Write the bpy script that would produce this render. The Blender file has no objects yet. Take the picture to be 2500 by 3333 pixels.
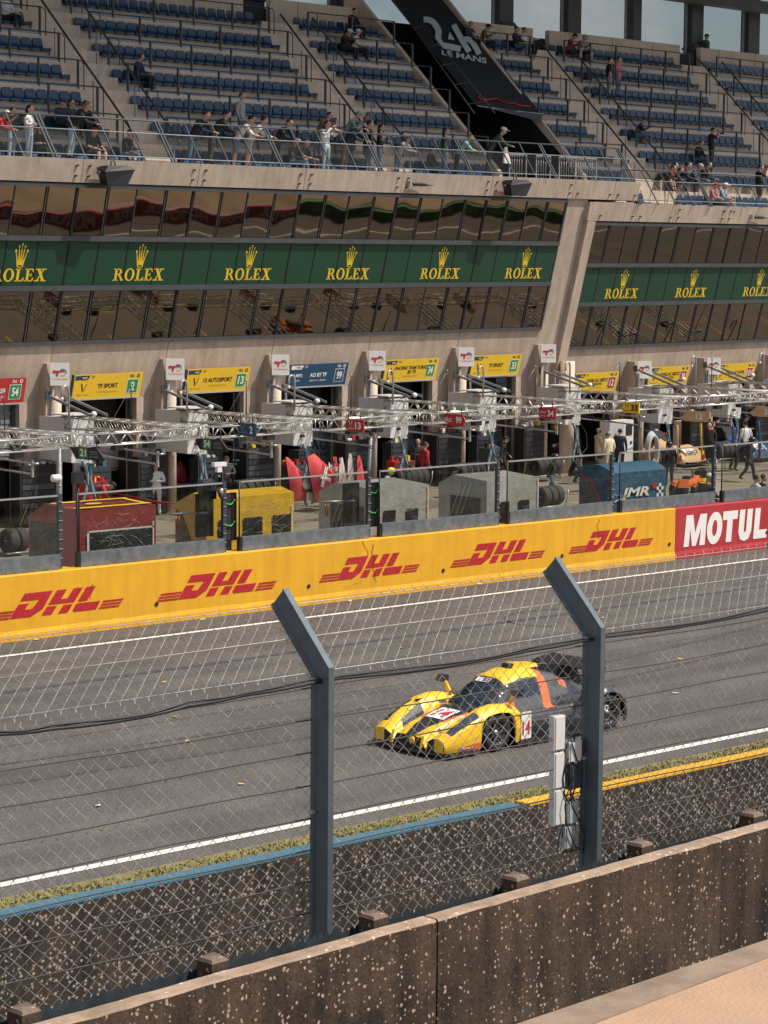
import bpy, bmesh, math, random
from mathutils import Vector, Matrix, geometry
random.seed(7)
S = bpy.context.scene
COL = S.collection
# ------------------------------------------------------------------ camera
FPX, CX, CY, HC = 7800.0, 1250.0, 1666.5, 9.0
def _n(v): return Vector(v).normalized()
_dX = _n((9900 - CX, -(875 - CY), -FPX))
_up = _n(Vector((1, -.008, 0)).cross(_dX))
if _up.y < 0: _up = -_up
_dY = _up.cross(_dX)
RM = Matrix((_dX, _dY, _up))            # world = RM @ cam
CAMP = Vector((0, 0, HC))
cam = bpy.data.objects.new('camera', bpy.data.cameras.new('camera'))
COL.objects.link(cam)
cam.matrix_world = Matrix.Translation(CAMP) @ RM.to_4x4()
cam.data.sensor_fit = 'HORIZONTAL'; cam.data.sensor_width = 36
cam.data.lens = FPX / 2500 * 36
cam.data.clip_start = .5; cam.data.clip_end = 6000
S.camera = cam
S.render.resolution_x = 768; S.render.resolution_y = 1024
# ------------------------------------------------------------------ light
SUN_EL, SUN_AZ = math.radians(56), math.radians(-52)   # azimuth from +X, towards -Y
S.view_settings.view_transform = 'Standard'; S.view_settings.look = 'None'
S.view_settings.exposure = 0.30; S.view_settings.gamma = 1.0
w = bpy.data.worlds.new('World'); S.world = w; w.use_nodes = True
nt = w.node_tree; nt.nodes.clear()
wo = nt.nodes.new('ShaderNodeOutputWorld'); bg = nt.nodes.new('ShaderNodeBackground')
sky = nt.nodes.new('ShaderNodeTexSky'); sky.sky_type = 'NISHITA'; sky.sun_disc = False
sky.sun_elevation = SUN_EL
sky.sun_rotation = math.atan2(math.cos(SUN_AZ), math.sin(SUN_AZ))
sky.air_density = 1.0; sky.dust_density = 2.0
tc = nt.nodes.new('ShaderNodeTexCoord')
cn = nt.nodes.new('ShaderNodeTexNoise'); cn.inputs['Scale'].default_value = 5.0; cn.inputs['Detail'].default_value = 7; cn.inputs['Roughness'].default_value = .6
cr = nt.nodes.new('ShaderNodeValToRGB'); cr.color_ramp.elements[0].position = .46; cr.color_ramp.elements[1].position = .62
mx = nt.nodes.new('ShaderNodeMix'); mx.data_type = 'RGBA'
mx.inputs['B'].default_value = (6.0, 5.8, 5.6, 1)
nt.links.new(tc.outputs['Generated'], cn.inputs['Vector']); nt.links.new(cn.outputs['Fac'], cr.inputs['Fac'])
nt.links.new(cr.outputs['Color'], mx.inputs['Factor']); nt.links.new(sky.outputs['Color'], mx.inputs['A'])
nt.links.new(mx.outputs['Result'], bg.inputs['Color']); nt.links.new(bg.outputs[0], wo.inputs[0])
bg.inputs['Strength'].default_value = .105
sl = bpy.data.objects.new('sun', bpy.data.lights.new('sun', 'SUN')); COL.objects.link(sl)
sl.data.energy = 3.9; sl.data.angle = math.radians(.53); sl.data.color = (1, .93, .83)
_sd = Vector((math.cos(SUN_EL) * math.cos(SUN_AZ), math.cos(SUN_EL) * math.sin(SUN_AZ), math.sin(SUN_EL)))
sl.rotation_euler = _sd.to_track_quat('Z', 'Y').to_euler()
# ------------------------------------------------------------------ photo pixel -> world
def ray(px, py): return RM @ Vector((px - CX, -(py - CY), -FPX))
def onz(px, py, z=0.0):
    d = ray(px, py); return CAMP + d * ((z - HC) / d.z)
def ony(px, py, Y):
    d = ray(px, py); return CAMP + d * (Y / d.y)
TH = math.radians(5.0)
U = Vector((math.cos(TH), math.sin(TH), 0)); V = Vector((-math.sin(TH), math.cos(TH), 0))
def uvz(w): return Vector((w.dot(U), w.dot(V), w.z))
def onv(px, py, v):
    d = ray(px, py); return uvz(CAMP + d * (v / d.dot(V)))
def onu(px, py, u):
    d = ray(px, py); return uvz(CAMP + d * (u / d.dot(U)))
def onpl(px, py, v0, z0, b):            # plane v = v0 - b (z - z0)
    d = ray(px, py); n = V + Vector((0, 0, b)); t = (v0 + b * z0 - CAMP.dot(n)) / d.dot(n); return uvz(CAMP + d * t)
def W(u, v, z=0.0): return U * u + V * v + Vector((0, 0, z))
def proj(p):
    c = RM.transposed() @ (Vector(p) - CAMP); return (CX + FPX * c.x / -c.z, CY - FPX * c.y / -c.z, -c.z)
# ------------------------------------------------------------------ materials
MATS = {}
def srgb(r, g, b):
    f = lambda c: (c / 255 / 12.92 if c <= 10 else ((c / 255 + .055) / 1.055) ** 2.4)
    return (f(r), f(g), f(b))
def mat(name, col, rough=.6, metal=0.0, var=.12, scale=6.0, bump=0.0, bscale=40.0, spec=.5, coord='Object', alpha=1.0):
    if name in MATS: return MATS[name]
    m = bpy.data.materials.new(name); m.use_nodes = True; t = m.node_tree; p = t.nodes['Principled BSDF']
    p.inputs['Roughness'].default_value = rough; p.inputs['Metallic'].default_value = metal
    p.inputs['Specular IOR Level'].default_value = spec
    p.inputs['Alpha'].default_value = alpha
    p.inputs['Base Color'].default_value = (*col, 1)
    if var > 0 or bump > 0:
        c = t.nodes.new('ShaderNodeTexCoord')
    if var > 0:
        n = t.nodes.new('ShaderNodeTexNoise'); n.inputs['Scale'].default_value = scale; n.inputs['Detail'].default_value = 5
        t.links.new(c.outputs[coord], n.inputs['Vector'])
        r = t.nodes.new('ShaderNodeValToRGB'); r.color_ramp.elements[0].position = .3; r.color_ramp.elements[1].position = .7
        r.color_ramp.elements[0].color = tuple(x * (1 - var) for x in col) + (1,)
        r.color_ramp.elements[1].color = tuple(min(1, x * (1 + var)) for x in col) + (1,)
        t.links.new(n.outputs['Fac'], r.inputs['Fac']); t.links.new(r.outputs['Color'], p.inputs['Base Color'])
    if bump > 0:
        n2 = t.nodes.new('ShaderNodeTexNoise'); n2.inputs['Scale'].default_value = bscale; n2.inputs['Detail'].default_value = 4
        t.links.new(c.outputs[coord], n2.inputs['Vector'])
        b = t.nodes.new('ShaderNodeBump'); b.inputs['Strength'].default_value = bump; b.inputs['Distance'].default_value = .02
        t.links.new(n2.outputs['Fac'], b.inputs['Height']); t.links.new(b.outputs['Normal'], p.inputs['Normal'])
    MATS[name] = m; return m
def nodes(m): return m.node_tree.nodes, m.node_tree.links, m.node_tree.nodes['Principled BSDF']
def concrete(name, col, dark, scale=1.0, streak=.5, rough=.85, lichen=None, lthr=.62, lscale=14, coarse=.35, grain=.86):
    """cast concrete: cloudy tone, vertical run marks, pores, optional pale lichen spots"""
    if name in MATS: return MATS[name]
    m = bpy.data.materials.new(name); m.use_nodes = True; N, L, p = nodes(m)
    p.inputs['Roughness'].default_value = rough; p.inputs['Specular IOR Level'].default_value = .25
    c = N.new('ShaderNodeTexCoord')
    a = N.new('ShaderNodeTexNoise'); a.inputs['Scale'].default_value = .9 * scale; a.inputs['Detail'].default_value = 8; a.inputs['Roughness'].default_value = .65
    L.new(c.outputs['Object'], a.inputs['Vector'])
    mp = N.new('ShaderNodeMapping'); mp.inputs['Scale'].default_value = (3 * scale, 3 * scale, .22 * scale)
    L.new(c.outputs['Object'], mp.inputs['Vector'])
    s = N.new('ShaderNodeTexNoise'); s.inputs['Scale'].default_value = 2.2; s.inputs['Detail'].default_value = 6; L.new(mp.outputs['Vector'], s.inputs['Vector'])
    ad = N.new('ShaderNodeMath'); ad.operation = 'MULTIPLY_ADD'; ad.inputs[1].default_value = streak
    L.new(s.outputs['Fac'], ad.inputs[0])
    sc = N.new('ShaderNodeMath'); sc.operation = 'MULTIPLY'; sc.inputs[1].default_value = 1 - streak
    L.new(a.outputs['Fac'], sc.inputs[0]); L.new(sc.outputs[0], ad.inputs[2])
    r = N.new('ShaderNodeValToRGB'); r.color_ramp.elements[0].position = coarse; r.color_ramp.elements[1].position = .62
    r.color_ramp.elements[0].color = (*dark, 1); r.color_ramp.elements[1].color = (*col, 1)
    L.new(ad.outputs[0], r.inputs['Fac'])
    last = r.outputs['Color']
    f = N.new('ShaderNodeTexNoise'); f.inputs['Scale'].default_value = 30 * scale; f.inputs['Detail'].default_value = 3; L.new(c.outputs['Object'], f.inputs['Vector'])
    fr = N.new('ShaderNodeValToRGB'); fr.color_ramp.elements[0].position = .3; fr.color_ramp.elements[1].position = .55
    fr.color_ramp.elements[0].color = (grain, grain, grain, 1); fr.color_ramp.elements[1].color = (1, 1, 1, 1); L.new(f.outputs['Fac'], fr.inputs['Fac'])
    mu = N.new('ShaderNodeMix'); mu.data_type = 'RGBA'; mu.blend_type = 'MULTIPLY'; mu.inputs['Factor'].default_value = 1
    L.new(last, mu.inputs['A']); L.new(fr.outputs['Color'], mu.inputs['B']); last = mu.outputs['Result']
    if lichen:
        vo = N.new('ShaderNodeTexVoronoi'); vo.inputs['Scale'].default_value = lscale; vo.inputs['Randomness'].default_value = 1
        wn = N.new('ShaderNodeTexNoise'); wn.inputs['Scale'].default_value = 25; wn.inputs['Detail'].default_value = 3
        L.new(c.outputs['Object'], wn.inputs['Vector'])
        wv = N.new('ShaderNodeMix'); wv.data_type = 'RGBA'; wv.blend_type = 'LINEAR_LIGHT'; wv.inputs['Factor'].default_value = .018
        L.new(c.outputs['Object'], wv.inputs['A']); L.new(wn.outputs['Color'], wv.inputs['B']); L.new(wv.outputs['Result'], vo.inputs['Vector'])
        # keep a spot only where the cell's random value is high; spot radius from the same value
        sx = N.new('ShaderNodeSeparateColor'); L.new(vo.outputs['Color'], sx.inputs[0])
        cl = N.new('ShaderNodeTexNoise'); cl.inputs['Scale'].default_value = 1.8; cl.inputs['Detail'].default_value = 2; L.new(c.outputs['Object'], cl.inputs['Vector'])
        su = N.new('ShaderNodeMath'); su.operation = 'MULTIPLY_ADD'; su.inputs[1].default_value = .9; L.new(cl.outputs['Fac'], su.inputs[0]); L.new(sx.outputs['Red'], su.inputs[2])
        rad = N.new('ShaderNodeMapRange'); rad.inputs['From Min'].default_value = lthr + .45; rad.inputs['From Max'].default_value = lthr + .95
        rad.inputs['To Min'].default_value = .12; rad.inputs['To Max'].default_value = .36; L.new(su.outputs[0], rad.inputs['Value'])
        lt = N.new('ShaderNodeMath'); lt.operation = 'SUBTRACT'; L.new(rad.outputs[0], lt.inputs[0]); L.new(vo.outputs['Distance'], lt.inputs[1])
        st = N.new('ShaderNodeMath'); st.operation = 'MULTIPLY'; st.inputs[1].default_value = 9; st.use_clamp = True; L.new(lt.outputs[0], st.inputs[0])
        ml = N.new('ShaderNodeMix'); ml.data_type = 'RGBA'; ml.inputs['B'].default_value = (*lichen, 1)
        L.new(st.outputs[0], ml.inputs['Factor']); L.new(last, ml.inputs['A']); last = ml.outputs['Result']
    L.new(last, p.inputs['Base Color'])
    b = N.new('ShaderNodeBump'); b.inputs['Strength'].default_value = .35; b.inputs['Distance'].default_value = .01
    L.new(f.outputs['Fac'], b.inputs['Height']); L.new(b.outputs['Normal'], p.inputs['Normal'])
    MATS[name] = m; return m
# ------------------------------------------------------------------ mesh collector
class MB:
    def __init__(s): s.v = []; s.f = []; s.m = []; s.mats = []; s.sm = []
    def mi(s, m):
        if m not in s.mats: s.mats.append(m)
        return s.mats.index(m)
    def add(s, vs, fs, m, smooth=False):
        o = len(s.v); s.v += [Vector(p) for p in vs]; i = s.mi(m)
        for f in fs: s.f.append([o + k for k in f]); s.m.append(i); s.sm.append(smooth)
    def box(s, c, d, m, rz=0.0, taper=1.0, M=None):
        x, y, z = d[0] / 2, d[1] / 2, d[2] / 2; vs = []
        R = Matrix.Rotation(rz, 3, 'Z') if M is None else M
        for k in (-1, 1):
            t = taper if k > 0 else 1
            for a, b in ((-1, -1), (1, -1), (1, 1), (-1, 1)): vs.append(Vector(c) + R @ Vector((a * x * t, b * y * t, k * z)))
        s.add(vs, [(3, 2, 1, 0), (4, 5, 6, 7), (0, 1, 5, 4), (1, 2, 6, 5), (2, 3, 7, 6), (3, 0, 4, 7)], m)
    def hexa(s, lo, hi, m):             # 4 bottom points (ccw from above), 4 top points
        s.add(list(lo) + list(hi), [(3, 2, 1, 0), (4, 5, 6, 7), (0, 1, 5, 4), (1, 2, 6, 5), (2, 3, 7, 6), (3, 0, 4, 7)], m)
    def quad(s, a, b, c, d, m): s.add([a, b, c, d], [(0, 1, 2, 3)], m)
    def bar(s, a, b, wd, hg, m, up=(0, 0, 1)):     # rectangular bar from a to b
        a, b = Vector(a), Vector(b); d = (b - a).normalized(); x = d.cross(Vector(up))
        if x.length < 1e-4: x = d.cross(Vector((1, 0, 0)))
        x.normalize(); y = x.cross(d); x *= wd / 2; y *= hg / 2
        s.add([a - x - y, a + x - y, a + x + y, a - x + y, b - x - y, b + x - y, b + x + y, b - x + y],
              [(0, 1, 2, 3), (7, 6, 5, 4), (0, 4, 5, 1), (1, 5, 6, 2), (2, 6, 7, 3), (3, 7, 4, 0)], m)
    def tube(s, pts, r, m, n=6, closed=False, smooth=True):
        pts = [Vector(p) for p in pts]; k = len(pts); rs = r if isinstance(r, (list, tuple)) else [r] * k
        vs = []; pn = None
        for i, p in enumerate(pts):
            a = pts[i - 1] if (i > 0 or closed) else p; b = pts[(i + 1) % k] if (i < k - 1 or closed) else p
            t = (b - a)
            if t.length < 1e-9: t = Vector((0, 0, 1))
            t.normalize()
            x = t.cross(Vector((0, 0, 1)) if abs(t.z) < .95 else Vector((1, 0, 0))) if pn is None else pn - t * pn.dot(t)
            if x.length < 1e-6: x = t.cross(Vector((1, 0, 0)))
            x.normalize(); pn = x; y = t.cross(x)
            for j in range(n):
                an = 2 * math.pi * j / n; vs.append(p + (x * math.cos(an) + y * math.sin(an)) * rs[i])
        fs = []
        for i in range(k - 1 + (1 if closed else 0)):
            i2 = (i + 1) % k
            for j in range(n): fs.append((i * n + j, i * n + (j + 1) % n, i2 * n + (j + 1) % n, i2 * n + j))
        if not closed: fs.append(tuple(range(n - 1, -1, -1))); fs.append(tuple((k - 1) * n + j for j in range(n)))
        s.add(vs, fs, m, smooth)
    def lathe(s, prof, m, c=(0, 0, 0), ax=(0, 0, 1), n=16, smooth=True, caps=True):   # prof: [(r, h)]
        ax = Vector(ax).normalized(); x = ax.cross(Vector((0, 0, 1)) if abs(ax.z) < .9 else Vector((1, 0, 0))).normalized(); y = ax.cross(x)
        vs = []; c = Vector(c)
        for r, h in prof:
            for j in range(n):
                a = 2 * math.pi * j / n; vs.append(c + ax * h + (x * math.cos(a) + y * math.sin(a)) * r)
        fs = [(i * n + j, i * n + (j + 1) % n, (i + 1) * n + (j + 1) % n, (i + 1) * n + j) for i in range(len(prof) - 1) for j in range(n)]
        if caps: fs.append(tuple(range(n - 1, -1, -1))); fs.append(tuple((len(prof) - 1) * n + j for j in range(n)))
        s.add(vs, fs, m, smooth)
    def ball(s, c, r, m, n=10, k=7):
        r = Vector(r) if not isinstance(r, (int, float)) else Vector((r, r, r)); vs = []; c = Vector(c)
        for i in range(k + 1):
            a = math.pi * i / k
            for j in range(n):
                b = 2 * math.pi * j / n; vs.append(c + Vector((r.x * math.sin(a) * math.cos(b), r.y * math.sin(a) * math.sin(b), r.z * math.cos(a))))
        s.add(vs, [(i * n + j, (i + 1) * n + j, (i + 1) * n + (j + 1) % n, i * n + (j + 1) % n) for i in range(k) for j in range(n)], m, True)
    def prism(s, poly, fn, t, m):       # 2-D outline -> fn(x, y, depth), thickness t
        n = len(poly); vs = [fn(x, y, 0) for x, y in poly] + [fn(x, y, t) for x, y in poly]
        s.add(vs, [tuple(range(n - 1, -1, -1)), tuple(range(n, 2 * n))] + [(i, (i + 1) % n, n + (i + 1) % n, n + i) for i in range(n)], m)
    def flat(s, polys, fn, m):          # list of outlines (first outer, then holes)
        pts = [p for q in polys for p in q]
        tr = geometry.tessellate_polygon([[Vector((x, y, 0)) for x, y in q] for q in polys])
        s.add([fn(x, y) for x, y in pts], [tuple(t) for t in tr], m)
    def build(s, name, parent=None, loc=None, rz=None, fix=True):
        me = bpy.data.meshes.new(name); me.from_pydata([tuple(v) for v in s.v], [], s.f)
        for m in s.mats: me.materials.append(m)
        me.polygons.foreach_set('material_index', s.m); me.polygons.foreach_set('use_smooth', s.sm)
        if fix:
            bm = bmesh.new(); bm.from_mesh(me); bmesh.ops.recalc_face_normals(bm, faces=bm.faces); bm.to_mesh(me); bm.free()
        me.update()
        o = bpy.data.objects.new(name, me); COL.objects.link(o)
        if parent is not None: o.parent = parent
        if loc is not None: o.location = loc
        if rz is not None: o.rotation_euler = (0, 0, rz)
        return o
def tag(o, label=None, cat=None, group=None, kind=None):
    if label: o['label'] = label
    if cat: o['category'] = cat
    if group: o['group'] = group
    if kind: o['kind'] = kind
    return o
def thing(name, label, cat, loc=(0, 0, 0), rz=0.0, group=None):
    o = bpy.data.objects.new(name, None); COL.objects.link(o); o.location = loc; o.rotation_euler = (0, 0, rz); o.empty_display_size = .2
    return tag(o, label, cat, group)
def kids(o): return [c for c in o.children]
def copy_tree(o, parent=None):
    c = o.copy(); COL.objects.link(c)
    if parent is not None: c.parent = parent
    for ch in kids(o): copy_tree(ch, c)
    return c
ORD = ['first', 'second', 'third', 'fourth', 'fifth', 'sixth', 'seventh', 'eighth', 'ninth', 'tenth', 'eleventh', 'twelfth', 'thirteenth',
       'fourteenth', 'fifteenth', 'sixteenth', 'seventeenth', 'eighteenth', 'nineteenth', 'twentieth', 'twenty-first', 'twenty-second', 'twenty-third', 'twenty-fourth']
# ------------------------------------------------------------------ lettering
_tc = {}
def glyphs(txt, bold=0.0):
    k = (txt, bold)
    if k in _tc: return _tc[k]
    cu = bpy.data.curves.new('t', 'FONT'); cu.body = txt; cu.size = 1; cu.offset = bold; cu.resolution_u = 3; cu.fill_mode = 'FRONT'
    o = bpy.data.objects.new('t', cu); COL.objects.link(o); dg = bpy.context.evaluated_depsgraph_get(); dg.update()
    me = bpy.data.meshes.new_from_object(o.evaluated_get(dg)); vs = [v.co.copy() for v in me.vertices]; fs = [tuple(p.vertices) for p in me.polygons]
    bpy.data.objects.remove(o); bpy.data.curves.remove(cu); bpy.data.meshes.remove(me)
    x0 = min(v.x for v in vs); x1 = max(v.x for v in vs); y0 = min(v.y for v in vs); y1 = max(v.y for v in vs)
    vs = [((v.x - x0) / (x1 - x0), (v.y - y0) / (y1 - y0)) for v in vs]
    _tc[k] = (vs, fs, (x1 - x0) / (y1 - y0)); return _tc[k]
def text(mb, txt, fn, x, y, h, m, w=None, bold=0.0, shear=0.0, center=False):
    """text with lower left (or centre) at x, y in the plane fn(x, y)"""
    vs, fs, asp = glyphs(txt, bold); w = w or h * asp
    ox = x - w / 2 if center else x; oy = y - h / 2 if center else y
    mb.add([fn(ox + a * w + shear * b * h, oy + b * h) for a, b in vs], fs, m)
def rect(mb, fn, x0, y0, x1, y1, m): mb.add([fn(x0, y0), fn(x1, y0), fn(x1, y1), fn(x0, y1)], [(0, 1, 2, 3)], m)
def ring(cx, cy, rx, ry, n=24, a0=0, a1=2 * math.pi): return [(cx + rx * math.cos(a0 + (a1 - a0) * i / n), cy + ry * math.sin(a0 + (a1 - a0) * i / n)) for i in range(n)]
# ================================================================== materials used widely
m_asph = mat('asphalt', (.118, .107, .099), .88, var=.16, scale=.55, bump=.5, bscale=55, spec=.3)
_N, _L, _p = nodes(m_asph)              # fine aggregate and long tyre-polished bands along the track
_c = _N.new('ShaderNodeTexCoord'); _mp = _N.new('ShaderNodeMapping'); _mp.inputs['Scale'].default_value = (.02, .8, 1)
_L.new(_c.outputs['Object'], _mp.inputs['Vector'])
_a = _N.new('ShaderNodeTexNoise'); _a.inputs['Scale'].default_value = 1.0; _a.inputs['Detail'].default_value = 6; _L.new(_mp.outputs['Vector'], _a.inputs['Vector'])
_r = _N.new('ShaderNodeValToRGB'); _r.color_ramp.elements[0].position = .35; _r.color_ramp.elements[1].position = .65
_r.color_ramp.elements[0].color = (.76, .76, .77, 1); _r.color_ramp.elements[1].color = (1.12, 1.1, 1.06, 1); _L.new(_a.outputs['Fac'], _r.inputs['Fac'])
_g = _N.new('ShaderNodeTexNoise'); _g.inputs['Scale'].default_value = 38; _g.inputs['Detail'].default_value = 2; _L.new(_c.outputs['Object'], _g.inputs['Vector'])
_gr = _N.new('ShaderNodeValToRGB'); _gr.color_ramp.elements[0].position = .35; _gr.color_ramp.elements[1].position = .68
_gr.color_ramp.elements[0].color = (.6, .6, .6, 1); _gr.color_ramp.elements[1].color = (1.35, 1.33, 1.3, 1); _L.new(_g.outputs['Fac'], _gr.inputs['Fac'])
_src = _p.inputs['Base Color'].links[0].from_socket
_m1 = _N.new('ShaderNodeMix'); _m1.data_type = 'RGBA'; _m1.blend_type = 'MULTIPLY'; _m1.inputs['Factor'].default_value = 1
_m2 = _N.new('ShaderNodeMix'); _m2.data_type = 'RGBA'; _m2.blend_type = 'MULTIPLY'; _m2.inputs['Factor'].default_value = 1
_L.new(_src, _m1.inputs['A']); _L.new(_r.outputs['Color'], _m1.inputs['B']); _L.new(_m1.outputs['Result'], _m2.inputs['A']); _L.new(_gr.outputs['Color'], _m2.inputs['B'])
_L.new(_m2.outputs['Result'], _p.inputs['Base Color'])
m_lane = mat('lane_concrete', (.225, .19, .15), .8, var=.14, scale=.8, bump=.2)
m_path = mat('path_sand', (.44, .285, .185), .9, var=.1, scale=1.6, bump=.5, bscale=30)
m_kerbc = concrete('kerb_concrete', (.33, .25, .19), (.2, .15, .115), 3, .1)
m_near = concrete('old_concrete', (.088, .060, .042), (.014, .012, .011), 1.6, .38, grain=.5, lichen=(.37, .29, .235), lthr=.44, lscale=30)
m_neartop = concrete('old_concrete_lit_top', (.42, .30, .215), (.22, .16, .115), 4, .1, lichen=(.6, .5, .4), lthr=.5, lscale=20)  # paler than the wall face: light on the top put into the colour
m_tw = concrete('barrier_concrete', (.080, .060, .046), (.016, .014, .013), 1.5, .35, grain=.5, lichen=(.40, .325, .265), lthr=.04, lscale=15)
m_conc = concrete('facade_concrete', (.51, .41, .33), (.34, .275, .22), .55, .5)
m_concl = concrete('stand_concrete', (.70, .57, .45), (.52, .425, .34), .8, .4)
m_steel = mat('galvanised', (.22, .245, .265), .5, .25, var=.3, scale=14)
m_steelb = mat('galvanised_bright', (.42, .41, .40), .45, .5, var=.15, scale=10)
m_alu = mat('aluminium', (.56, .53, .49), .34, .6, var=.05, scale=9)
m_dsteel = mat('dark_steel', (.052, .062, .072), .5, .1, var=.2, scale=9)
m_postst = mat('post_steel', (.085, .112, .132), .55, .25, var=.12, scale=9)
m_black = mat('black', (.014, .015, .017), .5, var=.1)
m_rubber = mat('rubber', (.022, .022, .023), .75, var=.2, scale=20)
m_white = mat('white_paint', (.74, .72, .68), .5, var=.04)
m_grey = mat('grey_panel', (.40, .40, .40), .5, var=.05)
m_lgrey = mat('light_panel', (.60, .585, .565), .5, var=.05)
m_yel = concrete('yellow_paint', (.82, .43, .028), (.66, .33, .025), .8, .45, rough=.55, grain=.9)
m_yel2 = mat('yellow_print', (.78, .50, .025), .5, var=.04)
m_red = mat('red_print', (.42, .02, .026), .5, var=.08)
m_dhl = mat('red_paint', (.43, .012, .02), .6, var=.22, scale=9, bump=.2, bscale=18)
m_redw = concrete('red_wall', (.48, .05, .055), (.36, .03, .035), .8, .45, rough=.55, grain=.9)
m_lblue = mat('blue_paint', (.062, .16, .225), .5, var=.08)
m_navy = mat('navy_print', (.012, .06, .125), .5, var=.06)
m_green = mat('green_print', (.012, .25, .06), .5, var=.05)
m_orange = mat('orange_paint', (.75, .16, .03), .45, var=.05)
m_pink = mat('red_carbon', (.62, .07, .07), .4, var=.08)
m_blkprint = mat('black_print', (.02, .018, .016), .5, var=0)
m_wprint = mat('white_print', (.80, .77, .73), .5, var=.03)
m_gprint = mat('grey_print', (.30, .31, .33), .5, var=.03)
m_dark = mat('dark_interior', (.02, .02, .021), .8, var=.2)
# ================================================================== ground, track, pit lane
gr = MB(); z = -.03
gr.quad((-200, 25.2, z), (1400, 25.2, z), (1400, 700, z), (-200, 700, z), mat('ground_far', (.30, .26, .21), .9, var=.15, scale=.3))
tag(gr.build('ground', fix=False), kind='structure')
gr = MB(); gr.quad((-30, 25.2, -.02), (260, 25.2, -.02), (260, 46.2, -.02), (-30, 46.2, -.02), m_asph); tag(gr.build('race_track', fix=False), kind='structure')
gr = MB(); gr.quad((-30, 45.9, -.01), (260, 45.9, -.01), (260, 78, -.01), (-30, 78, -.01), m_lane)
tag(gr.build('pit_lane', fix=False), kind='structure')
mk = MB(); m_line = mat('line_paint', (.78, .70, .62), .6, var=.08, scale=8)
mk.quad((-30, 28.06, -.012), (260, 28.06, -.012), (260, 28.26, -.012), (-30, 28.26, -.012), m_line)
mk.quad((-30, 44.12, -.012), (260, 44.12, -.012), (260, 44.28, -.012), (-30, 44.28, -.012), m_line)
tag(mk.build('track_marking', fix=False), kind='structure')
mk = MB()
for v, wd in ((48.2, .08),):
    a, b = 20, 140
    P = [W(a, v), W(b, v), W(b, v + wd), W(a, v + wd)]
    mk.quad(*[(p.x, p.y, -.003) for p in P], m_yel2)
for i in range(-3, 14):                 # pit boxes: yellow cross lines and a white frame
    u = 49.6 + 5 * i + 2.4
    for (u0, u1, v0, v1, mm) in ((u, u + .12, 50.2, 53, m_yel2), (u - 2, u - .4, 50.6, 50.72, m_orange)):
        P = [W(u0, v0), W(u1, v0), W(u1, v1), W(u0, v1)]; mk.quad(*[(p.x, p.y, .001) for p in P], mm)
tag(mk.build('lane_marking', fix=False), kind='structure')
m_skid = mat('skid_rubber', (.062, .058, .056), .8, var=.25, scale=4)
def ribbon_on(pts, w_, nm, m, z=-.014):
    b = MB(); P = [Vector((p[0], p[1], z)) for p in pts]
    for a, c in zip(P[:-1], P[1:]):
        n_ = (c - a).cross(Vector((0, 0, 1))).normalized() * w_ / 2; b.add([a - n_, c - n_, c + n_, a + n_], [(0, 1, 2, 3)], m)
    tag(b.build(nm, fix=False), kind='structure')
ribbon_on([(x, 36.1) for x in range(-20, 200, 20)], .025, 'paving_joint', m_skid)
ribbon_on([(x, 40.6 + .004 * (x - 40)) for x in range(10, 120, 10)], .22, 'skid_mark', m_skid)
ribbon_on([(20 + q * 1.5, 33.2 + .015 * (q - 6) ** 2) for q in range(22)], .12, 'skid_mark', m_skid)
ribbon_on([(20 + q * 1.5, 34.6 + .015 * (q - 6) ** 2) for q in range(22)], .12, 'skid_mark', m_skid)
ribbon_on([(42.5 + 1.6 * math.cos(q * .3), 40.2 + 1.3 * math.sin(q * .3)) for q in range(14)], .07, 'skid_mark', m_skid)
# verge: soil sheet plus grass blades
gr = MB(); gr.quad((-10, 25.3, -.008), (60, 25.3, -.008), (60, 27.55, -.008), (-10, 27.55, -.008), mat('verge_soil', (.20, .165, .06), .95, var=.3, scale=5))
tag(gr.build('verge', fix=False), kind='structure')
gb = MB(); mg = [mat('grass_a', (.23, .20, .035), .8, var=.2), mat('grass_b', (.30, .23, .06), .8, var=.2), mat('grass_c', (.11, .13, .03), .8, var=.2)]
rg = random.Random(3)
for i in range(26000):
    x = rg.uniform(14, 42); y = rg.uniform(25.9, 27.5 - .3 * rg.random() ** 2)
    if math.sin(x * 2.1) + math.sin(x * 5.3 + 1) + rg.uniform(-1, 1) < -1.2: continue
    h = rg.uniform(.015, .04); a = rg.uniform(0, 6.28); wd = .02; l = rg.uniform(-.04, .04)
    gb.add([(x - wd * math.cos(a), y - wd * math.sin(a), -.008), (x + wd * math.cos(a), y + wd * math.sin(a), -.008), (x + l, y + l, h)], [(0, 1, 2)], mg[rg.randrange(3)])
tag(gb.build('grass', fix=False), kind='stuff')
# small yellow leaves and paper scraps lying on the asphalt
for i, (px, py, c) in enumerate(((533, 2220, 0), (610, 2413, 0), (785, 2552, 0), (570, 2333, 0), (1310, 2108, 0), (1424, 2199, 0), (1960, 2011, 0), (2214, 2145, 0), (2200, 2256, 1), (320, 2622, 1), (120, 2082, 1), (660, 2016, 1), (1138, 1956, 1), (1560, 1901, 1), (1935, 1854, 1))):
    b = MB(); p = onz(px, py); q = .10 if c else .07
    b.add([(-q, -.03, .012), (0, -.05, .016), (q, 0, .03), (.01, .05, .02)], [(0, 1, 2, 3)], m_wprint if c else m_yel2)
    o = b.build('paper_scrap' if c else 'dry_leaf', loc=(p.x, p.y, -.01), rz=i * 1.1, fix=False)
    tag(o, 'small white scrap of paper lying at the track edge' if c else 'small dry yellow leaf lying on the grey asphalt', 'litter', 'scraps along the track' if c else 'yellow leaves on the asphalt')
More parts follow.
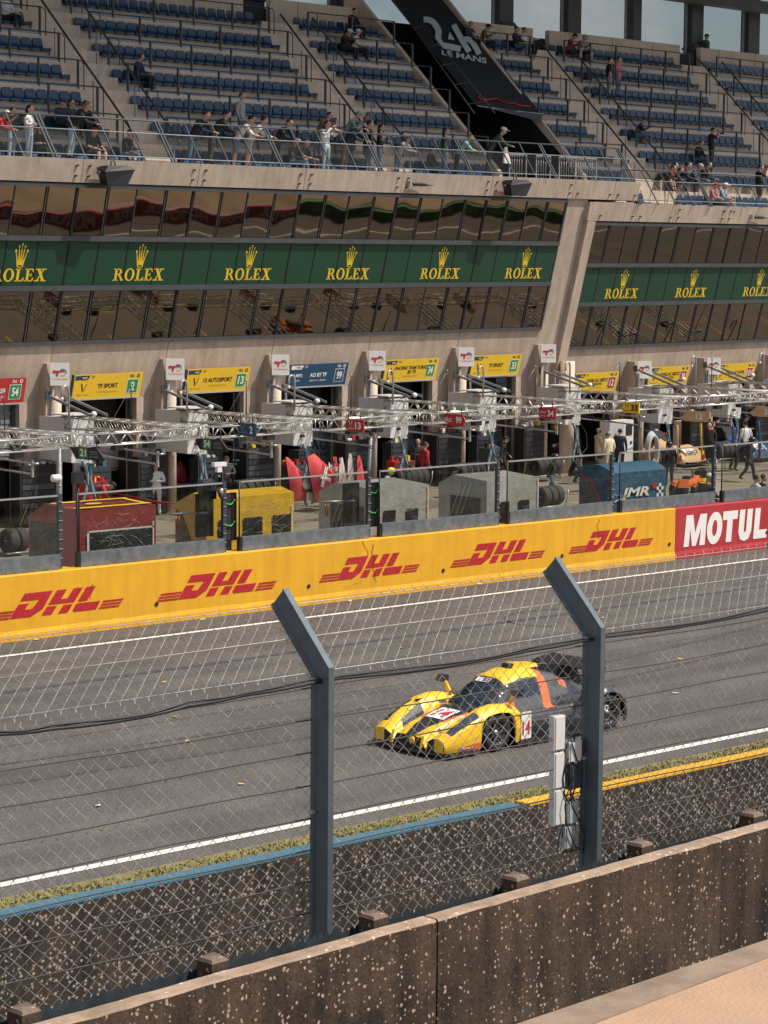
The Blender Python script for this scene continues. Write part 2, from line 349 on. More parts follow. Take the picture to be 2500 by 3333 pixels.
# ================================================================== track-side barrier wall (blue / yellow top, sponsor face towards the track)
TWZ = .72; TWY = onz(0, 2985.6, TWZ).y; TWD = onz(0, 2960.7, TWZ).y - TWY
pb = ony(1725, 2580, TWY)               # where the blue top turns yellow
tw = thing('barrier_wall', 'dark lichen-spotted concrete track wall with a blue and yellow painted top', 'wall', (0, TWY, 0))
b = MB(); b.hexa([(-10, 0, -.9), (160, 0, -.9), (160, TWD, -.9), (-10, TWD, -.9)], [(-10, 0, TWZ - .03), (160, 0, TWZ - .03), (160, TWD, TWZ - .03), (-10, TWD, TWZ - .03)], m_tw); b.build('wall', tw)
for x0, x1, mm, nm in ((-10, pb.x - .15, m_lblue, 'painted_top'), (pb.x + .0, 74, m_yel, 'painted_top'), (74.1, 103, mat('red_top', (.5, .03, .03), .5, var=.1), 'painted_top'), (103.1, 160, mat('green_top', (.02, .30, .10), .5, var=.1), 'painted_top')):
    b = MB(); b.box(((x0 + x1) / 2, TWD / 2, TWZ - .012), (x1 - x0, TWD + .01, .03), mm)
    b.build(nm, tw)
def tface(x, y): return (x, TWD + .006, y)    # sponsor face towards the track, read from the pits (x runs the other way)
b = MB(); rect(b, tface, 74, -.02, 103, TWZ - .04, mat('shaded_red_face', (.20, .02, .02), .6)); rect(b, tface, 103, -.02, 160, TWZ - .04, mat('shaded_green_face', (.008, .05, .025), .6)); b.build('sponsor_face', tw, fix=False)  # red and green darkened to paint this face's shade; tops stay bright
b = MB()
for i in range(7): text(b, 'MOTUL', lambda x, y, i=i: (101.5 - 4.1 * i - x, TWD + .012, y), 0, .06, .56, m_gprint, w=3.2, bold=.03)
for i in range(12): text(b, 'ROLEX', lambda x, y, i=i: (150 - 4.0 * i - x, TWD + .012, y), 0, .15, .35, mat('dull_gold', (.25, .18, .03), .5), w=2.0, bold=.02)
b.build('lettering', tw, fix=False)
# ================================================================== ground between the walls, terrace, spectator path
NZ = CAMP.z - 0; dn = ray(1250, 3041); NA = CAMP + dn * (FPX / 570 / FPX)
NTOP = NA.z
n0 = onz(210, 3333, NTOP); n1 = onz(2500, 2690, NTOP); nd = (n1 - n0).normalized(); nn = Vector((-nd.y, nd.x, 0))   # nn points away from the camera
def nwl(s, off, z): p = n0 + nd * s + nn * off; return Vector((p.x, p.y, z))
SL = (n1 - n0).length
# base of the wall under the right edge of the photo
dd = ray(2500, 3062); tt = (n0 - CAMP).dot(nn) / dd.dot(nn); NBASE = (CAMP + dd * tt).z
g = MB(); g.quad((-10, 11.7, -.9), (70, 11.7, -.9), (70, 25.3, -.9), (-10, 25.3, -.9), mat('trench_soil', (.12, .095, .07), .95, var=.3, scale=3)); tag(g.build('trench_floor', fix=False), kind='structure')
g = MB(); P = [nwl(-14, -14, NBASE), nwl(SL + 14, -14, NBASE), nwl(SL + 14, .1, NBASE), nwl(-14, .1, NBASE)]; g.quad(*P, m_path); tag(g.build('path', fix=False), kind='structure')
e0 = onz(1936, 3333, NBASE); e1 = onz(2500, 3120, NBASE); kw = ((e0 - n0).dot(nn) + (e1 - n0).dot(nn)) / 2
g = MB(); ka = (e0 - n0).dot(nn); kb = (e1 - n0).dot(nn); sa = (e0 - n0).dot(nd); sb = (e1 - n0).dot(nd); kk = (kb - ka) / (sb - sa)
g.hexa([nwl(-12, ka + kk * (-12 - sa), NBASE - .1), nwl(SL + 12, ka + kk * (SL + 12 - sa), NBASE - .1), nwl(SL + 12, .02, NBASE - .1), nwl(-12, .02, NBASE - .1)],
       [nwl(-12, ka + kk * (-12 - sa), NBASE + .012), nwl(SL + 12, ka + kk * (SL + 12 - sa), NBASE + .012), nwl(SL + 12, .02, NBASE + .012), nwl(-12, .02, NBASE + .012)], m_kerbc)
tag(g.build('pavement_edge'), kind='structure')
# far spectator bank (only mirrored in the pit windows)
g = MB(); g.quad((62, 24.2, .75), (260, 24.2, .75), (260, 4, 5.5), (62, 4, 5.5), mat('sand_bank', (.36, .27, .18), .95, var=.35, scale=.25)); tag(g.build('bank', fix=False), kind='structure')
# ================================================================== foreground concrete wall
nw = thing('concrete_wall', 'old brown concrete parapet spotted with pale lichen beside the sandy path', 'wall', (0, 0, 0))
TH_ = .11
j1 = (ray(1422, 3050), ray(2338, 2740))
def wall_s(px, py):
    p = onz(px, py, NTOP); return (p - n0).dot(nd)
js = [-14, wall_s(1421, 2991), wall_s(2338, 2728), SL + 14]
m_cap = concrete('post_cap', (.22, .16, .12), (.08, .06, .05), 5, .1, lichen=(.45, .37, .3), lthr=.3, lscale=30)
rg = random.Random(5)
for a, c in zip(js[:-1], js[1:]):
    b = MB(); a2, c2 = a + (.008 if a < js[2] else .002), c - (.008 if c < js[2] else .002); n = max(2, int((c2 - a2) / .12)); vs = []
    for i in range(n + 1):
        s = a2 + (c2 - a2) * i / n; dz = rg.uniform(-.006, .004)
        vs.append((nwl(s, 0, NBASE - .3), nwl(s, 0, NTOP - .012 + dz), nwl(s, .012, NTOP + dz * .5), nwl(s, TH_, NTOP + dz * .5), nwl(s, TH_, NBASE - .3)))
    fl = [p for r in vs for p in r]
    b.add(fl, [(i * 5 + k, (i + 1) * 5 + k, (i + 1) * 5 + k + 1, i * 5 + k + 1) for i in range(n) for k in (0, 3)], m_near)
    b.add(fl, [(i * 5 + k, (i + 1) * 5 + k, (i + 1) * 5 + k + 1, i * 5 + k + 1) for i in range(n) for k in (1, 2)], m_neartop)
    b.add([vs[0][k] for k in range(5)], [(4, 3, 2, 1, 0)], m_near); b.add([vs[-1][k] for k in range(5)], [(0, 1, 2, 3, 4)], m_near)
    b.build('wall_section', nw, fix=False)
# short concrete stub posts behind it
stub_lbl = ['leaning against the lower corner of the picture', 'below the mesh near the first steel post', 'midway between the two steel fence posts', 'beside the foot of the cabled steel post', 'past the cabled steel post', 'where the parapet meets the picture edge']
for i, (px, py, wd) in enumerate(((79, 3262, 64), (693, 3098, 66), (1217, 2957, 62), (1680, 2833, 60), (2085, 2724, 56), (2448, 2628, 54))):
    d = ray(px, py + 14); t = ((n0 - CAMP).dot(nn) + .20) / d.dot(nn); p = CAMP + d * t
    b = MB(); q = .062; h = p.z
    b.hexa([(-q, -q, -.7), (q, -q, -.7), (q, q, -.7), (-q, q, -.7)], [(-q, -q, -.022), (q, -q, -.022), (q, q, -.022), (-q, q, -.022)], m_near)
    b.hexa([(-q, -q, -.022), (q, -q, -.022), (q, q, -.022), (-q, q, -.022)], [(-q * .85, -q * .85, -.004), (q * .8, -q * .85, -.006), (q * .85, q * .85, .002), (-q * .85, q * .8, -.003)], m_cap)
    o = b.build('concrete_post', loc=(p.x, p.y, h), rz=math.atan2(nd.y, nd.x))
    tag(o, 'short mossy concrete stub post ' + ['at the low end of the parapet, its foot unseen', 'standing just before the first steel post', 'under the white paint tangle midway between steel posts', 'just before the steel post with cables', 'just past the steel post with cables', 'farthest along the parapet'][i], 'post', 'stub posts behind the parapet')
# saw-tooth metal strip behind the parapet
sp = MB(); m_spk = mat('strip_metal', (.042, .052, .058), .5, .2, var=.25, scale=12)
off = .30
def stripz(px, py):
    d = ray(px, py); t = ((n0 - CAMP).dot(nn) + off) / d.dot(nn); return CAMP + d * t
q0, q1 = stripz(0, 3322), stripz(2400, 2690)
s0, s1 = (q0 - n0).dot(nd), (q1 - n0).dot(nd); zt = lambda s: q0.z + (q1.z - q0.z) * (s - s0) / (s1 - s0)
s = -3.0
while s < SL + 3:
    z1 = zt(s) + .0; hgt = .036
    sp.add([nwl(s, off, NBASE - .2), nwl(s + .05, off, NBASE - .2), nwl(s + .05, off, z1 - .012), nwl(s, off, z1 - .012), nwl(s + .025 + .004, off, z1 + hgt - .012)], [(0, 1, 2, 3), (3, 2, 4)], m_spk)
    s += .05
for k in range(int(SL / .55)):
    s = .2 + k * .55; sp.tube([nwl(s, off - .004, zt(s) - .10), nwl(s, off - .05, zt(s) - .10)], .006, m_steelb, 5)
tag(sp.build('spike_strip', fix=False), 'dark metal strip with saw teeth along the top, behind the lichened parapet', 'spike strip')
# retaining wall under the fence
b = MB(); b.box((20, 11.75, 1.6), (80, .25, 5.0), m_near); tag(b.build('retaining_wall'), 'plain concrete retaining wall dropping from the spectator terrace', 'wall')
# ================================================================== debris fence
FY = 11.2
k1, k2 = ony(1050, 2185, FY), ony(1934, 2055, FY)
KZ = (k1.z + k2.z) / 2
a1, a2 = Vector((0, .40, .40)), None
arm = Vector((0, .395, .395))
def fence_post(x, lbl):
    t = thing('fence_post', lbl, 'fence post', (x, FY, 0), group='steel posts of the debris fence')
    wd, dp = .046, .172                 # flat folded-steel section, broad side towards the race direction
    pr = [(-wd / 2, -dp / 2), (wd / 2, -dp / 2), (wd / 2, dp / 2), (-wd / 2, dp / 2), (-wd / 2, dp / 2 - .028), (-wd / 2 + .012, dp / 2 - .034), (-wd / 2 + .012, -dp / 2 + .016), (-wd / 2, -dp / 2 + .012)]
    n = len(pr); b = MB()
    vs = [(x_, y_, 3.2) for x_, y_ in pr] + [(x_, y_, KZ - .414 * y_) for x_, y_ in pr]
    b.add(vs, [(i, (i + 1) % n, n + (i + 1) % n, n + i) for i in range(n)] + [tuple(range(n - 1, -1, -1))], m_postst); b.build('upright', t)
    b = MB(); ad = Vector((0, .7071, .7071)); an = Vector((0, .7071, -.7071)); L = .60
    vs = [(x_, y_, KZ - .414 * y_) for x_, y_ in pr] + [Vector((0, 0, KZ)) + Vector((x_, 0, 0)) + an * y_ + ad * L for x_, y_ in pr]
    b.add(vs, [(i, (i + 1) % n, n + (i + 1) % n, n + i) for i in range(n)] + [tuple(range(n, 2 * n))], m_postst); b.build('angled_arm', t)
    b = MB()
    for zz in (KZ - .05, KZ - .9): b.box((-wd / 2 - .012, dp / 2 - .03, zz), (.03, .04, .02), m_steelb)
    b.build('bracket', t)
    return t
fence_post(k1.x, 'blue-grey steel fence post with angled arm, standing before the car nose')
fence_post(k2.x, 'blue-grey steel fence post with angled arm, crossing the tail of the race car')
fence_post(2 * k2.x - k1.x + .0, 'blue-grey steel fence post at the picture edge, only its arm tip showing')
fence_post(2 * k1.x - k2.x, 'blue-grey steel fence post outside the picture')
m_wire = mat('fence_wire', (.44, .42, .40), .45, .3, var=.25, scale=8)
m_wire2 = mat('fence_wire_weathered', (.50, .49, .47), .45, .3, var=.45, scale=6)
def chain(mb, x0, x1, org, upv, nrm, L, d, h, r, m, tails=True):
    """real interlocked zigzag wires: org + x along X, upv along the height, nrm out of plane"""
    org, upv, nrm = Vector(org), Vector(upv), Vector(nrm); nj = int(L / h); ni = int((x1 - x0) / d); rw = random.Random(2)
    X = Vector((1, 0, 0))
    for i in range(ni):
        pts = []; xl = x0 + i * d
        for j in range(nj + 1):
            right = (i + j) % 2
            sg = x0 + i * d + (d * 1.03 if right else -.03 * d) + rw.uniform(-.0018, .0018)
            sag = .012 * math.sin(xl * 1.3 + j * .25)
            pts.append(org + X * sg + upv * (j * h + rw.uniform(-.0015, .0015)) + nrm * ((.0035 if (j % 2) else -.0035) + sag))
        if tails:
            e = pts[-1]; pts.append(e + upv * .022 + X * .006)
            e = pts[0]; pts.insert(0, e - upv * .02 - X * .006)
        vs = []; n = 3
        for k, p in enumerate(pts):
            for a in range(n):
                an = 2.094 * a; vs.append(p + X * (r * math.cos(an)) + nrm * (r * math.sin(an)))
        mb.add(vs, [(k * n + a, k * n + (a + 1) % n, (k + 1) * n + (a + 1) % n, (k + 1) * n + a) for k in range(len(pts) - 1) for a in range(n)], m, True)
XA, XB = ony(-60, 2300, FY).x - 1.2, ony(2560, 2000, FY).x + 1.5
fn = thing('chain_link_fence', 'galvanised chain-link debris fence with taut wires in front of the track', 'fence', (0, 0, 0))
yo = FY + .095
b = MB(); chain(b, XA, XB, (0, yo, 3.7), (0, 0, 1), (0, 1, 0), KZ - 3.7 - .045, .052, .047, .0031, m_wire2); b.build('lower_mesh', fn, fix=False)
ad = Vector((0, .7071, .7071)); an = Vector((0, .7071, -.7071))
b = MB(); chain(b, XA, XB, Vector((0, FY, KZ + .02)) + an * .085 + ad * .01, ad, an, .57, .052, .047, .0024, m_wire); b.build('upper_mesh', fn, fix=False)
for k in range(11):
    zz = KZ - .115 - .207 * k + .0
    if zz < 3.7: break
    b = MB(); pts = [(XA + (XB - XA) * i / 30, yo - .012, zz - .006 * math.sin(i * .9 + k)) for i in range(31)]; b.tube(pts, .0052, mat('wire_brown', (.06, .05, .042), .6, var=.1), 5); b.build('tension_wire', fn, fix=False)
for k, q in enumerate((.03, .30, .56)):
    b = MB(); p0 = Vector((0, FY, KZ + .02)) + an * .08 + ad * q; b.tube([(XA, p0.y, p0.z), (XB, p0.y, p0.z)], .0030, m_wire, 5); b.build('tension_wire', fn, fix=False)
# black cable bundle tied along the fence
def ctrack(px, py): return ony(px, py, FY)
b = MB(); cp = [ctrack(*q) for q in ((-80, 2395), (0, 2390), (165, 2373), (430, 2340), (610, 2298), (800, 2262), (1020, 2222), (1100, 2208), (1440, 2171), (1720, 2118), (1900, 2085), (1975, 2072), (2250, 2034), (2500, 1986), (2600, 1968))]
cv = []
for i in range(len(cp) - 1):
    for j in range(5): cv.append(cp[i].lerp(cp[i + 1], j / 5) + Vector((0, 0, -.006 * math.sin(math.pi * j / 5))))
b.tube(cv, .011, m_black, 6); b.tube([p + Vector((0, -.005, .018 + .006 * math.sin(i * .7))) for i, p in enumerate(cv)], .007, m_black, 5)
tag(b.build('cable', fix=False), 'black cable bundle sagging along the bend of the chain-link fence', 'cable')
# radio boxes tied beside the cabled post
ra = thing('radio_unit', 'tall white radio antenna with grey boxes and black cables tied beside a fence post', 'radio unit', (0, 0, 0))
YB = FY + .10
def rbox(x0, y0, x1, y1, dep, m, nm, bev=0):
    p, q = ony(x0, y0, YB), ony(x1, y1, YB); b = MB(); b.box(((p.x + q.x) / 2, YB, (p.z + q.z) / 2), (abs(q.x - p.x), dep, abs(p.z - q.z)), m)
    b.box(((p.x + q.x) / 2, YB - dep / 2 - .004, (p.z + q.z) / 2), (abs(q.x - p.x) * .8, .008, abs(p.z - q.z) * .94), m); return b.build(nm, ra)
m_rad = mat('radome', (.62, .60, .57), .5, var=.05)
for y0, y1 in ((2332, 2436), (2450, 2560), (2572, 2680)): rbox(1796, y0, 1830, y1, .05, m_rad, 'antenna_panel')
rbox(1838, 2415, 1878, 2470, .09, m_lgrey, 'junction_box'); rbox(1842, 2490, 1876, 2560, .09, m_dsteel, 'junction_box'); rbox(1836, 2610, 1868, 2672, .08, m_grey, 'junction_box'); rbox(1828, 2690, 1868, 2752, .07, m_grey, 'junction_box')
rg = random.Random(9)
for i in range(7):
    b = MB(); x0 = rg.uniform(1836, 1885); pts = []
    for k in range(9):
        yy = 2400 + k * 46 + rg.uniform(-8, 8); pts.append(ony(x0 + 22 * math.sin(k * .9 + i) + rg.uniform(-4, 4), yy, YB - .06 + .01 * i))
    b.tube(pts, .005, m_black, 5); b.build('wire', ra, fix=False)
# ================================================================== pit wall
PY, PZ = 45.78, 1.50
xs = onz(2184, 1819).x
def pitwall(x0, x1, m, name, lbl):
    t = thing('pit_wall', lbl, 'wall', (0, PY, 0)); b = MB()
    n = max(2, int((x1 - x0) / .5)); rg = random.Random(int(x0) + 3); rows = []
    for i in range(n + 1):
        x = x0 + (x1 - x0) * i / n; e = rg.uniform(-.008, .008)
        rows.append([(x, -.035 + e, -.05), (x, -.03 + e, .12), (x, 0, .22 + e), (x, 0, PZ - .02), (x, .02, PZ + e * .4), (x, .55, PZ + e * .4), (x, .55, -.05)])
    fl = [p for r in rows for p in r]; k = 7
    b.add(fl, [(i * k + j, (i + 1) * k + j, (i + 1) * k + j + 1, i * k + j + 1) for i in range(n) for j in range(k - 1)], m)
    b.add(rows[0], [tuple(range(k - 1, -1, -1))], m); b.add(rows[-1], [tuple(range(k))], m)
    b.build('wall', t, fix=False); return t
pw1 = pitwall(-25, xs, m_yel, 'pit_wall', 'long yellow painted concrete pit wall with slanted red logos')
pw2 = pitwall(xs + .004, 110, m_redw, 'pit_wall', 'red painted concrete pit wall with big white letters')
def pf(x, y): return (x, -.012, y)
def pfd(x, y): return (x, -.016, y)
DHL = [[[(0, 0), (.82, 0), (1.12, .28), (1.08, 1), (-.02, 1), (-.02, .70), (.74, .70), (.68, .32), (.40, .32), (.40, .57), (0, .57)]],
       [[(1.25, .42), (2.28, .42), (2.28, 1), (1.90, 1), (1.90, .60), (1.64, .60), (1.64, 1), (1.25, 1)]],
       [[(1.25, 0), (1.64, 0), (1.64, .34), (1.25, .34)]], [[(1.90, 0), (2.28, 0), (2.28, .34), (1.90, .34)]],
       [[(2.42, .42), (2.80, .42), (2.80, 1), (2.42, 1)]], [[(2.42, .10), (2.52, 0), (3.42, 0), (3.38, .34), (2.42, .34)]]]
DHL += [[[(-.95, y), (-.02, y), (-.02, y + .075), (-.95, y + .075)]] for y in (.0, .13, .26)] + [[[(3.52, y), (4.35, y), (4.35, y + .075), (3.52, y + .075)]] for y in (.0, .13, .26)]
for bl, br in (((30, 2015), (312, 1982)), ((579, 1951), (822, 1923)), ((1096, 1889), (1300, 1868)), ((1520, 1841), (1712, 1820)), ((1899, 1797), (2070, 1777))):
    p, q = ony(*bl, PY), ony(*br, PY); sx = (q.x - p.x) / 3.42; hh = .55; b = MB()
    for poly in DHL: b.flat([[(x + .62 * y, y) for x, y in ring_] for ring_ in poly], lambda x, y: pf(p.x + x * sx, p.z + y * hh + .0), m_dhl)
    b.build('logo', pw1, fix=False)
p = ony(2224, 1781, PY); q = ony(2493, 1747, PY); hh = .93; sx = (q.x - p.x) / 5.05
MOT = [[[(0, 0), (.30, 0), (.31, .55), (.50, 0), (.72, 0), (.95, .55), (.93, 0), (1.25, 0), (1.25, 1), (.85, 1), (.62, .42), (.42, 1), (.02, 1)]],
       [ring(1.78, .5, .46, .52), ring(1.78, .5, .15, .26)],
       [[(2.52, 0), (2.86, 0), (2.86, .72), (3.14, .72), (3.14, 1), (2.24, 1), (2.24, .72), (2.52, .72)]],
       [[(3.26, 1), (3.26, .28), (3.40, .04), (3.66, -.03), (3.92, .04), (4.06, .28), (4.06, 1), (3.73, 1), (3.73, .30), (3.66, .24), (3.59, .30), (3.59, 1)]],
       [[(4.22, 0), (5.05, 0), (5.05, .28), (4.55, .28), (4.55, 1), (4.22, 1)]]]
b = MB()
for poly in MOT: b.flat([[(x + .12 * y, y) for x, y in r_] for r_ in poly], lambda x, y: pf(p.x + x * sx, p.z + y * hh), m_wprint)
b.build('lettering', pw2, fix=False)
for px, py in ((509, 1966), (1004, 1908), (1442, 1857), (1829, 1809), (2178, 1771), (2494, 1733)):
    c = ony(px, py, PY); b = MB(); b.add([pfd(c.x + x, c.z + y) for x, y in ring(0, 0, .055, .055, 14)], [tuple(range(14))], m_black); b.build('drain_hole', pw1 if px < 2180 else pw2, fix=False)
# cracks and chipped edge of the paint
rg = random.Random(4)
b = MB()
for (px, py, n, L_) in ((1215, 1770, 14, 1.2), (1180, 1760, 9, .5), (1120, 1915, 12, .0), (1950, 1690, 9, .6), (300, 1900, 7, .5)):
    c = ony(px, py, PY); x, zz = c.x, c.z; pts = []
    for i in range(n): pts.append((x, zz)); x += rg.uniform(-.05, .06) + (.05 if L_ == 0 else 0); zz -= (L_ / n) + rg.uniform(-.03, .02)
    for a, c2 in zip(pts[:-1], pts[1:]): b.add([pfd(a[0], a[1]), pfd(a[0] + .016, a[1]), pfd(c2[0] + .016, c2[1]), pfd(c2[0], c2[1])], [(0, 1, 2, 3)], m_black)
b.build('crack', pw1, fix=False)
# ================================================================== glass screens on the wall
m_glass = bpy.data.materials.new('screen_glass'); m_glass.use_nodes = True; N_, L_, p_ = nodes(m_glass)
tr = N_.new('ShaderNodeBsdfTransparent'); tr.inputs[0].default_value = (.74, .76, .70, 1)
gl = N_.new('ShaderNodeBsdfGlossy'); gl.inputs['Roughness'].default_value = .03; gl.inputs['Color'].default_value = (.8, .9, .8, 1)
df = N_.new('ShaderNodeBsdfDiffuse'); df.inputs[0].default_value = (.35, .33, .28, 1)
fz = N_.new('ShaderNodeFresnel'); fz.inputs[0].default_value = 1.38
m1 = N_.new('ShaderNodeMixShader'); m2 = N_.new('ShaderNodeMixShader')
sn = N_.new('ShaderNodeTexNoise'); sn.inputs['Scale'].default_value = 3; sn.inputs['Detail'].default_value = 8; tcn = N_.new('ShaderNodeTexCoord'); L_.new(tcn.outputs['Object'], sn.inputs['Vector'])
sr = N_.new('ShaderNodeMapRange'); sr.inputs['From Min'].default_value = .4; sr.inputs['From Max'].default_value = .8; sr.inputs['To Min'].default_value = .0; sr.inputs['To Max'].default_value = .07; L_.new(sn.outputs['Fac'], sr.inputs['Value'])
L_.new(sr.outputs[0], m1.inputs[0]); L_.new(tr.outputs[0], m1.inputs[1]); L_.new(df.outputs[0], m1.inputs[2])
L_.new(fz.outputs[0], m2.inputs[0]); L_.new(m1.outputs[0], m2.inputs[1]); L_.new(gl.outputs[0], m2.inputs[2])
L_.new(m2.outputs[0], [n for n in N_ if n.type == 'OUTPUT_MATERIAL'][0].inputs[0])
m_chan = mat('channel_steel', (.165, .185, .20), .5, .4, var=.3, scale=5)
SY = 46.05
scr = [(-150, 190, 1872), (256, 724, 1822), (782, 1194, 1778), (1237, 1614, 1734), (1652, 1986, 1697), (2018, 2318, 1665), (2350, 2640, 1625)]
slbl = ['cut off by the picture edge before two tyres', 'in front of the maroon cart', 'in front of the yellow striped cart', 'in front of two grey wrapped carts', 'in front of a man in a black helmet', 'before the blue cart and quad bike', 'before two men talking at the wall']
for i, (x0, x1, yy) in enumerate(scr):
    a, c = ony(x0, yy, SY).x, ony(x1, yy, SY).x; L = c - a
    t = thing('glass_screen', 'glass screen on the pit wall, ' + slbl[i], 'glass screen', (a, SY, PZ), group='glass screens on the pit wall')
    b = MB(); b.box((L / 2, -.03, .18), (L, .12, .34), m_chan)
    for k in range(int(L / .5)): b.lathe([(.014, 0), (.012, .015)], m_steelb, (.25 + k * .5, -.09, .08), (0, -1, 0), 6)
    b.build('base_channel', t)
    b = MB(); b.quad((0.02, 0, .30), (L - .03, 0, .30), (L - .03, 0, 1.70), (0.02, 0, 1.70), m_glass); b.build('pane', t, fix=False)
    b = MB(); b.box((L / 2, 0, 1.715), (L, .035, .04), m_steelb); b.build('top_rail', t)
    b = MB(); b.box((L + .05, .02, .87), (.09, .10, 1.78), m_dsteel)
    for k in range(7): b.box((L + .05, -.04, .25 + k * .22), (.10, .03, .015), m_steelb)
    b.build('end_post', t)
    b = MB(); b.tube([(-.03, 0, 0), (-.03, 0, 1.75)], .022, m_black, 6); b.box((-.03, -.02, .18), (.10, .12, .34), m_black); b.build('end_rod', t)
# ================================================================== covered pit-wall carts
def wrapmat(name, col, rough=.32, bump=.22):
    m = mat(name, col, rough, var=.14, scale=3, bump=bump, bscale=4.5)
    N, L, p = nodes(m); p.inputs['Coat Weight'].default_value = .7; p.inputs['Coat Roughness'].default_value = .12
    nn_ = [n for n in N if n.type == 'TEX_NOISE'][-1]; nn_.inputs['Distortion'].default_value = 1.2; nn_.inputs['Roughness'].default_value = .55
    bn = [n for n in N if n.type == 'BUMP'][0]; bn.inputs['Distance'].default_value = .10
    return m
w_maroon = wrapmat('wrap_maroon', (.23, .028, .035)); w_black = wrapmat('wrap_black', (.018, .02, .022), .20, .55)
w_yellow = wrapmat('wrap_yellow', (.62, .36, .02)); w_grey = wrapmat('wrap_grey', (.36, .35, .335)); w_blue = wrapmat('cloth_blue', (.018, .085, .16), .75, .5)
nodes(w_blue)[2].inputs['Coat Weight'].default_value = 0
w_clear = mat('plastic_seam_and_glint', (.6, .6, .58), .3, var=.1)
def sag(a, b, c, d, m, mb, n=10, amp=.02, seed=1):
    rg = random.Random(seed); a, b, c, d = map(Vector, (a, b, c, d)); nrm = (b - a).cross(d - a).normalized(); vs = []
    for i in range(n + 1):
        for j in range(n + 1):
            s, t = i / n, j / n; p = (a * (1 - s) + b * s) * (1 - t) + (d * (1 - s) + c * s) * t
            e = amp * rg.uniform(-1, 1) if 0 < i < n and 0 < j < n else 0
            vs.append(p + nrm * e)
    mb.add(vs, [(i * (n + 1) + j, (i + 1) * (n + 1) + j, (i + 1) * (n + 1) + j + 1, i * (n + 1) + j + 1) for i in range(n) for j in range(n)], m, True)
def cart(lbl, fl, fr, pk, bk, mcov, mside, Yf=47.35, group=None, roundtop=False):
    """tent cart: fl, fr photo px of the front top corners, pk / bk px of the roof ridge and back eave at the near end"""
    A, B_ = ony(*fl, Yf), ony(*fr, Yf); zf = (A.z + B_.z) / 2
    def onx(px, py, X): d = ray(px, py); return CAMP + d * (X / d.x)
    P, K = onx(*pk, A.x), onx(*bk, A.x); d1, z1 = P.y - Yf, P.z; d2, z2 = K.y - Yf, K.z; L = B_.x - A.x
    t = thing('pit_cart', lbl, 'cart', (A.x, Yf, 0), group=group)
    b = MB(); s = 0
    F0, F1, R0, R1, E0, E1 = (0, 0, zf), (L, 0, zf), (0, d1, z1), (L, d1, z1), (0, d2, z2), (L, d2, z2)
    if roundtop:
        n = 8; prev = None
        for i in range(n + 1):
            q = i / n; y = d2 * q; zz = zf + (z2 - zf) * q + .22 * math.sin(math.pi * q) ** .8
            if prev: sag((0, prev[0], prev[1]), (L, prev[0], prev[1]), (L, y, zz), (0, y, zz), mcov, b, 6, .006, i)
            prev = (y, zz)
    else:
        sag(F0, F1, R1, R0, mcov, b, 10, .018, 1); sag(R0, R1, E1, E0, mcov, b, 6, .012, 2)
    sag((0, 0, .25), (L, 0, .25), F1, F0, mcov, b, 14, .012, 3)
    sag((L, 0, .25), (L, d2, .25), E1, F1, mcov, b, 8, .012, 4)
    n = 6
    if roundtop:
        pts = [(0, 0, .25)] + [(0, d2 * i / 8, zf + (z2 - zf) * i / 8 + .22 * math.sin(math.pi * i / 8) ** .8) for i in range(9)] + [(0, d2, .25)]
        b.add(pts, [tuple(range(len(pts)))], mside)
    else: b.add([(0, 0, .25), F0, R0, E0, (0, d2, .25)], [(0, 1, 2, 3, 4)], mside)
    b.build('cover', t, fix=False)
    b = MB()
    for x in (.2, L - .2):
        for y in (.2, d2 - .3): b.lathe([(.12, -.03), (.13, 0), (.12, .03)], m_rubber, (x, y, .13), (0, 1, 0), 12)
        b.box((x, d2 / 2, .22), (.06, d2 - .3, .06), m_dsteel)
    b.build('undercarriage', t)
    return t, L, zf, d1, z1, d2, z2, A
def crease_glints(t, L, z0, z1, n, seed, x0=.1):  # pale strips paint the highlights on the wrap's wrinkles
    rg = random.Random(seed); b = MB()
    for _ in range(n):
        x, z = rg.uniform(x0, L - .2), rg.uniform(z0, z1); a = rg.uniform(-.6, .6) + (0 if rg.random() < .7 else 1.4)
        for q in range(rg.randint(2, 5)):
            l = rg.uniform(.08, .28); x2, z2_ = x + l * math.cos(a), z + l * math.sin(a); w_ = rg.uniform(.004, .012)
            if not (x0 < x2 < L - .03 and z0 < z2_ < z1): break
            b.add([(x, -.042, z), (x2, -.042, z2_), (x2, -.042, z2_ + w_), (x, -.046, z + w_)], [(0, 1, 2, 3)], w_clear); x, z = x2, z2_; a += rg.uniform(-.7, .7)
    b.build('plastic_crease_glint', t, fix=False)
t, L, zf, d1, z1, d2, z2, A = cart('maroon plastic-wrapped pit cart with yellow edging and a black lower panel', (256, 1660), (507, 1645), (145, 1639), (93, 1678), w_maroon, w_maroon)
b = MB(); rect(b, lambda x, y: (x, -.03, y), .28, .55, L - .12, zf - .55, w_black)
for x0, y0, x1, y1 in ((.22, .5, .28, zf - .5), (L - .12, .5, L - .08, zf - .4), (.22, zf - .55, L - .08, zf - .51)): rect(b, lambda x, y: (x, -.035, y), x0, y0, x1, y1, w_clear)
b.build('front_panel', t, fix=False)
b = MB(); e = .03
for q0, q1 in ((.08, .2),):
    for (a0, a1, c0, c1) in ((.03, L - .03, q0, q1), (.03, L - .03, .78, .88)):
        f = lambda x, q: (x, d1 * q, zf + (z1 - zf) * q + e); rect(b, f, a0, c0, a1, c1, m_yel2)
f = lambda x, q: (x, d1 * q, zf + (z1 - zf) * q + e); rect(b, f, L - .22, .2, L - .08, .78, m_yel2); b.add([f(.95 + .24 * math.cos(k * .4), .5 + .09 * math.sin(k * .4)) for k in range(16)], [tuple(range(16))], m_yel2)
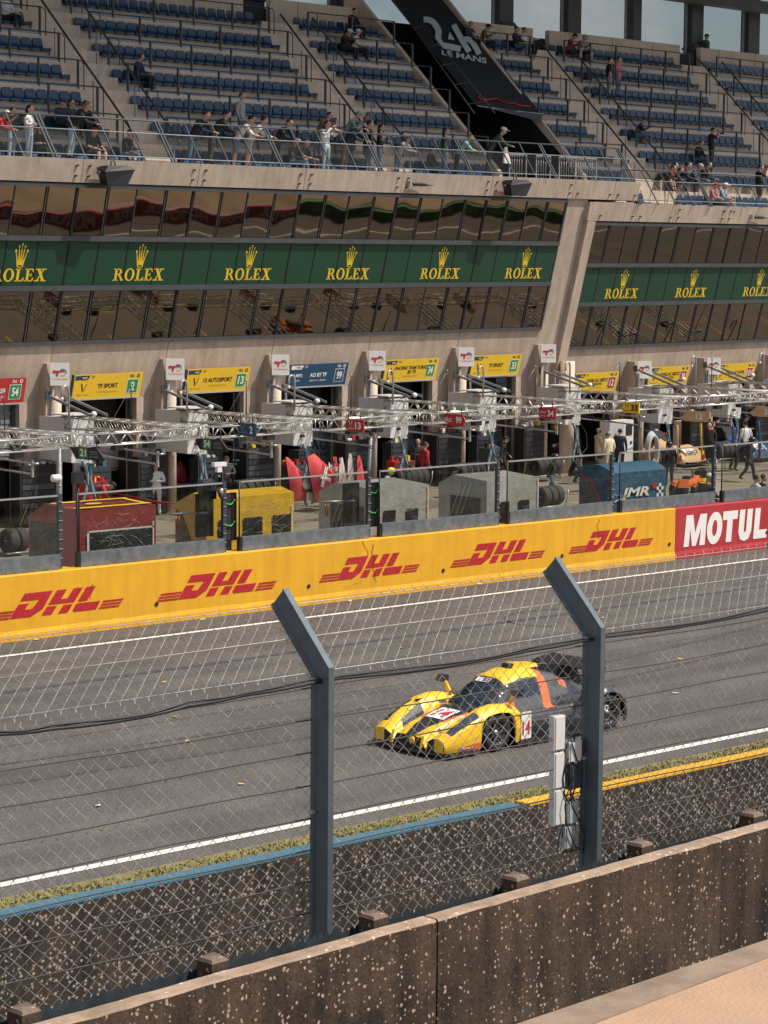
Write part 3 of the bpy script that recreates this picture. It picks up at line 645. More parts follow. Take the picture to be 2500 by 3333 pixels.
for rr, mm, e2 in ((.62, m_yel2, -.006), (.52, w_maroon, -.012), (.42, m_yel2, -.018)):
    fx = lambda y, zz: (-.004 + e2, y, zz)
    b.add([fx(.05 + 0, .25)] + [fx(.05 + rr * math.sin(k * math.pi / 16), .25 + rr * 1.5 * math.cos(k * math.pi / 16)) for k in range(9)], [tuple(range(10))], mm)
b.build('yellow_edging', t, fix=False); crease_glints(t, L, .5, zf - .1, 60, 1)
b = MB(); rect(b, lambda y, zz: (-.02, y, zz), .9, .45, d2 - .1, z2 - .12, w_black); b.build('side_window', t, fix=False)
t, L, zf, d1, z1, d2, z2, A = cart('yellow plastic-wrapped pit cart with black stripes on its front', (672, 1622), (957, 1606), (629, 1604), (570, 1637), w_yellow, w_yellow)
b = MB()
for x0, x1 in ((.35, .75), (1.12, 1.72), (2.05, 2.62)): rect(b, lambda x, y: (x, -.03, y), x0 * L / 2.75, .4, x1 * L / 2.75, zf - .55, w_black)
rect(b, lambda x, y: (x, -.035, y), L - .10, .4, L - .06, zf - .3, w_clear); rect(b, lambda x, y: (x, -.036, y), .1, .4, L - .06, .46, w_clear)
b.build('black_stripe', t, fix=False); crease_glints(t, L, .4, zf - .1, 60, 2)
b = MB(); b.add([(-.02, .5, .3), (-.02, d2 - .05, .3), (-.02, d2 - .05, z2 - .15), (-.02, d2 * .75, z2 - .3), (-.02, d2 * .45, zf * .55)], [(0, 1, 2, 3, 4)], w_black); b.build('side_flap', t, fix=False)
for nm, fl, fr, pk, bk in (('grey plastic-wrapped pit cart with two dark windows beside the hi-vis helmet', (1205, 1590), (1395, 1577), (1092, 1569), (1038, 1600)),
                           ('grey plastic-wrapped pit cart with an open dark end, nearer the blue cart', (1585, 1571), (1753, 1547), (1475, 1544), (1428, 1572))):
    t, L, zf, d1, z1, d2, z2, A = cart(nm, fl, fr, pk, bk, w_grey, w_grey, group='grey wrapped carts')
    b = MB()
    for x0, x1 in ((.36, .70), (1.0, 1.34)): rect(b, lambda x, y: (x, -.03, y), x0 * L / 1.65, .5, x1 * L / 1.65, zf - .62, w_black)
    for x0, y0, x1, y1 in ((L - .06, .4, L - .02, zf - .02), (.02, .42, L - .02, .46)): rect(b, lambda x, y: (x, -.035, y), x0, y0, x1, y1, w_clear)
    b.build('front_window', t, fix=False); crease_glints(t, L, .4, zf - .05, 45, int(fl[0]))
    b = MB(); rect(b, lambda y, zz: (-.02, y, zz), .25, .35, d2 - .5, zf - .5, w_black)
    for k in range(3): b.tube([(-.04, d2 - .1 - .2 * k, .4), (-.04, d2 * .5 - .2 * k, zf - .1)], .012, w_clear, 4)
    b.build('side_opening', t, fix=False)
t, L, zf, d1, z1, d2, z2, A = cart('dark blue cloth-covered pit cart with white team lettering and chequered flag', (1992, 1540), (2169, 1528), (1940, 1500), (1886, 1530), w_blue, w_blue, roundtop=True)
b = MB(); f = lambda x, y: (x, -.03, y); s = L / 2.2
def jmr(b, f, x, y, h, k=1.0):
    text(b, 'JMR', f, x, y, h, m_wprint, w=1.25 * k, bold=.03, shear=.45); text(b, 'JONOR RACING', f, x - .1 * k, y - h * .55, h * .26, m_wprint, w=1.75 * k, shear=.2)
    b.add([f(x - .25 * k, y - h * .05), f(x + .35 * k, y - h * .05), f(x + .25 * k, y + h * .08), f(x - .1 * k, y + h * .08)], [(0, 1, 2, 3)], m_wprint)
    for r_ in range(4):
        for c_ in range(3):
            if (r_ + c_) % 2 == 0: rect(b, f, x + (1.62 + c_ * .1) * k, y + h * (.05 + r_ * .28), x + (1.72 + c_ * .1) * k, y + h * (.33 + r_ * .28), m_wprint)
    rect(b, f, x + 1.42 * k, y + h * .75, x + 1.60 * k, y + h * 1.25, m_red); 
jmr(b, f, .30 * s, zf - .82, .36, .92 * s); b.build('lettering', t, fix=False)
b = MB(); fx = lambda y, zz: (-.02, d2 - y, zz)
pts = [fx(.05, .3)] + [fx(.05 + .0 + 1.2 * (1 - math.cos(k * .157)), .3 + (z2 - .35) * math.sin(math.pi / 2 - k * .157)) for k in range(11)]
b.add([fx(.08, .3), fx(.08, z2 - .1), fx(.5, z2 - .25), fx(.85, z2 - .8), fx(1.05, .3)], [(0, 1, 2, 3, 4)], w_black); b.tube([fx(.08, z2 - .1), fx(.5, z2 - .25), fx(.85, z2 - .8), fx(1.05, .3)], .03, m_red, 5)
b.build('side_flap', t, fix=False)
b = MB(); text(b, 'JMR', lambda x, y: (-.03, d2 - 1.15 - x * 1.0, y), 0, zf - .75, .18, m_wprint, w=.85, bold=.03, shear=.4); text(b, 'JONOR RACING', lambda x, y: (-.03, d2 - 1.1 - x, y), 0, zf - .88, .06, m_wprint, w=.95); b.build('small_lettering', t, fix=False)
# ---- black display boards tied to the screen posts
for i, (x0, y0, x1, y1, l) in enumerate(((722, 1606, 767, 1757, 'tied with green straps between the yellow cart and its glass screen'), (1196, 1572, 1231, 1712, 'tied with green straps beside the hi-vis helmet'))):
    p, q = ony(x0, y0, 46.25), ony(x1, y1, 46.25)
    t = thing('display_board', 'black flat display board ' + l, 'display', (p.x, 46.25, 0), group='black display boards'); wd, hg = q.x - p.x, p.z - q.z
    b = MB(); b.box((wd / 2, .0, q.z + hg / 2), (wd, .08, hg), m_black); b.box((wd / 2, -.045, q.z + hg / 2), (wd * .9, .01, hg * .96), m_dark); b.build('panel', t)
    b = MB(); b.box((-.35, .25, q.z + hg * .55), (.5, .1, hg * .9), m_black); b.build('back_box', t)
    for k in (.35, .8):
        b = MB(); b.tube([(-.02, -.06, q.z + hg * k), (wd * .5, -.09, q.z + hg * (k - .04)), (wd * .8, -.07, q.z + hg * (k + .05))], .015, mat('green_strap', (.06, .55, .05), .5), 5); b.build('strap', t)
    b = MB(); b.tube([(-1.3, .3, q.z + hg * .62), (-.3, .2, q.z + hg * .6)], .03, m_steelb, 6); b.tube([(-1.2, .3, q.z + hg * .6), (-1.18, .28, q.z + hg * .28)], .02, m_orange, 5); b.tube([(-1.1, .3, q.z + hg * .6), (-1.12, .28, q.z + hg * .3)], .02, m_orange, 5); b.build('arm', t)
# ---- weather camera mast and light on the wall
def mast(px, py0, py1, Y, lbl, nm='camera_mast'):
    p, q = ony(px, py0, Y), ony(px, py1, Y); return thing(nm, lbl, 'mast', (p.x, Y, 0)), p.z, q.z
t, za, zb = mast(724, 1508, 1640, 46.2, 'white anemometer on a thin mast with a black radio box, over the yellow cart')
b = MB(); b.tube([(0, 0, zb - .3), (0, 0, za)], .02, m_black, 6); b.build('pole', t)
b = MB(); b.box((-.1, 0, za - .02), (.38, .12, .10), m_white); b.box((-.12, 0, za - .14), (.14, .1, .14), m_white); b.tube([(.0, 0, za), (.45, 0, za - .05)], .02, m_dsteel, 5)
for a in range(3): b.ball((.42 + .07 * math.cos(a * 2.1), .07 * math.sin(a * 2.1), za + .04), .035, m_black, 6, 4)
b.build('sensor', t)
b = MB(); b.box((-.55, 0, za - .55), (.28, .2, .38), m_dsteel); b.box((-.40, -.05, za - .75), (.2, .2, .2), m_black); b.build('radio_box', t)
b = MB(); b.lathe([(.05, 0), (.09, .06), (.09, .28), (.0, .3)], m_steelb, (-.02, -.05, za - .85), (-.5, -.2, .8), 10); b.build('lamp', t)
t, za, zb = mast(255, 1555, 1845, 46.1, 'thin black mast with a black antenna box before the maroon cart')
b = MB(); b.tube([(0, 0, zb), (0, 0, za)], .022, m_black, 6); b.build('pole', t)
b = MB(); b.box((-.02, 0, za), (.26, .16, .26), m_black); b.tube([(.1, 0, za), (.14, 0, za + .45)], .008, m_black, 4); b.box((-.05, -.04, za - .7), (.08, .06, .35), m_black); b.build('antenna_box', t)
t, za, zb = mast(193, 1460, 1840, 46.1, 'tall galvanised pole with a white camera at the end of the first glass screen', 'camera_pole')
b = MB(); b.tube([(0, 0, zb), (0, 0, za)], .045, m_steel, 8)
for k in range(5): b.lathe([(.055, 0), (.055, .03)], m_steelb, (0, 0, zb + .25 + k * .4), n=8)
b.build('pole', t)
b = MB(); b.lathe([(.07, 0), (.09, .05), (.09, .22), (.05, .26)], m_white, (.0, -.03, za - .68), (-1, -.1, 0), 10); b.build('camera', t)
# ================================================================== pit building
FB = .25
def fv(z, dz=0): return 60.61 - FB * (z - dz - 5.2)
m_win = bpy.data.materials.new('window_glass'); m_win.use_nodes = True; N_, L_, p_ = nodes(m_win)
p_.inputs['Metallic'].default_value = 1; p_.inputs['Roughness'].default_value = .02
geo = N_.new('ShaderNodeNewGeometry'); tcn = N_.new('ShaderNodeTexCoord')
def wavy(m, tilt, col):
    N, L, p = nodes(m); g = N.new('ShaderNodeNewGeometry'); c = N.new('ShaderNodeTexCoord')
    mp = N.new('ShaderNodeMapping'); mp.inputs['Scale'].default_value = (.55, .55, .8); L.new(c.outputs['Object'], mp.inputs['Vector'])
    n = N.new('ShaderNodeTexNoise'); n.inputs['Scale'].default_value = 1.0; n.inputs['Detail'].default_value = 1; L.new(mp.outputs['Vector'], n.inputs['Vector'])
    s = N.new('ShaderNodeVectorMath'); s.operation = 'SUBTRACT'; s.inputs[1].default_value = (.5, .5, .5); L.new(n.outputs['Color'], s.inputs[0])
    k = N.new('ShaderNodeVectorMath'); k.operation = 'MULTIPLY_ADD'; k.inputs[1].default_value = (.012, .0, .018); k.inputs[2].default_value = (0, 0, tilt); L.new(s.outputs[0], k.inputs[0])
    a = N.new('ShaderNodeVectorMath'); a.operation = 'ADD'; L.new(g.outputs['Normal'], a.inputs[0]); L.new(k.outputs[0], a.inputs[1])
    z = N.new('ShaderNodeVectorMath'); z.operation = 'NORMALIZE'; L.new(a.outputs[0], z.inputs[0]); L.new(z.outputs[0], p.inputs['Normal'])
    p.inputs['Base Color'].default_value = (*col, 1)
wavy(m_win, .125, (.21, .172, .13))
m_winl = bpy.data.materials.new('window_glass_lower'); m_winl.use_nodes = True; nodes(m_winl)[2].inputs['Metallic'].default_value = 1; nodes(m_winl)[2].inputs['Roughness'].default_value = .03
wavy(m_winl, .0, (.15, .13, .105))
m_frame = mat('window_frame', (.045, .048, .052), .5, .1, var=.15, scale=5)
m_gpan = mat('green_panel', (.003, .046, .022), .62, var=.06, scale=2)
m_gold = mat('gold_print', (.72, .50, .022), .5, var=.03)
m_joint = mat('joint', (.10, .08, .065), .9, var=0)
def crown(b, f, cx, cy, h):
    w_ = h * .64
    for k, (bx, tx, ty) in enumerate(((-.20, -.5, .72), (-.11, -.25, .9), (0, 0, 1.0), (.11, .25, .9), (.20, .5, .72))):
        b.add([f(cx + (bx - .075) * w_, cy + .10 * h), f(cx + (bx + .075) * w_, cy + .10 * h), f(cx + (tx + .018) * w_, cy + ty * h), f(cx + (tx - .018) * w_, cy + ty * h)], [(0, 1, 2, 3)], m_gold)
        g2 = lambda x, y: f(x, y, .004); b.add([g2(cx + tx * w_ + x, cy + ty * h + y) for x, y in ring(0, 0, .05 * h, .065 * h, 10)], [tuple(range(10))], m_gold)
    b.flat([[(cx + x, cy + .07 * h + y) for x, y in ring(0, 0, .30 * w_, .085 * h, 18)], [(cx + x, cy + .065 * h + y) for x, y in ring(0, 0, .22 * w_, .04 * h, 14)]], lambda x, y: f(x, y, .008), m_gold)
def rolex(b, f, x0, y0, w_, h):
    s = w_ / 5.35; T = .15
    def R(x, y, a, c): b.add([f(x0 + x * s, y0 + y * h), f(x0 + a * s, y0 + y * h), f(x0 + a * s, y0 + c * h), f(x0 + x * s, y0 + c * h)], [(0, 1, 2, 3)], m_gold)
    def P(pts, e=.004): b.add([f(x0 + x * s, y0 + y * h, e) for x, y in pts], [tuple(range(len(pts)))], m_gold)
    R(.15, 0, .40, 1); R(0, 0, .55, .09); R(0, .91, .4, 1)
    b.flat([[(x0 + x * s, y0 + y * h) for x, y in [(.38, 1)] + [(.5 + .36 * math.sin(a * math.pi / 10), .74 + .26 * math.cos(a * math.pi / 10)) for a in range(11)] + [(.38, .48), (.38, .57)] + [(.5 + .13 * math.sin(math.pi - a * math.pi / 10), .74 + .17 * math.cos(math.pi - a * math.pi / 10)) for a in range(11)] + [(.38, .91)]]], lambda x, y: f(x, y, .005), m_gold)
    P([(.48, .52), (.70, .52), (1.05, .09), (1.12, 0), (.86, 0)]); R(.84, 0, 1.15, .09)
    b.flat([[(x0 + (1.72 + x) * s, y0 + (.5 + y) * h) for x, y in ring(0, 0, .52, .52, 28)], [(x0 + (1.72 + x) * s, y0 + (.5 + y) * h) for x, y in ring(0, 0, .27, .43, 24)]], lambda x, y: f(x, y, .004), m_gold)
    R(2.50, 0, 2.75, 1); R(2.35, .91, 2.9, 1); R(2.35, 0, 3.15, .09); P([(2.95, .05), (3.2, .05), (3.25, .32), (3.17, .32)])
    R(3.45, 0, 3.70, 1); R(3.3, 0, 4.1, .09); R(3.3, .91, 4.1, 1); R(3.65, .46, 3.95, .54); P([(3.95, .05), (4.15, .05), (4.2, .3), (4.12, .3)]); P([(3.95, .95), (4.12, .95), (4.16, .72), (4.09, .72)]); P([(3.9, .36), (3.97, .36), (3.97, .64), (3.9, .64)])
    P([(4.45, 1), (4.75, 1), (5.32, 0), (5.02, 0)], .006); P([(5.10, 1), (5.22, 1), (4.60, 0), (4.46, 0)]); R(4.33, .91, 4.88, 1); R(4.95, .91, 5.4, 1); R(4.3, 0, 4.76, .09); R(4.9, 0, 5.45, .09)
RGW = random.Random(12)
def building(lbl, u0, u1, joints, dz, name='pit_building', doors=True):
    t = thing(name, lbl, 'building', (0, 0, 0), TH)
    F = lambda u, z, o=0: (u, fv(z, 0) - (-dz * FB) * 0 - o, z) if dz == 0 else (u, 60.61 - FB * (z - 5.2) - o, z)
    z0, zl, z1, z2, z3, z4, z5, z6 = 3.95 + dz, 5.82 + dz, 7.56 + dz, 7.68 + dz, 9.15 + dz, 9.27 + dz, 10.9 + dz, 10.96 + dz
    b = MB(); b.hexa([F(u0, z0), F(u1, z0), (u1, 62.2, z0), (u0, 62.2, z0)], [F(u0, zl), F(u1, zl), (u1, 62.2, zl), (u0, 62.2, zl)], m_conc); b.build('lower_wall', t)
    b = MB(); b.hexa([F(u0, zl + .001, -.09), F(u1, zl + .001, -.09), (u1, 62.2, zl + .001), (u0, 62.2, zl + .001)], [F(u0, z6, -.09), F(u1, z6, -.09), (u1, 62.2, z6), (u0, 62.2, z6)], m_dark); b.build('window_backing', t)
    for j in joints:
        if u0 < j < u1:
            b = MB(); b.add([F(j - .012, z0, .004), F(j + .012, z0, .004), F(j + .012, zl, .004), F(j - .012, zl, .004)], [(0, 1, 2, 3)], m_joint); b.build('joint', t, fix=False)
    edges = sorted(set([u0] + [j for j in joints if u0 < j < u1] + [u1]))
    for a, c in zip(edges[:-1], edges[1:]):
        np_ = 4; st = (c - a) / np_
        # short end bays keep the same pane width counted back from the joint
        for k in range(np_):
            pa, pc = a + st * k + .035, a + st * (k + 1) - .035
            for (za, zb, mm, nm) in ((zl + .07, z1 - .04, m_winl, 'window'), (z4 + .04, z5 - .07, m_win, 'window'), (z2 + .02, z3 - .02, m_gpan, 'green_panel')):
                off = .0 if nm == 'window' else .012
                e = [0, 0, 0] if nm != 'window' else [RGW.uniform(-.006, .006) for _ in range(3)]
                b = MB(); b.add([F(pa, za, off), F(pc, za, off + e[0]), F(pc, zb, off + e[0] + e[1]), F(pa, zb, off + e[1])], [(0, 1, 2, 3)], mm); b.build(nm, t, fix=False)
        b = MB()
        for k in range(np_ + 1):
            uu = a + st * k; wd = .05 if k in (0, np_) else .028
            for (za, zb) in ((zl, z1), (z3, z5)): b.bar(F(uu, za, .0), F(uu, zb, .0), wd * (2 if k in (0, np_) else 1.3), .06, m_frame, (0, 1, 0))
            b.bar(F(uu, z2, .012), F(uu, z3, .012), wd * (1.4 if k in (0, np_) else .8), .03, m_frame, (0, 1, 0))
        for k in range(np_):                # slim opening-sash line
            uu = a + st * k + .09
            if k % 2: b.bar(F(uu, zl + .06, .01), F(uu, z1 - .04, .01), .016, .03, m_frame, (0, 1, 0)); b.bar(F(uu, z4, .01), F(uu, z5 - .06, .01), .016, .03, m_frame, (0, 1, 0))
        for zz, hh in ((zl + .03, .11), (z1 + .06, .17), (z3 + .06, .17), (z5 - .03, .12)): b.bar(F(a, zz, .02), F(c, zz, .02), hh, .12, m_frame, (0, 1, 0))
        b.build('window_frame', t, fix=False)
        b = MB(); f = lambda x, y, e=0: F(x, y, .018 + e)
        cx = a + st * 2.5; crown(b, f, cx, z3 - .86, .72); rolex(b, f, cx - 1.08, z2 + .17, 2.16, .40); b.build('crown_and_lettering', t, fix=False)
    return t, F
J1 = [49.6 + 5.0 * i for i in range(-3, 6)]
J2 = [76.3] + [81.0 + 5.0 * i for i in range(0, 6)]
bl1, F1 = building('long concrete pit building with bronze windows and green crown-sign panels, up to the pilaster step', 34.6, 74.45, J1, 0)
bl2, F2 = building('lower concrete pit building beyond the pilaster step, with bronze windows and green panels', 76.3, 106, J2, -.85)
# parapets
def parapet(t, u0, u1, z0, z1, joints):
    edges = [u0] + [j for j in joints if u0 < j < u1] + [u1]
    for a, c in zip(edges[:-1], edges[1:]):
        b = MB(); a2, c2 = a + .012, c - .012; o = .10
        lo = [(a2, fv(z0) - o, z0), (c2, fv(z0) - o, z0), (c2, 61, z0), (a2, 61, z0)]; hi = [(a2, fv(z1) - o, z1), (c2, fv(z1) - o, z1), (c2, 61, z1), (a2, 61, z1)]
        b.hexa(lo, hi, m_conc)
        for uu in (a2 + .25, c2 - .25):
            for zz in (z0 + .2, z1 - .22)[:1 + int(c2 - a2 > 3)]: b.box((uu, fv(zz) - o - .02, zz), (.09, .05, .05), m_dsteel); b.box((uu + .02, fv(zz) - o - .05, zz + .02), (.04, .06, .03), m_black)
        b.build('parapet', t)
parapet(bl1, 34.6, 78.85, 10.97, 11.71, J1 + [77.2])
parapet(bl2, 76.35, 106, 10.13, 10.87, [79.0, 81.6, 85.3, 90.3, 95.3])
b = MB(); b.box((57, 60.0, 11.53), (44, 1.9, .18), m_concl); b.build('deck', bl1)
b = MB(); b.box((92.5, 59.9, 10.69), (27.2, 1.0, .18), m_concl); b.build('deck', bl2)
# pilaster between the two buildings
b = MB(); F = F1
b.hexa([F(74.45, 3.1, -.0), F(75.75, 3.1, .0), (75.75, 62, 3.1), (74.45, 62, 3.1)], [F(74.45, 10.96, .0), F(75.75, 10.96, .0), (75.75, 62, 10.96), (74.45, 62, 10.96)], m_conc); b.build('pilaster', bl1)
b = MB(); b.hexa([F(75.76, 3.1, .22), F(76.28, 3.1, .22), (76.28, 62, 3.1), (75.76, 62, 3.1)], [F(75.76, 10.12, .22), F(76.28, 10.12, .22), (76.28, 62, 10.12), (75.76, 62, 10.12)], m_conc); b.build('pilaster', bl2)
b = MB(); b.hexa([F(75.70, 10.13, .22), F(76.34, 10.13, .22), (76.34, 62, 10.13), (75.70, 62, 10.13)], [F(75.70, 10.87, .2), F(76.34, 10.87, .2), (76.34, 62, 10.87), (75.70, 62, 10.87)], m_conc); b.build('parapet_end', bl2)
# ---- garages: piers, jambs, lintels, interiors
PU = [49.6 + 5.0 * i for i in range(-2, 6)] + [81.0 + 5.0 * i for i in range(0, 5)]
def garage(t, uL, uR, dz, open_=True, left=.35):
    zt = 3.95 + dz; a, c = uL + left, uR - 1.05
    b = MB(); b.box(((c + uR) / 2 + .02, 61.2, zt / 2), (uR - c + .04, .55, zt), m_conc); b.build('pier', t)
    b = MB(); b.box((c - .06, 61.2, zt / 2), (.12, .14, zt), m_dsteel); b.build('door_jamb', t)
    b = MB()
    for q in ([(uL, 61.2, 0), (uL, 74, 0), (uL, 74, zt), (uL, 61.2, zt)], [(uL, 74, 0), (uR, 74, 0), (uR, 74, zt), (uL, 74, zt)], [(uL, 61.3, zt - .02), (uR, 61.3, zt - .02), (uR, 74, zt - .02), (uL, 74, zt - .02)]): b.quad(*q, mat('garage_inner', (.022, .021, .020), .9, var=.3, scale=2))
    b.build('garage_interior', t, fix=False)
    b = MB()
    if not open_:
        for k in range(14):
            zz = zt - .1 - k * .13; b.box(((a + c) / 2, 61.25 + (.03 if k % 2 else 0), zz), (c - a, .05, .13), m_steel)
        b.box(((a + c) / 2, 61.6, zt / 2 - .2), (c - a, .02, zt - .4), m_dark); b.build('roller_shutter', t)
    else:
        b.box(((a + c) / 2 + .3, 61.9, zt - .55), (c - a - .8, .05, 1.1), m_dark); b.build('shutter_box', t)
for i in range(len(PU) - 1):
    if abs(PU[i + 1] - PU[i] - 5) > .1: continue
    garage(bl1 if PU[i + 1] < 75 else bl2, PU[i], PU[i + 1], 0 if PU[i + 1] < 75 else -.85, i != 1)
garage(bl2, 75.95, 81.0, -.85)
# buttress + round column at every pier
def buttress(t, u, dz, top=5.2):
    b = MB(); z1 = top + dz
    b.hexa([(u - .45, 60.55, 0), (u + .12, 60.42, 0), (u + .12, 62, 0), (u - .45, 62, 0)], [(u - .30, 60.42, z1), (u + .12, 60.42, z1), (u + .12, 62, z1), (u - .30, 62, z1)], m_conc); b.build('buttress', t)
    b = MB(); b.tube([(u, 60.35, 0), (u, 60.35, z1 - .62)], .175, m_concl, 12); b.build('round_column', t)
for u in PU: buttress(bl1 if u < 75 else bl2, u, 0 if u < 75 else -.85)
b = MB(); b.tube([(76.05, 60.3, 0), (76.05, 60.3, 4.5)], .30, m_concl, 14); b.build('round_column', bl2)
# ================================================================== boards over the garages
m_ttl = [mat('logo_red', (.55, .03, .03), .5, var=0), mat('logo_blue', (.02, .12, .35), .5, var=0), mat('logo_teal', (.02, .35, .40), .5, var=0), mat('logo_yellow', (.75, .5, .05), .5, var=0)]
def fuel_sign(u, dz, lbl):
    t = thing('fuel_sign', lbl, 'sign', W(u - .03, 60.12, 4.5 + dz), TH + math.radians(-36), group='white fuel-brand signs on the pit columns')
    b = MB(); b.box((0, 0, .36), (.62, .10, .72), m_white); b.build('panel', t)
    b = MB(); f = lambda x, y: (x, -.056, y)
    for k in range(14):
        a0, a1 = -2.3 + k * .36, -2.3 + (k + 1) * .36; mm = m_ttl[3] if k < 5 else (m_ttl[2] if k < 10 else m_ttl[1])
        b.add([f(.10 + .12 * math.cos(a0), .42 + .12 * math.sin(a0)), f(.10 + .12 * math.cos(a1), .42 + .12 * math.sin(a1)), f(.10 + .075 * math.cos(a1), .42 + .075 * math.sin(a1)), f(.10 + .075 * math.cos(a0), .42 + .075 * math.sin(a0))], [(0, 1, 2, 3)], mm)
    f2 = lambda x, y: (x, -.060, y); b.add([f2(-.24, .43), f2(-.20, .40), f2(.14, .44), f2(.22, .50), f2(.0, .475), f2(-.22, .49)], [(0, 1, 2, 3, 4, 5)], m_ttl[0]); b.add([f2(-.12, .30), f2(-.06, .29), f2(-.03, .43), f2(-.12, .42)], [(0, 1, 2, 3)], m_ttl[0])
    text(b, 'TotalEnergies', f, -.25, .17, .07, m_ttl[0], w=.5); b.build('logo', t, fix=False)
flb = ['cut off by the picture', 'between the red board and the yellow number 2 board', 'beside the yellow number 13 board', 'beside the dark blue number 99 board', 'beside the yellow number 34 board', 'beside the yellow number 33 board', 'at the building step, over the bare round column', 'beside the yellow number 38 board', 'beside the yellow number 101 board', 'past the yellow number 101 board', 'beyond the last board']
for i, u in enumerate([44.6 + 5 * i for i in range(7)] + [81.0, 86.0, 91.0]): fuel_sign(u, 0 if u < 75 else -.85, 'white fuel-brand sign ' + flb[i])
def team_board(px, w_px, dz, col, lines, num, numcol, lbl, txtm=m_blkprint, sub='CORVETTE Z06 LMGT3.R', num_frame=False):
    """px: photo px of the two bottom corners"""
    zb = 3.93 + dz
    A = onpl(px[0], px[1], 60.61, 5.2, FB); B_ = onpl(px[2], px[3], 60.61, 5.2, FB); u0, u1 = A.x, B_.x; zb = (A.z + B_.z) / 2; hgt = .82
    o = .30
    t = thing('team_board', lbl, 'sign', (0, 0, 0), TH, group='team boards over the garages'); f = lambda x, y, e=0: (u0 + x, fv(zb + y) - o - e, zb + y)
    w_ = u1 - u0
    b = MB(); b.hexa([f(0, 0, 0), f(w_, 0, 0), f(w_, 0, -.08), f(0, 0, -.08)], [f(0, hgt, 0), f(w_, hgt, 0), f(w_, hgt, -.08), f(0, hgt, -.08)], col); b.build('panel', t)
    b = MB(); b.bar(f(0, -.01, .0), f(w_, -.01, .0), .05, .04, m_steelb, (0, 1, 0)); b.bar(f(-.01, 0, -.04), f(-.01, hgt, -.04), .05, .10, m_dsteel, (0, 1, 0)); b.build('frame', t, fix=False)
    b = MB(); g = lambda x, y: f(x, y, .006); g2 = lambda x, y: f(x, y, .010)
    b.add([g(.06, hgt - .18), g(.24, hgt - .18), g(.40, hgt - .04), g(.06, hgt - .04)], [(0, 1, 2, 3)], m_navy if txtm is m_blkprint else m_wprint)
    b.add([g(.27, hgt - .18), g(.58, hgt - .18), g(.68, hgt - .04), g(.32, hgt - .04)], [(0, 1, 2, 3)], m_blkprint if txtm is m_blkprint else m_wprint); text(b, 'WEC', g2, .34, hgt - .15, .07, m_wprint if txtm is m_blkprint else m_navy, w=.22, bold=.02)
    text(b, '24', g, .74, hgt - .13, .09, txtm, w=.14)
    text(b, 'FIA', g, w_ - .55, hgt - .16, .10, txtm, w=.18, bold=.02); b.flat([[(w_ - .20 + x, hgt - .11 + y) for x, y in ring(0, 0, .065, .065, 12)], [(w_ - .20 + x, hgt - .11 + y) for x, y in ring(0, 0, .035, .035, 12)]], g, txtm)
    if txtm is m_blkprint:
        b.add([g(.33, .52), g(.38, .52), g(.45, .30), g(.42, .22), ], [(0, 1, 2, 3)], m_blkprint); b.add([g(.45, .24), g(.48, .26), g(.60, .52), g(.55, .50)], [(0, 1, 2, 3)], m_red)
        text(b, 'HERTZ TEAM', g, .2, .12, .04, m_red, w=.5)
    else: text(b, 'LMP2', g, .25, .36, .12, txtm, w=.42, bold=.02); text(b, 'PRO/AM', g, .27, .2, .07, txtm, w=.3)
    b.build('emblem', t, fix=False)
    b = MB()
    if len(lines) == 1: text(b, lines[0], g, w_ * .5 + .0, .42, .15, txtm, bold=.03, center=True)
    else:
        for k, s_ in enumerate(lines): text(b, s_, g, w_ * .52, .50 - .17 * k, .135, txtm, bold=.03, center=True)
    text(b, sub, g, w_ * .5, .22 if len(lines) == 1 else .18, .06, mat('faint_print', (.45, .26, .02), .5, var=0) if txtm is m_blkprint else txtm, w=.85, center=True); b.build('lettering', t, fix=False)
    b = MB(); x0 = w_ - .62
    rect(b, g, x0 - .02, .13, x0 + .46, .61, m_wprint); rect(b, g2, x0, .15, x0 + .44, .59, numcol)
    text(b, num, lambda x, y: f(x, y, .014), x0 + .22, .37, .29, m_wprint, w=.135 * len(num) + (.05 if len(num) == 1 else 0), bold=.03 if len(num) > 1 else .015, center=True); b.build('number', t, fix=False)
Y_ = m_yel2
team_board((-150, 1322, 56, 1308), 0, 0, mat('red_board', (.45, .025, .03), .5, var=.05), ['AF CORSE'], '54', m_green, 'red garage board with the green number 54, cut by the picture edge', m_wprint)
team_board((211, 1302, 435, 1287), 0, 0, Y_, ['TF SPORT'], '2', m_green, 'yellow garage board with the green number 2')
team_board((579, 1280, 785, 1267), 0, 0, Y_, ['13 AUTOSPORT'], '13', m_green, 'yellow garage board with the green number 13')
team_board((914, 1262, 1103, 1250), 0, 0, m_navy, ['AO BY TF'], '99', m_navy, 'dark blue garage board with the number 99', m_wprint, 'ORECA 07 - GIBSON')
team_board((1224, 1244, 1398, 1232), 0, 0, Y_, ['RACING TEAM TURKEY', 'BY TF'], '34', m_green, 'yellow garage board with the green number 34')
team_board((1507, 1228, 1668, 1216), 0, 0, Y_, ['TF SPORT'], '33', m_green, 'yellow garage board with the green number 33')
team_board((1842, 1280, 1984, 1271), 0, -.85, Y_, ['CADILLAC HERTZ', 'TEAM JOTA'], '12', m_red, 'yellow garage board with the dark red number 12', sub='CADILLAC V-SERIES.R')
team_board((2084, 1257, 2215, 1251), 0, -.85, Y_, ['CADILLAC HERTZ', 'TEAM JOTA'], '38', m_red, 'yellow garage board with the dark red number 38', sub='CADILLAC V-SERIES.R')
team_board((2302, 1244, 2430, 1240), 0, -.85, Y_, ['CADILLAC WTR'], '101', m_red, 'yellow garage board with the dark red number 101', sub='CADILLAC V-SERIES.R')
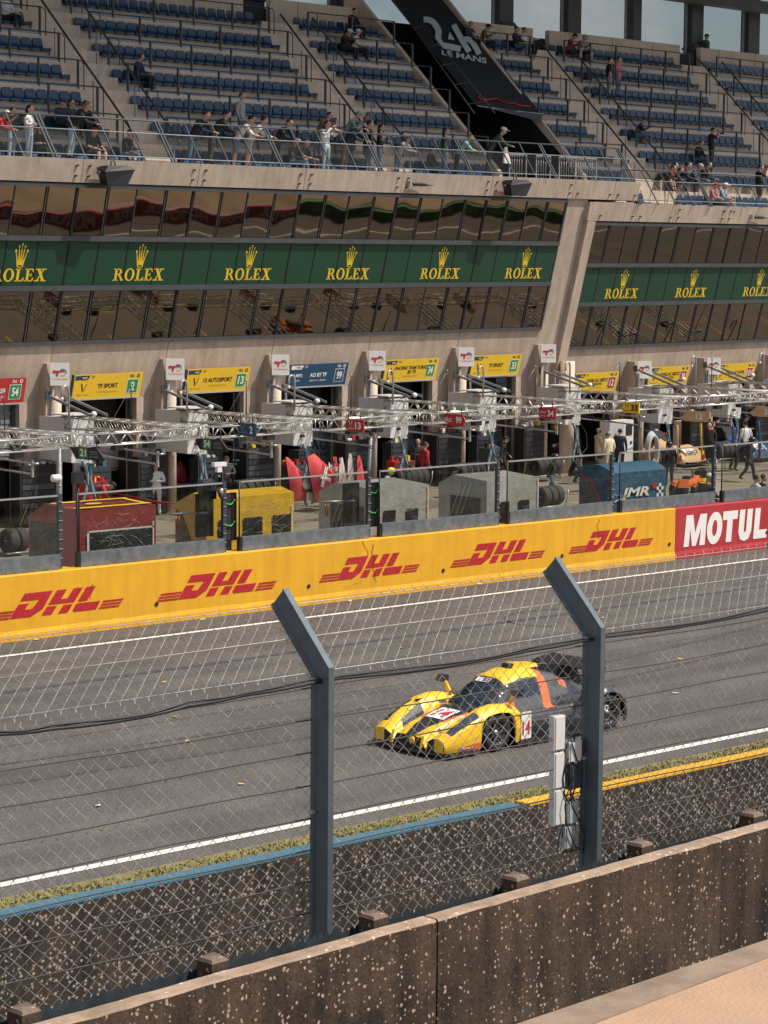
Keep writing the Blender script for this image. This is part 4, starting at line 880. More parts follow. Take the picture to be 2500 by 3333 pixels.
# loudspeakers and aerials on the parapet
def onpar(px, py): return onpl(px, py, 60.61 - .12, 5.2, FB)
for (x0, y0, x1, y1, l) in ((318, 540, 418, 601, 'near the woman in the white hoodie'), (1628, 586, 1709, 637, 'below the man in the white cap')):
    c = onpar((x0 + x1) / 2, (y0 + y1) / 2); t = thing('loudspeaker', 'black tapered loudspeaker on the parapet ' + l, 'loudspeaker', W(c.x - .30, c.y - .5, c.z), TH, group='parapet loudspeakers')
    b = MB(); b.hexa([(-.45, -.10, -.32), (.35, -.15, -.32), (.35, .3, -.30), (-.40, .3, -.30)], [(-.62, -.18, .08), (.62, -.20, .18), (.55, .35, .22), (-.52, .35, .22)], m_black)
    b.hexa([(-.62, -.18, .08), (.62, -.20, .18), (.55, .35, .22), (-.52, .35, .22)], [(-.40, -.10, .28), (.45, -.12, .30), (.42, .3, .30), (-.36, .3, .28)], m_black); b.build('horn_body', t)
    b = MB(); b.tube([(-.12, .1, .28), (-.14, .1, .40), (-.06, .1, .46), (.02, .1, .42), (.05, .1, .30)], .022, m_dsteel, 5); b.tube([(-.7, .1, .05), (-.5, .1, .05)], .05, m_dsteel, 6); b.build('bracket', t)
for (x0, y0, l) in ((1330, 598, 'over the last upper windows of the long building'), (2444, 706, 'over the windows of the lower building')):
    c = onpar(x0, y0); t = thing('aerial', 'dark tapered aerial on the parapet, ' + l, 'antenna', W(c.x, c.y - .12, c.z), TH, group='parapet aerials')
    b = MB(); b.tube([(0, 0, 0), (.15, 0, 0), (.75, 0, -.02), (.95, 0, -.03), (1.25, 0, -.05)], [.03, .075, .06, .02, .008], m_black, 7); b.build('rod', t); b = MB(); b.box((-.02, .05, .0), (.10, .16, .2), m_steelb); b.build('bracket', t)
# ================================================================== grandstand
RK, HK, VS, ZF = 1.0, .94, 61.0, 11.45     # row pitch, row rise, v of seat backs in row 0, floor of row 0
gs = thing('grandstand', 'roofed concrete grandstand terraces above the pit building', 'grandstand', (0, 0, 0), TH)
BLK = [(36.0, 53.0, 'block before the first stair'), (55.15, 64.94, 'block between two stairs'), (66.98, 71.95, 'block touching the banner'), (77.45, 80.56, 'narrow block after the banner'), (82.83, 92.15, 'wide block after the banner'), (94.3, 106, 'end block')]
AIS = [(53.0, 55.15), (64.94, 66.98), (80.56, 82.83), (92.15, 94.3)]
def tread(k): return VS + RK * k - .85, ZF + HK * k
for k in range(-1, 7):
    v0, z = tread(k)
    for (a, c, nm) in BLK:
        if k == -1 and c < 78.9: continue
        if k == -1: a = max(a, 78.9)
        b = MB()
        if k == -1: b.box(((a + c) / 2, v0 + 1.1, z - .2), (c - a, .8, .4), m_concl)
        else: b.box(((a + c) / 2, v0 + .75, z - .55), (c - a, 1.5, 1.1), m_concl)
        b.box(((a + c) / 2, v0 + .78, z + .20), (c - a, .30, .40), m_concl)      # seat ledge
        b.build('terrace_step', gs)
for (a, c) in AIS:
    b = MB()
    if a > 79: v0, z = tread(-1); b.box(((a + c) / 2, v0 + 1.1, z - .2), (c - a, .5, .4), m_concl)
    for k in range(0, 7):
        v0, z = tread(k)
        for h in range(2): b.box(((a + c) / 2, v0 + .5 * h + .65, z + .47 * h - .5), (c - a, 1.3, 1.0 - .004 * h), m_concl)
    b.build('stair', gs)
v7, z7 = tread(7)
for (a, c) in ((36, 53.6), (55.15, 65.5), (66.98, 71.95), (77.45, 83.2), (84.35, 94.2), (95.9, 106)):
    b = MB(); b.box(((a + c) / 2, 68.35, 18.0), (c - a, .25, 1.32), m_concl)
    for j in range(int((c - a) / 3.1)): b.box((a + 1.5 + j * 3.1, 68.22, 18.0), (.015, .012, 1.3), m_joint)
    b.build('back_wall', gs)
b = MB(); b.box((71, 68.62, 14.6), (70, .2, 7.4), m_dark); b.build('rear_wall', gs)
m_col = mat('column_paint', (.045, .05, .055), .6, var=.15, scale=3)
for i, u in enumerate((42.2, 47.2, 52.2, 57.2, 62.2, 67.2, 72.2, 77.3, 82.6, 87.45, 92.2, 97.05, 101.9)):
    b = MB(); b.box((u, 69.5, 20.5), (.95 if i % 3 != 1 else .62, .5, 4.6), m_col); b.box((u - .62, 69.5, 20.5), (.06, .1, 4.6), m_steel)
    if i % 3 == 2: b.box((u, 69.4, 18.8), (1.2, .8, .3), m_col, taper=.7)
    b.build('column', gs)
b = MB(); b.hexa([(36, 70.6, 21.9), (106, 70.6, 21.9), (106, 53.6, 24.6), (36, 53.6, 24.6)][::-1], [(36, 70.6, 22.2), (106, 70.6, 22.2), (106, 53.6, 24.9), (36, 53.6, 24.9)][::-1], m_col); b.build('roof', gs)
b = MB(); b.box((102, 68.2, 20.95), (18, .7, .5), m_col); b.build('roof_beam', gs)
m_scr = bpy.data.materials.new('mesh_screen'); m_scr.use_nodes = True; N_, L_, p_ = nodes(m_scr)
tr = N_.new('ShaderNodeBsdfTransparent'); tr.inputs[0].default_value = (.64, .66, .67, 1); df = N_.new('ShaderNodeBsdfDiffuse'); df.inputs[0].default_value = (.25, .26, .26, 1); m1 = N_.new('ShaderNodeMixShader'); m1.inputs[0].default_value = .18
L_.new(tr.outputs[0], m1.inputs[1]); L_.new(df.outputs[0], m1.inputs[2]); L_.new(m1.outputs[0], [n for n in N_ if n.type == 'OUTPUT_MATERIAL'][0].inputs[0])
b = MB(); b.quad((36, 69.9, 18.2), (106, 69.9, 18.2), (106, 69.9, 23), (36, 69.9, 23), m_scr); b.build('mesh_screen', gs, fix=False)
# black sheets painting shade into the entrance under the banner, side walls with sloping tops
b = MB(); b.quad((71.9, 62.4, 10.5), (77.5, 62.4, 10.5), (77.5, 68.5, 17.2), (71.9, 68.5, 17.2), m_black); b.quad((71.9, 59.8, 11.46), (77.5, 59.8, 11.46), (77.5, 63, 11.46), (71.9, 63, 11.46), m_dark); b.quad((77.26, 59.9, 11.0), (77.26, 69, 11.0), (77.26, 69, 19.4), (77.26, 60.6, 11.75), m_black); b.build('entrance_shade', gs, fix=False)
def slope_z(v): return 11.95 + HK / RK * (v - 60.6)
for u, w_ in ((72.05, .22), (77.38, .16)):
    b = MB(); v0, v1 = (60.6, 69.0)
    lo = [(u - w_ / 2, v0, 11.0), (u + w_ / 2, v0, 11.0), (u + w_ / 2, v1, 11.0), (u - w_ / 2, v1, 11.0)]; hi = [(u - w_ / 2, v0, slope_z(v0)), (u + w_ / 2, v0, slope_z(v0)), (u + w_ / 2, v1, slope_z(v1) + (.5 if u > 75 else 0)), (u - w_ / 2, v1, slope_z(v1) + (.5 if u > 75 else 0))]
    b.hexa(lo, hi, m_concl); b.build('side_wall', gs)
# ---- black banner with the race logo
def bpl(px, py): return onpl(px, py, 60.6 - .0, 12.15, -RK / HK)
bn = thing('banner', 'big black fabric banner with white race logo and red script on the terraces', 'banner', (0, 0, 0), TH)
m_ban = mat('banner_cloth', (.016, .018, .022), .7, var=.2, scale=2, bump=.2, bscale=6)
b = MB(); cs = [bpl(1272, 0), bpl(1553, 347), bpl(1765, 373), bpl(1476, -10)]
b0, b1, b2, b3 = cs; up = (b0 - b1).normalized(); b0 = b1 + up * 12; b3 = b2 + up * 12
sag(b1, b2, b3, b0, m_ban, b, 14, .012, 3); b.build('cloth', bn, fix=False)
b = MB(); lift = Vector((0, -.03, .03)); e = bpl(1761, 398); sag(b1 + lift, b2 + lift, e + lift, bpl(1600, 358) + lift, mat('clear_hem', (.10, .11, .115), .3), b, 6, .01, 2); b.tube([b1 + lift, (b1 + b2) / 2 + lift - Vector((0, 0, .03)), b2 + lift], .02, mat('white_hem', (.5, .5, .5), .4), 5); b.build('hem', bn, fix=False)
lift2 = Vector((0, -.05, .05))
def bz(x, y): return bpl(1250 + x / 2.765, y / 2.765) + lift2     # traced in a 2.765x enlargement
def ribbon(pts, w0):                    # thick stroke around a centre line, in traced units
    L_, R_ = [], []
    for i, p in enumerate(pts):
        a = Vector(pts[max(0, i - 1)]); c = Vector(pts[min(len(pts) - 1, i + 1)]); d = (c - a).normalized(); n = Vector((-d.y, d.x)); L_.append((p[0] + n.x * w0, p[1] + n.y * w0)); R_.append((p[0] - n.x * w0, p[1] - n.y * w0))
    return L_ + R_[::-1]
m_bw = mat('banner_white', (.50, .53, .55), .6, var=.05)
b = MB()
two = [(348, 188), (372, 186), (405, 192), (440, 215), (462, 245), (478, 275), (484, 300), (480, 330), (478, 355), (488, 385), (500, 405), (520, 418), (545, 424), (600, 434), (682, 452)]
b.flat([ribbon(two, 27)], bz, m_bw)
b.flat([[(566, 362), (582, 296), (628, 372)]], bz, m_bw)
b.flat([ribbon([(618, 232), (690, 366), (758, 478)], 25)], bz, m_bw)
b.flat([ribbon([(702, 380), (716, 364), (748, 362), (782, 384), (806, 420), (830, 460), (848, 500)], 25)], bz, m_bw)
vs, fs, asp = glyphs('LE MANS', .03)
b.add([bz(512 + a * 405 + h * -2, 505 + a * 80 - h * 52 + 0 * a) for a, h in vs], fs, m_bw); b.build('race_logo', bn, fix=False)
b = MB(); scr_ = [(835, 885), (850, 868), (858, 852), (850, 858), (846, 885), (862, 908), (885, 905), (905, 898), (895, 892), (885, 905), (905, 915), (950, 902), (1020, 898), (1030, 920), (1050, 908), (1060, 930), (1078, 918), (1090, 942), (1130, 925), (1115, 938), (1140, 944), (1155, 936), (1180, 944), (1195, 958), (1230, 962), (1300, 968), (1308, 962)]
b.tube([bz(*q) for q in scr_], .028, mat('script_red', (.55, .03, .03), .5), 5); b.build('red_script', bn, fix=False)
# ---- seats
m_seat = mat('seat_plastic', (.009, .046, .105), .36, var=.12, scale=1.2)
def seat_mesh():
    b = MB(); n = 6
    # pan with turned-down front lip and moulded back with rounded top corners, one shell
    pr = [(-.02, .395, .40), (-.05, .26, .405), (-.36, .0, 0)]
    def shell(path, wf, th):
        vs = []
        for (y, z, w_) in path: vs += [(-w_ / 2, y, z), (-w_ / 4, y + .012, z - .006), (w_ / 4, y + .012, z - .006), (w_ / 2, y, z)]
        k = 4; m = len(path); fs = [(i * k + j, i * k + j + 1, (i + 1) * k + j + 1, (i + 1) * k + j) for i in range(m - 1) for j in range(k - 1)]
        b.add(vs, fs, m_seat, True); b.add([(x, y + th, z - th * .5) for x, y, z in vs], [f[::-1] for f in fs], m_seat, True)
    shell([(-.47, -.085, .42), (-.465, -.03, .43), (-.44, -.0, .435), (-.30, .0, .44), (-.10, -.01, .43), (-.03, .04, .42), (.0, .15, .42), (.02, .28, .41), (.03, .34, .36), (.035, .37, .28)], 0, .03)
    b.box((0, -.2, -.06), (.10, .35, .10), m_dsteel); return b
sm_o = seat_mesh().build('stadium_seat'); seat_me = sm_o.data; bpy.data.objects.remove(sm_o)
seats = []
for k in range(-1, 7):
    z = ZF + HK * k + .43
    for bi, (a, c, nm) in enumerate(BLK):
        if k == -1:
            if c < 78.9: continue
            a = max(a, 79.2)
        n = int((c - a) / .486)
        for i in range(n):
            u = (c - .27 - i * .486) if bi in (0, 3) else (a + .27 + i * .486)
            p = W(u, VS + RK * k, z); q = proj(p)
            if -60 < q[0] < 2560 and -20 < q[1]: seats.append((q[2], p, k, bi, i, nm))
seats.sort(key=lambda s: s[0])
rest = MB()
for j, (d, p, k, bi, i, nm) in enumerate(seats):
    if j < 300:
        o = bpy.data.objects.new('stadium_seat', seat_me); COL.objects.link(o); o.location = p; o.rotation_euler = (0, 0, TH)
        tag(o, 'blue seat, %s row up, %s from the stair, %s' % (ORD[k + 1], ORD[i], nm), 'seat', 'blue seats on the grandstand')
    else:
        R = Matrix.Rotation(TH, 3, 'Z'); rest.add([p + R @ v.co for v in seat_me.vertices], [tuple(f.vertices) for f in seat_me.polygons], m_seat, True)
if rest.v: tag(rest.build('seat_rows', fix=False), 'farther rows of identical blue plastic seats on the terraces', 'seats', kind='stuff')
# ---- row guard rails
for k in range(0, 7):
    v0, z = tread(k); v0 += .05
    for bi, (a, c, nm) in enumerate(BLK):
        if k == 0: continue
        t = thing('guard_rail', 'dark steel guard rail along the %s terrace row, %s' % (ORD[k + 1], nm), 'railing', W(a, v0, z), TH, group='guard rails of the terrace rows'); L = c - a
        e = .35 if bi in (0, 1, 3, 4) else 0.0
        b = MB(); b.tube([(.0, 0, .93), (L, 0, .93)], .024, m_dsteel, 5)
        if bi in (0, 1, 3, 4): b.tube([(L, 0, .93), (L + .12, -.03, .90), (L + .2, -.05, .8), (L + .2, -.05, -.05)], .02, m_dsteel, 5)
        if bi in (1, 2, 4): b.tube([(0, 0, .93), (.25, -.1, .93), (.3, -.25, .85), (.3, -.3, .0)], .02, m_dsteel, 5)
        b.build('top_rail', t, fix=False)
        b = MB(); b.box((L / 2, 0, .07), (L, .02, .15), m_steel); b.build('toe_board', t)
        n = max(1, round(L / 2.0))
        for i in range(n + 1):
            b = MB(); x = min(L - .03, max(.03, L * i / n + (.4 if (k % 2 and 0 < i < n) else 0))); b.box((x, -.02, .44), (.055, .075, .98), m_dsteel); b.build('rail_post', t)
for ai, (a, c) in enumerate(AIS):
    for side, u in enumerate((a + .18, c - .12)):
        t = thing('stair_handrail', 'long sloping steel handrail on the %s side of the %s stair' % (('low', 'high')[side] if False else ('seat-end', 'seat-start')[side], ORD[ai]), 'handrail', (0, 0, 0), TH, group='handrails of the grandstand stairs')
        b = MB(); k0 = -1 if a > 79 else 0
        v0, z0_ = tread(k0); v1, z1_ = tread(7); b.bar((u, v0 + .2, z0_ + 1.0), (u, v1 - 1.35, z1_ - .25), .055, .055, m_dsteel); b.build('rail', t)
        for k in range(max(0, k0), 6, 2): vv, zz = tread(k); b = MB(); b.tube([(u, vv + .5, zz), (u, vv + .5, zz + 1.15)], .022, m_steel, 5); b.build('support_post', t)
t = thing('ramp_rail', 'double dark steel rail running down beside the black banner', 'handrail', (0, 0, 0), TH)
for q, dz_ in (((1262, 0, 1545, 400), 0), ((1290, 0, 1610, 398), 0)):
    p0, p1 = bpl(q[0], q[1]) + Vector((0, 0, .35)), bpl(q[2], q[3]) + Vector((0, 0, .35)); b = MB(); b.tube([p0, p1], .035, m_dsteel, 6); b.build('rail', t)
b = MB()
for i in range(7):
    p0 = bpl(1262, 0).lerp(bpl(1545, 400), i / 6.5) + Vector((0, 0, .35)); p1 = bpl(1290, 0).lerp(bpl(1610, 398), i / 6.5 - .02) + Vector((0, 0, .35)); b.tube([p0, p1], .022, m_dsteel, 5)
b.build('cross_bar', t)
# ---- leaning deck railings with mesh infill
m_rmesh = mat('mesh_wire', (.20, .22, .23), .5, .3, var=.1)
m_rpost = mat('rail_post_paint', (.022, .032, .042), .6, var=.1)
def deck_rail(u0, u1, zb, lbl, joints):
    t = thing('deck_railing', lbl, 'railing', (0, 0, 0), TH)
    def q(u, h, e=0): return (u, 59.02 + .66 * h - e, zb + h)         # leaning inwards with height
    for h, r_, mm in ((1.36, .030, m_dsteel), (.93, .022, m_steel), (.13, .022, m_steel)):
        b = MB(); b.tube([q(u0, h), q(u1, h)], r_, mm, 6); b.build('rail', t)
    n = int((u1 - u0) / 1.25)
    for i in range(n + 1):
        u = u0 + i * 1.25; b = MB(); b.bar(q(u, -.05), q(u, 1.36), .034, .05, m_rpost, (1, 0, 0)) if (i % 4) else (b.bar(q(u - .07, -.05), q(u - .07, 1.36), .045, .07, m_rpost, (1, 0, 0)), b.bar(q(u + .07, -.05), q(u + .07, 1.36), .045, .07, m_rpost, (1, 0, 0))); b.build('rail_post', t)
    b = MB(); r_ = .0024
    def wire(p0, p1):
        p0, p1 = Vector(p0), Vector(p1); b.add([p0 + Vector((-r_, 0, 0)), p0 + Vector((r_, 0, 0)), p0 + Vector((0, -r_, r_)), p1 + Vector((-r_, 0, 0)), p1 + Vector((r_, 0, 0)), p1 + Vector((0, -r_, r_))], [(0, 1, 4, 3), (1, 2, 5, 4), (2, 0, 3, 5)], m_rmesh)
    H0, H1 = .13, .93; stp = .085
    k = 0; x = u0 - 1
    while x < u1:
        a, c = x, x + 1.0
        f0 = max(0, (u0 - a)); f1 = min(1.0, (u1 - a))
        if f1 > f0: wire(q(a + f0, H0 + (H1 - H0) * f0), q(a + f1, H0 + (H1 - H0) * f1)); wire(q(a + f0, H1 - (H1 - H0) * f0), q(a + f1, H1 - (H1 - H0) * f1))
        x += stp
    b.build('mesh_infill', t, fix=False)
deck_rail(38.6 - .05, 78.8, 11.72, 'steel railing with wire mesh leaning along the edge of the long upper deck', J1)
deck_rail(78.95, 106, 10.88, 'steel railing with wire mesh leaning along the lower deck past the step', J2)
# white gate frames parked on the deck below the banner
for i, (x0, x1) in enumerate(((1668, 1722), (1755, 1800), (1830, 1882), (1884, 1950))):
    a, c = onv(x0, 560, 60.1), onv(x1, 560, 60.1); t = thing('barrier_gate', 'white tubular gate on the deck, ' + ['first past the man in the white cap', 'second past the man in the white cap', 'second before the deck step', 'widest one, last before the deck step'][i], 'gate', W(a.x, 60.25, 11.46), TH, group='white gates on the deck'); L = c.x - a.x
    b = MB()
    for x in (0, L): b.box((x, 0, .6), (.045, .04, 1.2), m_steelb)
    b.box((L / 2, 0, 1.18), (L, .05, .05), m_steelb); b.box((L / 2, 0, .15), (L, .05, .04), m_steelb); b.build('frame', t)
    b = MB()
    for k in range(1, int(L / .15)): b.tube([(k * .15, 0, .15), (k * .15, 0, 1.16)], .012, m_steelb, 4)
    b.build('bars', t)
# ================================================================== pit gantries
def truss(b, p0, p1, wd=.34, hg=.34, step=.30, side=None):
    p0, p1 = Vector(p0), Vector(p1); d = (p1 - p0); L = d.length; d.normalize(); sx = d.cross(Vector((0, 0, 1))).normalized() * wd / 2; sz = Vector((0, 0, hg / 2))
    cs = [sx + sz, -sx + sz, -sx - sz, sx - sz]
    for c in cs: b.tube([p0 + c, p1 + c], .025, m_alu, 6)
    n = max(2, round(L / step))
    for f in range(4):
        a, c = cs[f], cs[(f + 1) % 4]
        for i in range(n):
            t0, t1 = L * i / n, L * (i + 1) / n; q, w_ = (a, c) if i % 2 == 0 else (c, a); b.tube([p0 + d * t0 + q, p0 + d * t1 + w_], .010, m_alu, 4)
        for tt in (0, L): b.tube([p0 + d * tt + a, p0 + d * tt + c], .016, m_alu, 4)
PJ = [44.6, 49.6, 54.6, 59.6, 64.6, 69.6, 74.8, 81.0, 86.0, 91.0]
def boardname(i): return ['before the board 21', 'behind the board 54', 'carrying the board 2', 'carrying the board 13', 'carrying the board 99', 'carrying the board 34', 'carrying the board 33', 'over the beige car nose', 'at the picture edge'][i]
VT = 53.5; ZT = 3.36
for i in range(-1, 9):
    a = PJ[i] if i >= 0 else 39.6; c = PJ[i + 1]
    t = thing('pit_gantry', 'U-shaped aluminium lattice gantry over the pit boxes, ' + (boardname(i - 1) if i > 0 else ['entering at the picture edge', 'outside the picture'][0 if i == 0 else 1]), 'gantry', W(a, 0, 0), TH, group='lattice gantries over the pit boxes'); L = c - a
    zo = -.02 * max(0, i)
    b = MB(); truss(b, (.36, VT, ZT + zo), (L - .36, VT, ZT + zo)); b.build('front_truss', t, fix=False)
    for x in (.36, L - .36):
        b = MB(); truss(b, (x, VT + .20, ZT + zo), (x, 59.3, ZT + zo)); b.build('arm_truss', t, fix=False)
    for x, y in ((L * .35, VT + .1), (L * .6, VT + .1), (L - .36, 55.5), (.36, 56.3)):
        b = MB(); b.box((x, y, ZT + zo - .26), (.34, .22, .2), m_black); b.tube([(x - .2, y, ZT + zo - .12), (x, y, ZT + zo - .17), (x + .25, y, ZT + zo - .1)], .022, m_black, 5); b.build('flood_lamp', t)
    b = MB(); pts = [(x_, VT + .12, ZT + zo + .17 + .02 * math.sin(x_ * 9)) for x_ in [.4 + q * (L - .8) / 18 for q in range(19)]]; b.tube(pts, .012, m_black, 4); b.build('cable', t, fix=False)
for i, u in enumerate(PJ):
    dz = 0 if u < 75 else -.25
    t = thing('gantry_box', 'grey-white box at the root of the gantry, ' + ['at the picture edge', 'above the yellow hoses', 'behind the board 54', 'before the red bodywork', 'over the man in black overalls', 'over the panel of sponsor names', 'behind the board 34', 'over the coiled grey hose', 'above the blue car', 'past the blue car'][i], 'equipment box', W(u, 0, dz), TH, group='equipment boxes under the gantries')
    b = MB(); b.hexa([(-.50, 59.0, 2.10), (.35, 58.9, 2.04), (.58, 59.2, 2.06), (-.50, 60.6, 2.12)], [(-.50, 59.0, 3.52), (.35, 58.9, 3.52), (.58, 59.2, 3.52), (-.50, 60.6, 3.52)], m_lgrey); b.build('housing', t)
    b = MB(); b.box((-.05, 59.5, 3.61), (1.0, .9, .04), m_lgrey)
    for x in (-.32, .32): b.bar((x, 60.3, 4.15 - dz * .5), (x, 58.2, 3.62), .05, .08, m_steel); b.bar((x, 60.2, 3.5), (x, 60.2, 4.1), .06, .06, m_steel)
    b.box((-.32, 60.38, 4.18 - dz * .5), (.2, .04, .25), m_dsteel); b.build('bracket', t)
    b = MB(); b.box((-.1, 59.0, 2.42), (.22, .12, .08), m_black); b.hexa([(-.16, 58.98, 2.2), (.1, 58.98, 2.2), (.1, 59.05, 2.2), (-.16, 59.05, 2.2)], [(-.08, 58.98, 2.6), (.0, 58.98, 2.6), (.0, 59.05, 2.6), (-.08, 59.05, 2.6)], m_black); b.build('lamp_bracket', t)
    mh = mat('hose_blue', (.16, .24, .28), .5, var=.1)
    for x, y, w_ in ((-.1, 58.9, .15), (.42, 59.1, -.1)):
        b = MB(); pts = [(x + w_ * math.sin(q * .8), y - .02 * q, 2.15 - q * .27) for q in range(9)]; b.tube(pts, .055, mh, 6); b.build('hose', t, fix=False)
    b = MB(); pts = [(.3, 58.9, 2.2), (.5, 58.7, 1.7), (.42, 58.6, 1.15), (.15, 58.6, .95), (-.05, 58.7, 1.3), (-.1, 58.9, 2.0)]
    pts = [Vector(p) for p in pts]; sm = []
    for q in range(len(pts) - 1):
        for e in range(4): sm.append(pts[q].lerp(pts[q + 1], e / 4))
    b.tube(sm, .018, m_black, 5); b.build('cable_loop', t, fix=False)
    b = MB()
    for zz in (2.62, 2.30): b.bar((.5, 59.2, zz), (.62, 56.2, zz - .12), .05, .05, m_steelb)
    b.box((.62, 56.15, 2.34), (.06, .08, .5), m_steelb); b.tube([(.62, 56.1, 2.5), (.75, 56.0, 2.5)], .035, m_alu, 6); b.tube([(.5, 59.1, 2.45), (.57, 57.6, 2.28), (.62, 56.2, 2.1)], .018, m_black, 5); b.build('boom', t, fix=False)
    t = thing('swan_neck_pipe', 'galvanised swan-neck vent pipe rising over the gantry, ' + ['outside the picture', 'crossing the number 2 board', 'crossing the number 13 board', 'crossing the number 99 board', 'crossing the number 34 board', 'crossing the number 33 board', 'before the bare round column', 'crossing the number 38 board', 'crossing the number 101 board', 'past the last board'][i], 'pipe', W(u - 1.25 + (2.2 if u > 78 else 0), 58.2, 3.4), TH, group='swan-neck pipes')
    b = MB(); r_ = .14; pts = [(0, 0, 0), (0, 0, 1.05)] + [(-r_ + r_ * math.cos(q * math.pi / 8), 0, 1.05 + r_ * 1.2 * math.sin(q * math.pi / 8)) for q in range(1, 9)] + [(-2 * r_, 0, .85)]; b.tube(pts, .036, m_steelb, 7); b.build('pipe', t)
    b = MB(); b.tube([(-2 * r_, 0, .87), (-2 * r_, 0, .76)], .045, m_white, 7); b.build('outlet', t)
    t = thing('antenna_rod', 'thin black rod with a guy wire on the gantry, ' + ['outside the picture', 'by the number 2 board', 'under the number 13 board', 'under the number 99 board', 'under the number 34 board', 'under the number 33 board', 'before the number 12 board', 'before the number 38 board', 'before the number 101 board', 'past the last board'][i], 'antenna', W(u + .1, 56.8, 3.3), TH, group='rods on the gantries')
    b = MB(); b.tube([(0, 0, 0), (0, 0, 1.35)], .02, m_black, 5); b.ball((0, 0, 1.33), .035, m_steelb, 6, 4); b.build('rod', t); b = MB(); b.tube([(0, 0, 1.3), (-.45, .3, .35)], .007, m_steelb, 4); b.build('guy_wire', t)
    t = thing('dome_camera', 'white camera on a dark arm at the gantry, ' + ['outside the picture', 'by the first swan-neck pipe', 'by the second swan-neck pipe', 'by the third swan-neck pipe', 'by the fourth swan-neck pipe', 'by the fifth swan-neck pipe', 'by the swan-neck before the bare column', 'under the number 38 board', 'under the number 101 board', 'past the last board'][i], 'camera', W(u - .75, 57.6, 3.62), TH, group='cameras on the gantries')
    b = MB(); b.ball((0, 0, .12), (.10, .10, .09), m_white, 8, 6); b.build('housing', t); b = MB(); b.tube([(.1, 0, .1), (-.25, 0, .09), (-.75, 0, .02)], [.03, .03, .012], m_black, 5); b.build('arm', t)
# number boards hanging from the booms
def numboard(x0, y0, x1, y1, vc, col, lbl, items, shape='flag', group='pit number boards'):
    uc = onv((x0 + x1) / 2, (y0 + y1) / 2, vc).x; A, B_ = onu(x0, y0, uc), onu(x1, y1, uc); wd = A.y - B_.y; zt = (A.z + B_.z) / 2 + .0; hg = abs(A.z - B_.z) if False else .40
    t = thing('number_board', lbl, 'sign', W(uc, A.y, 0), TH - math.pi / 2, group=group)     # local x runs towards the lane
    f = lambda x, y, e=0: (x, -.0 - e, zt - hg / 2 + y)
    pts = {'flag': [(0, 0), (wd, 0), (wd, hg), (0, hg)], 'hex': [(.32, 0), (wd - .02, 0), (wd, .10), (wd - .34, hg), (0, hg)], 'arrow': [(0, 0), (wd - .10, 0), (wd, hg / 2), (wd - .10, hg), (0, hg)], 'kite': [(0, hg * .25), (.25, 0), (wd * .85, 0), (wd, hg * .35), (wd, hg), (wd * .3, hg)]}[shape]
    b = MB(); b.prism(pts, lambda x, y, d: f(x, y, d), -.05, col); b.build('panel', t)
    b = MB(); b.tube([f(wd * .15, hg, -.02), f(wd * .15, hg + .3, -.02)], .018, m_dsteel, 5); b.tube([f(wd * .8, hg, -.02), f(wd * .8, hg + .3, -.02)], .018, m_dsteel, 5); b.build('hanger', t)
    b = MB()
    for (k, x, y, h, m, w_) in items:
        if k == 'rect': rect(b, lambda a, c: f(a, c, .006), x * wd, y * hg, (x + w_) * wd, (y + h) * hg, m)
        elif k == 'vee': b.add([f(x * wd - .1, y * hg + .1, .008), f(x * wd - .06, y * hg + .1, .008), f(x * wd, y * hg - .1, .008)], [(0, 1, 2)], m); b.add([f(x * wd + .1, y * hg + .1, .008), f(x * wd + .06, y * hg + .1, .008), f(x * wd, y * hg - .1, .008)], [(0, 1, 2)], m)
        else: text(b, k, lambda a, c: f(a, c, .012), x * wd, y * hg, h * hg, m, w=w_ * wd, bold=.035 if h > .4 else .01)
    b.build('number', t, fix=False)
BK = m_black; Wp = m_wprint
hexi = lambda n: [('rect', .30, .10, .80, m_green, .25), (n, .335, .22, .56, Wp, .18), ('VISTA', .60, .52, .14, m_gprint, .24), ('rect', .60, .42, .02, m_gprint, .26), ('AF CORSE', .60, .18, .14, m_gprint, .26)]
numboard(223, 1456, 337, 1492, 53.6, BK, 'black pointed number board reading 21 on green', hexi('21'), 'hex')
numboard(627, 1425, 739, 1465, 53.6, BK, 'black pointed number board reading 54 on green', hexi('54'), 'hex')
numboard(773, 1384, 832, 1414, 53.0, m_navy, 'dark navy number board reading 2', [('vee', .28, .6, 0, m_gprint, 0), ('DR-SPEED', .08, .22, .12, m_gprint, .45), ('2', .68, .22, .58, Wp, .17)])
numboard(1125, 1368, 1183, 1403, 53.0, m_red, 'dark red number board reading 13', [('vee', .28, .65, 0, Wp, 0), ('Thalasse', .12, .2, .14, Wp, .36), ('13', .54, .22, .58, Wp, .33)])
numboard(1447, 1352, 1513, 1382, 53.0, m_red, 'dark red arrow-shaped number board reading 99', [('A', .06, .3, .35, Wp, .17), ('O', .22, .3, .35, Wp, .15), ('99', .57, .22, .58, Wp, .28)], 'arrow')
numboard(1753, 1331, 1808, 1360, 53.0, m_red, 'dark red number board reading 34', [('TURKEY', .10, .5, .16, Wp, .36), ('BY TF', .12, .2, .12, Wp, .3), ('34', .54, .22, .58, Wp, .38)])
numboard(2026, 1313, 2080, 1341, 53.0, m_yel2, 'orange-yellow number board reading 33', [('vee', .28, .62, 0, m_dsteel, 0), ('TF SPORT', .10, .15, .10, m_dsteel, .36), ('33', .52, .2, .6, m_blkprint, .40)])
m_beige = mat('beige_gold', (.58, .37, .20), .45, var=.05)
numboard(2211, 1342, 2310, 1368, 53.0, m_beige, 'beige wing-shaped number board reading 12', [('12', .55, .22, .6, Wp, .23)], 'kite')
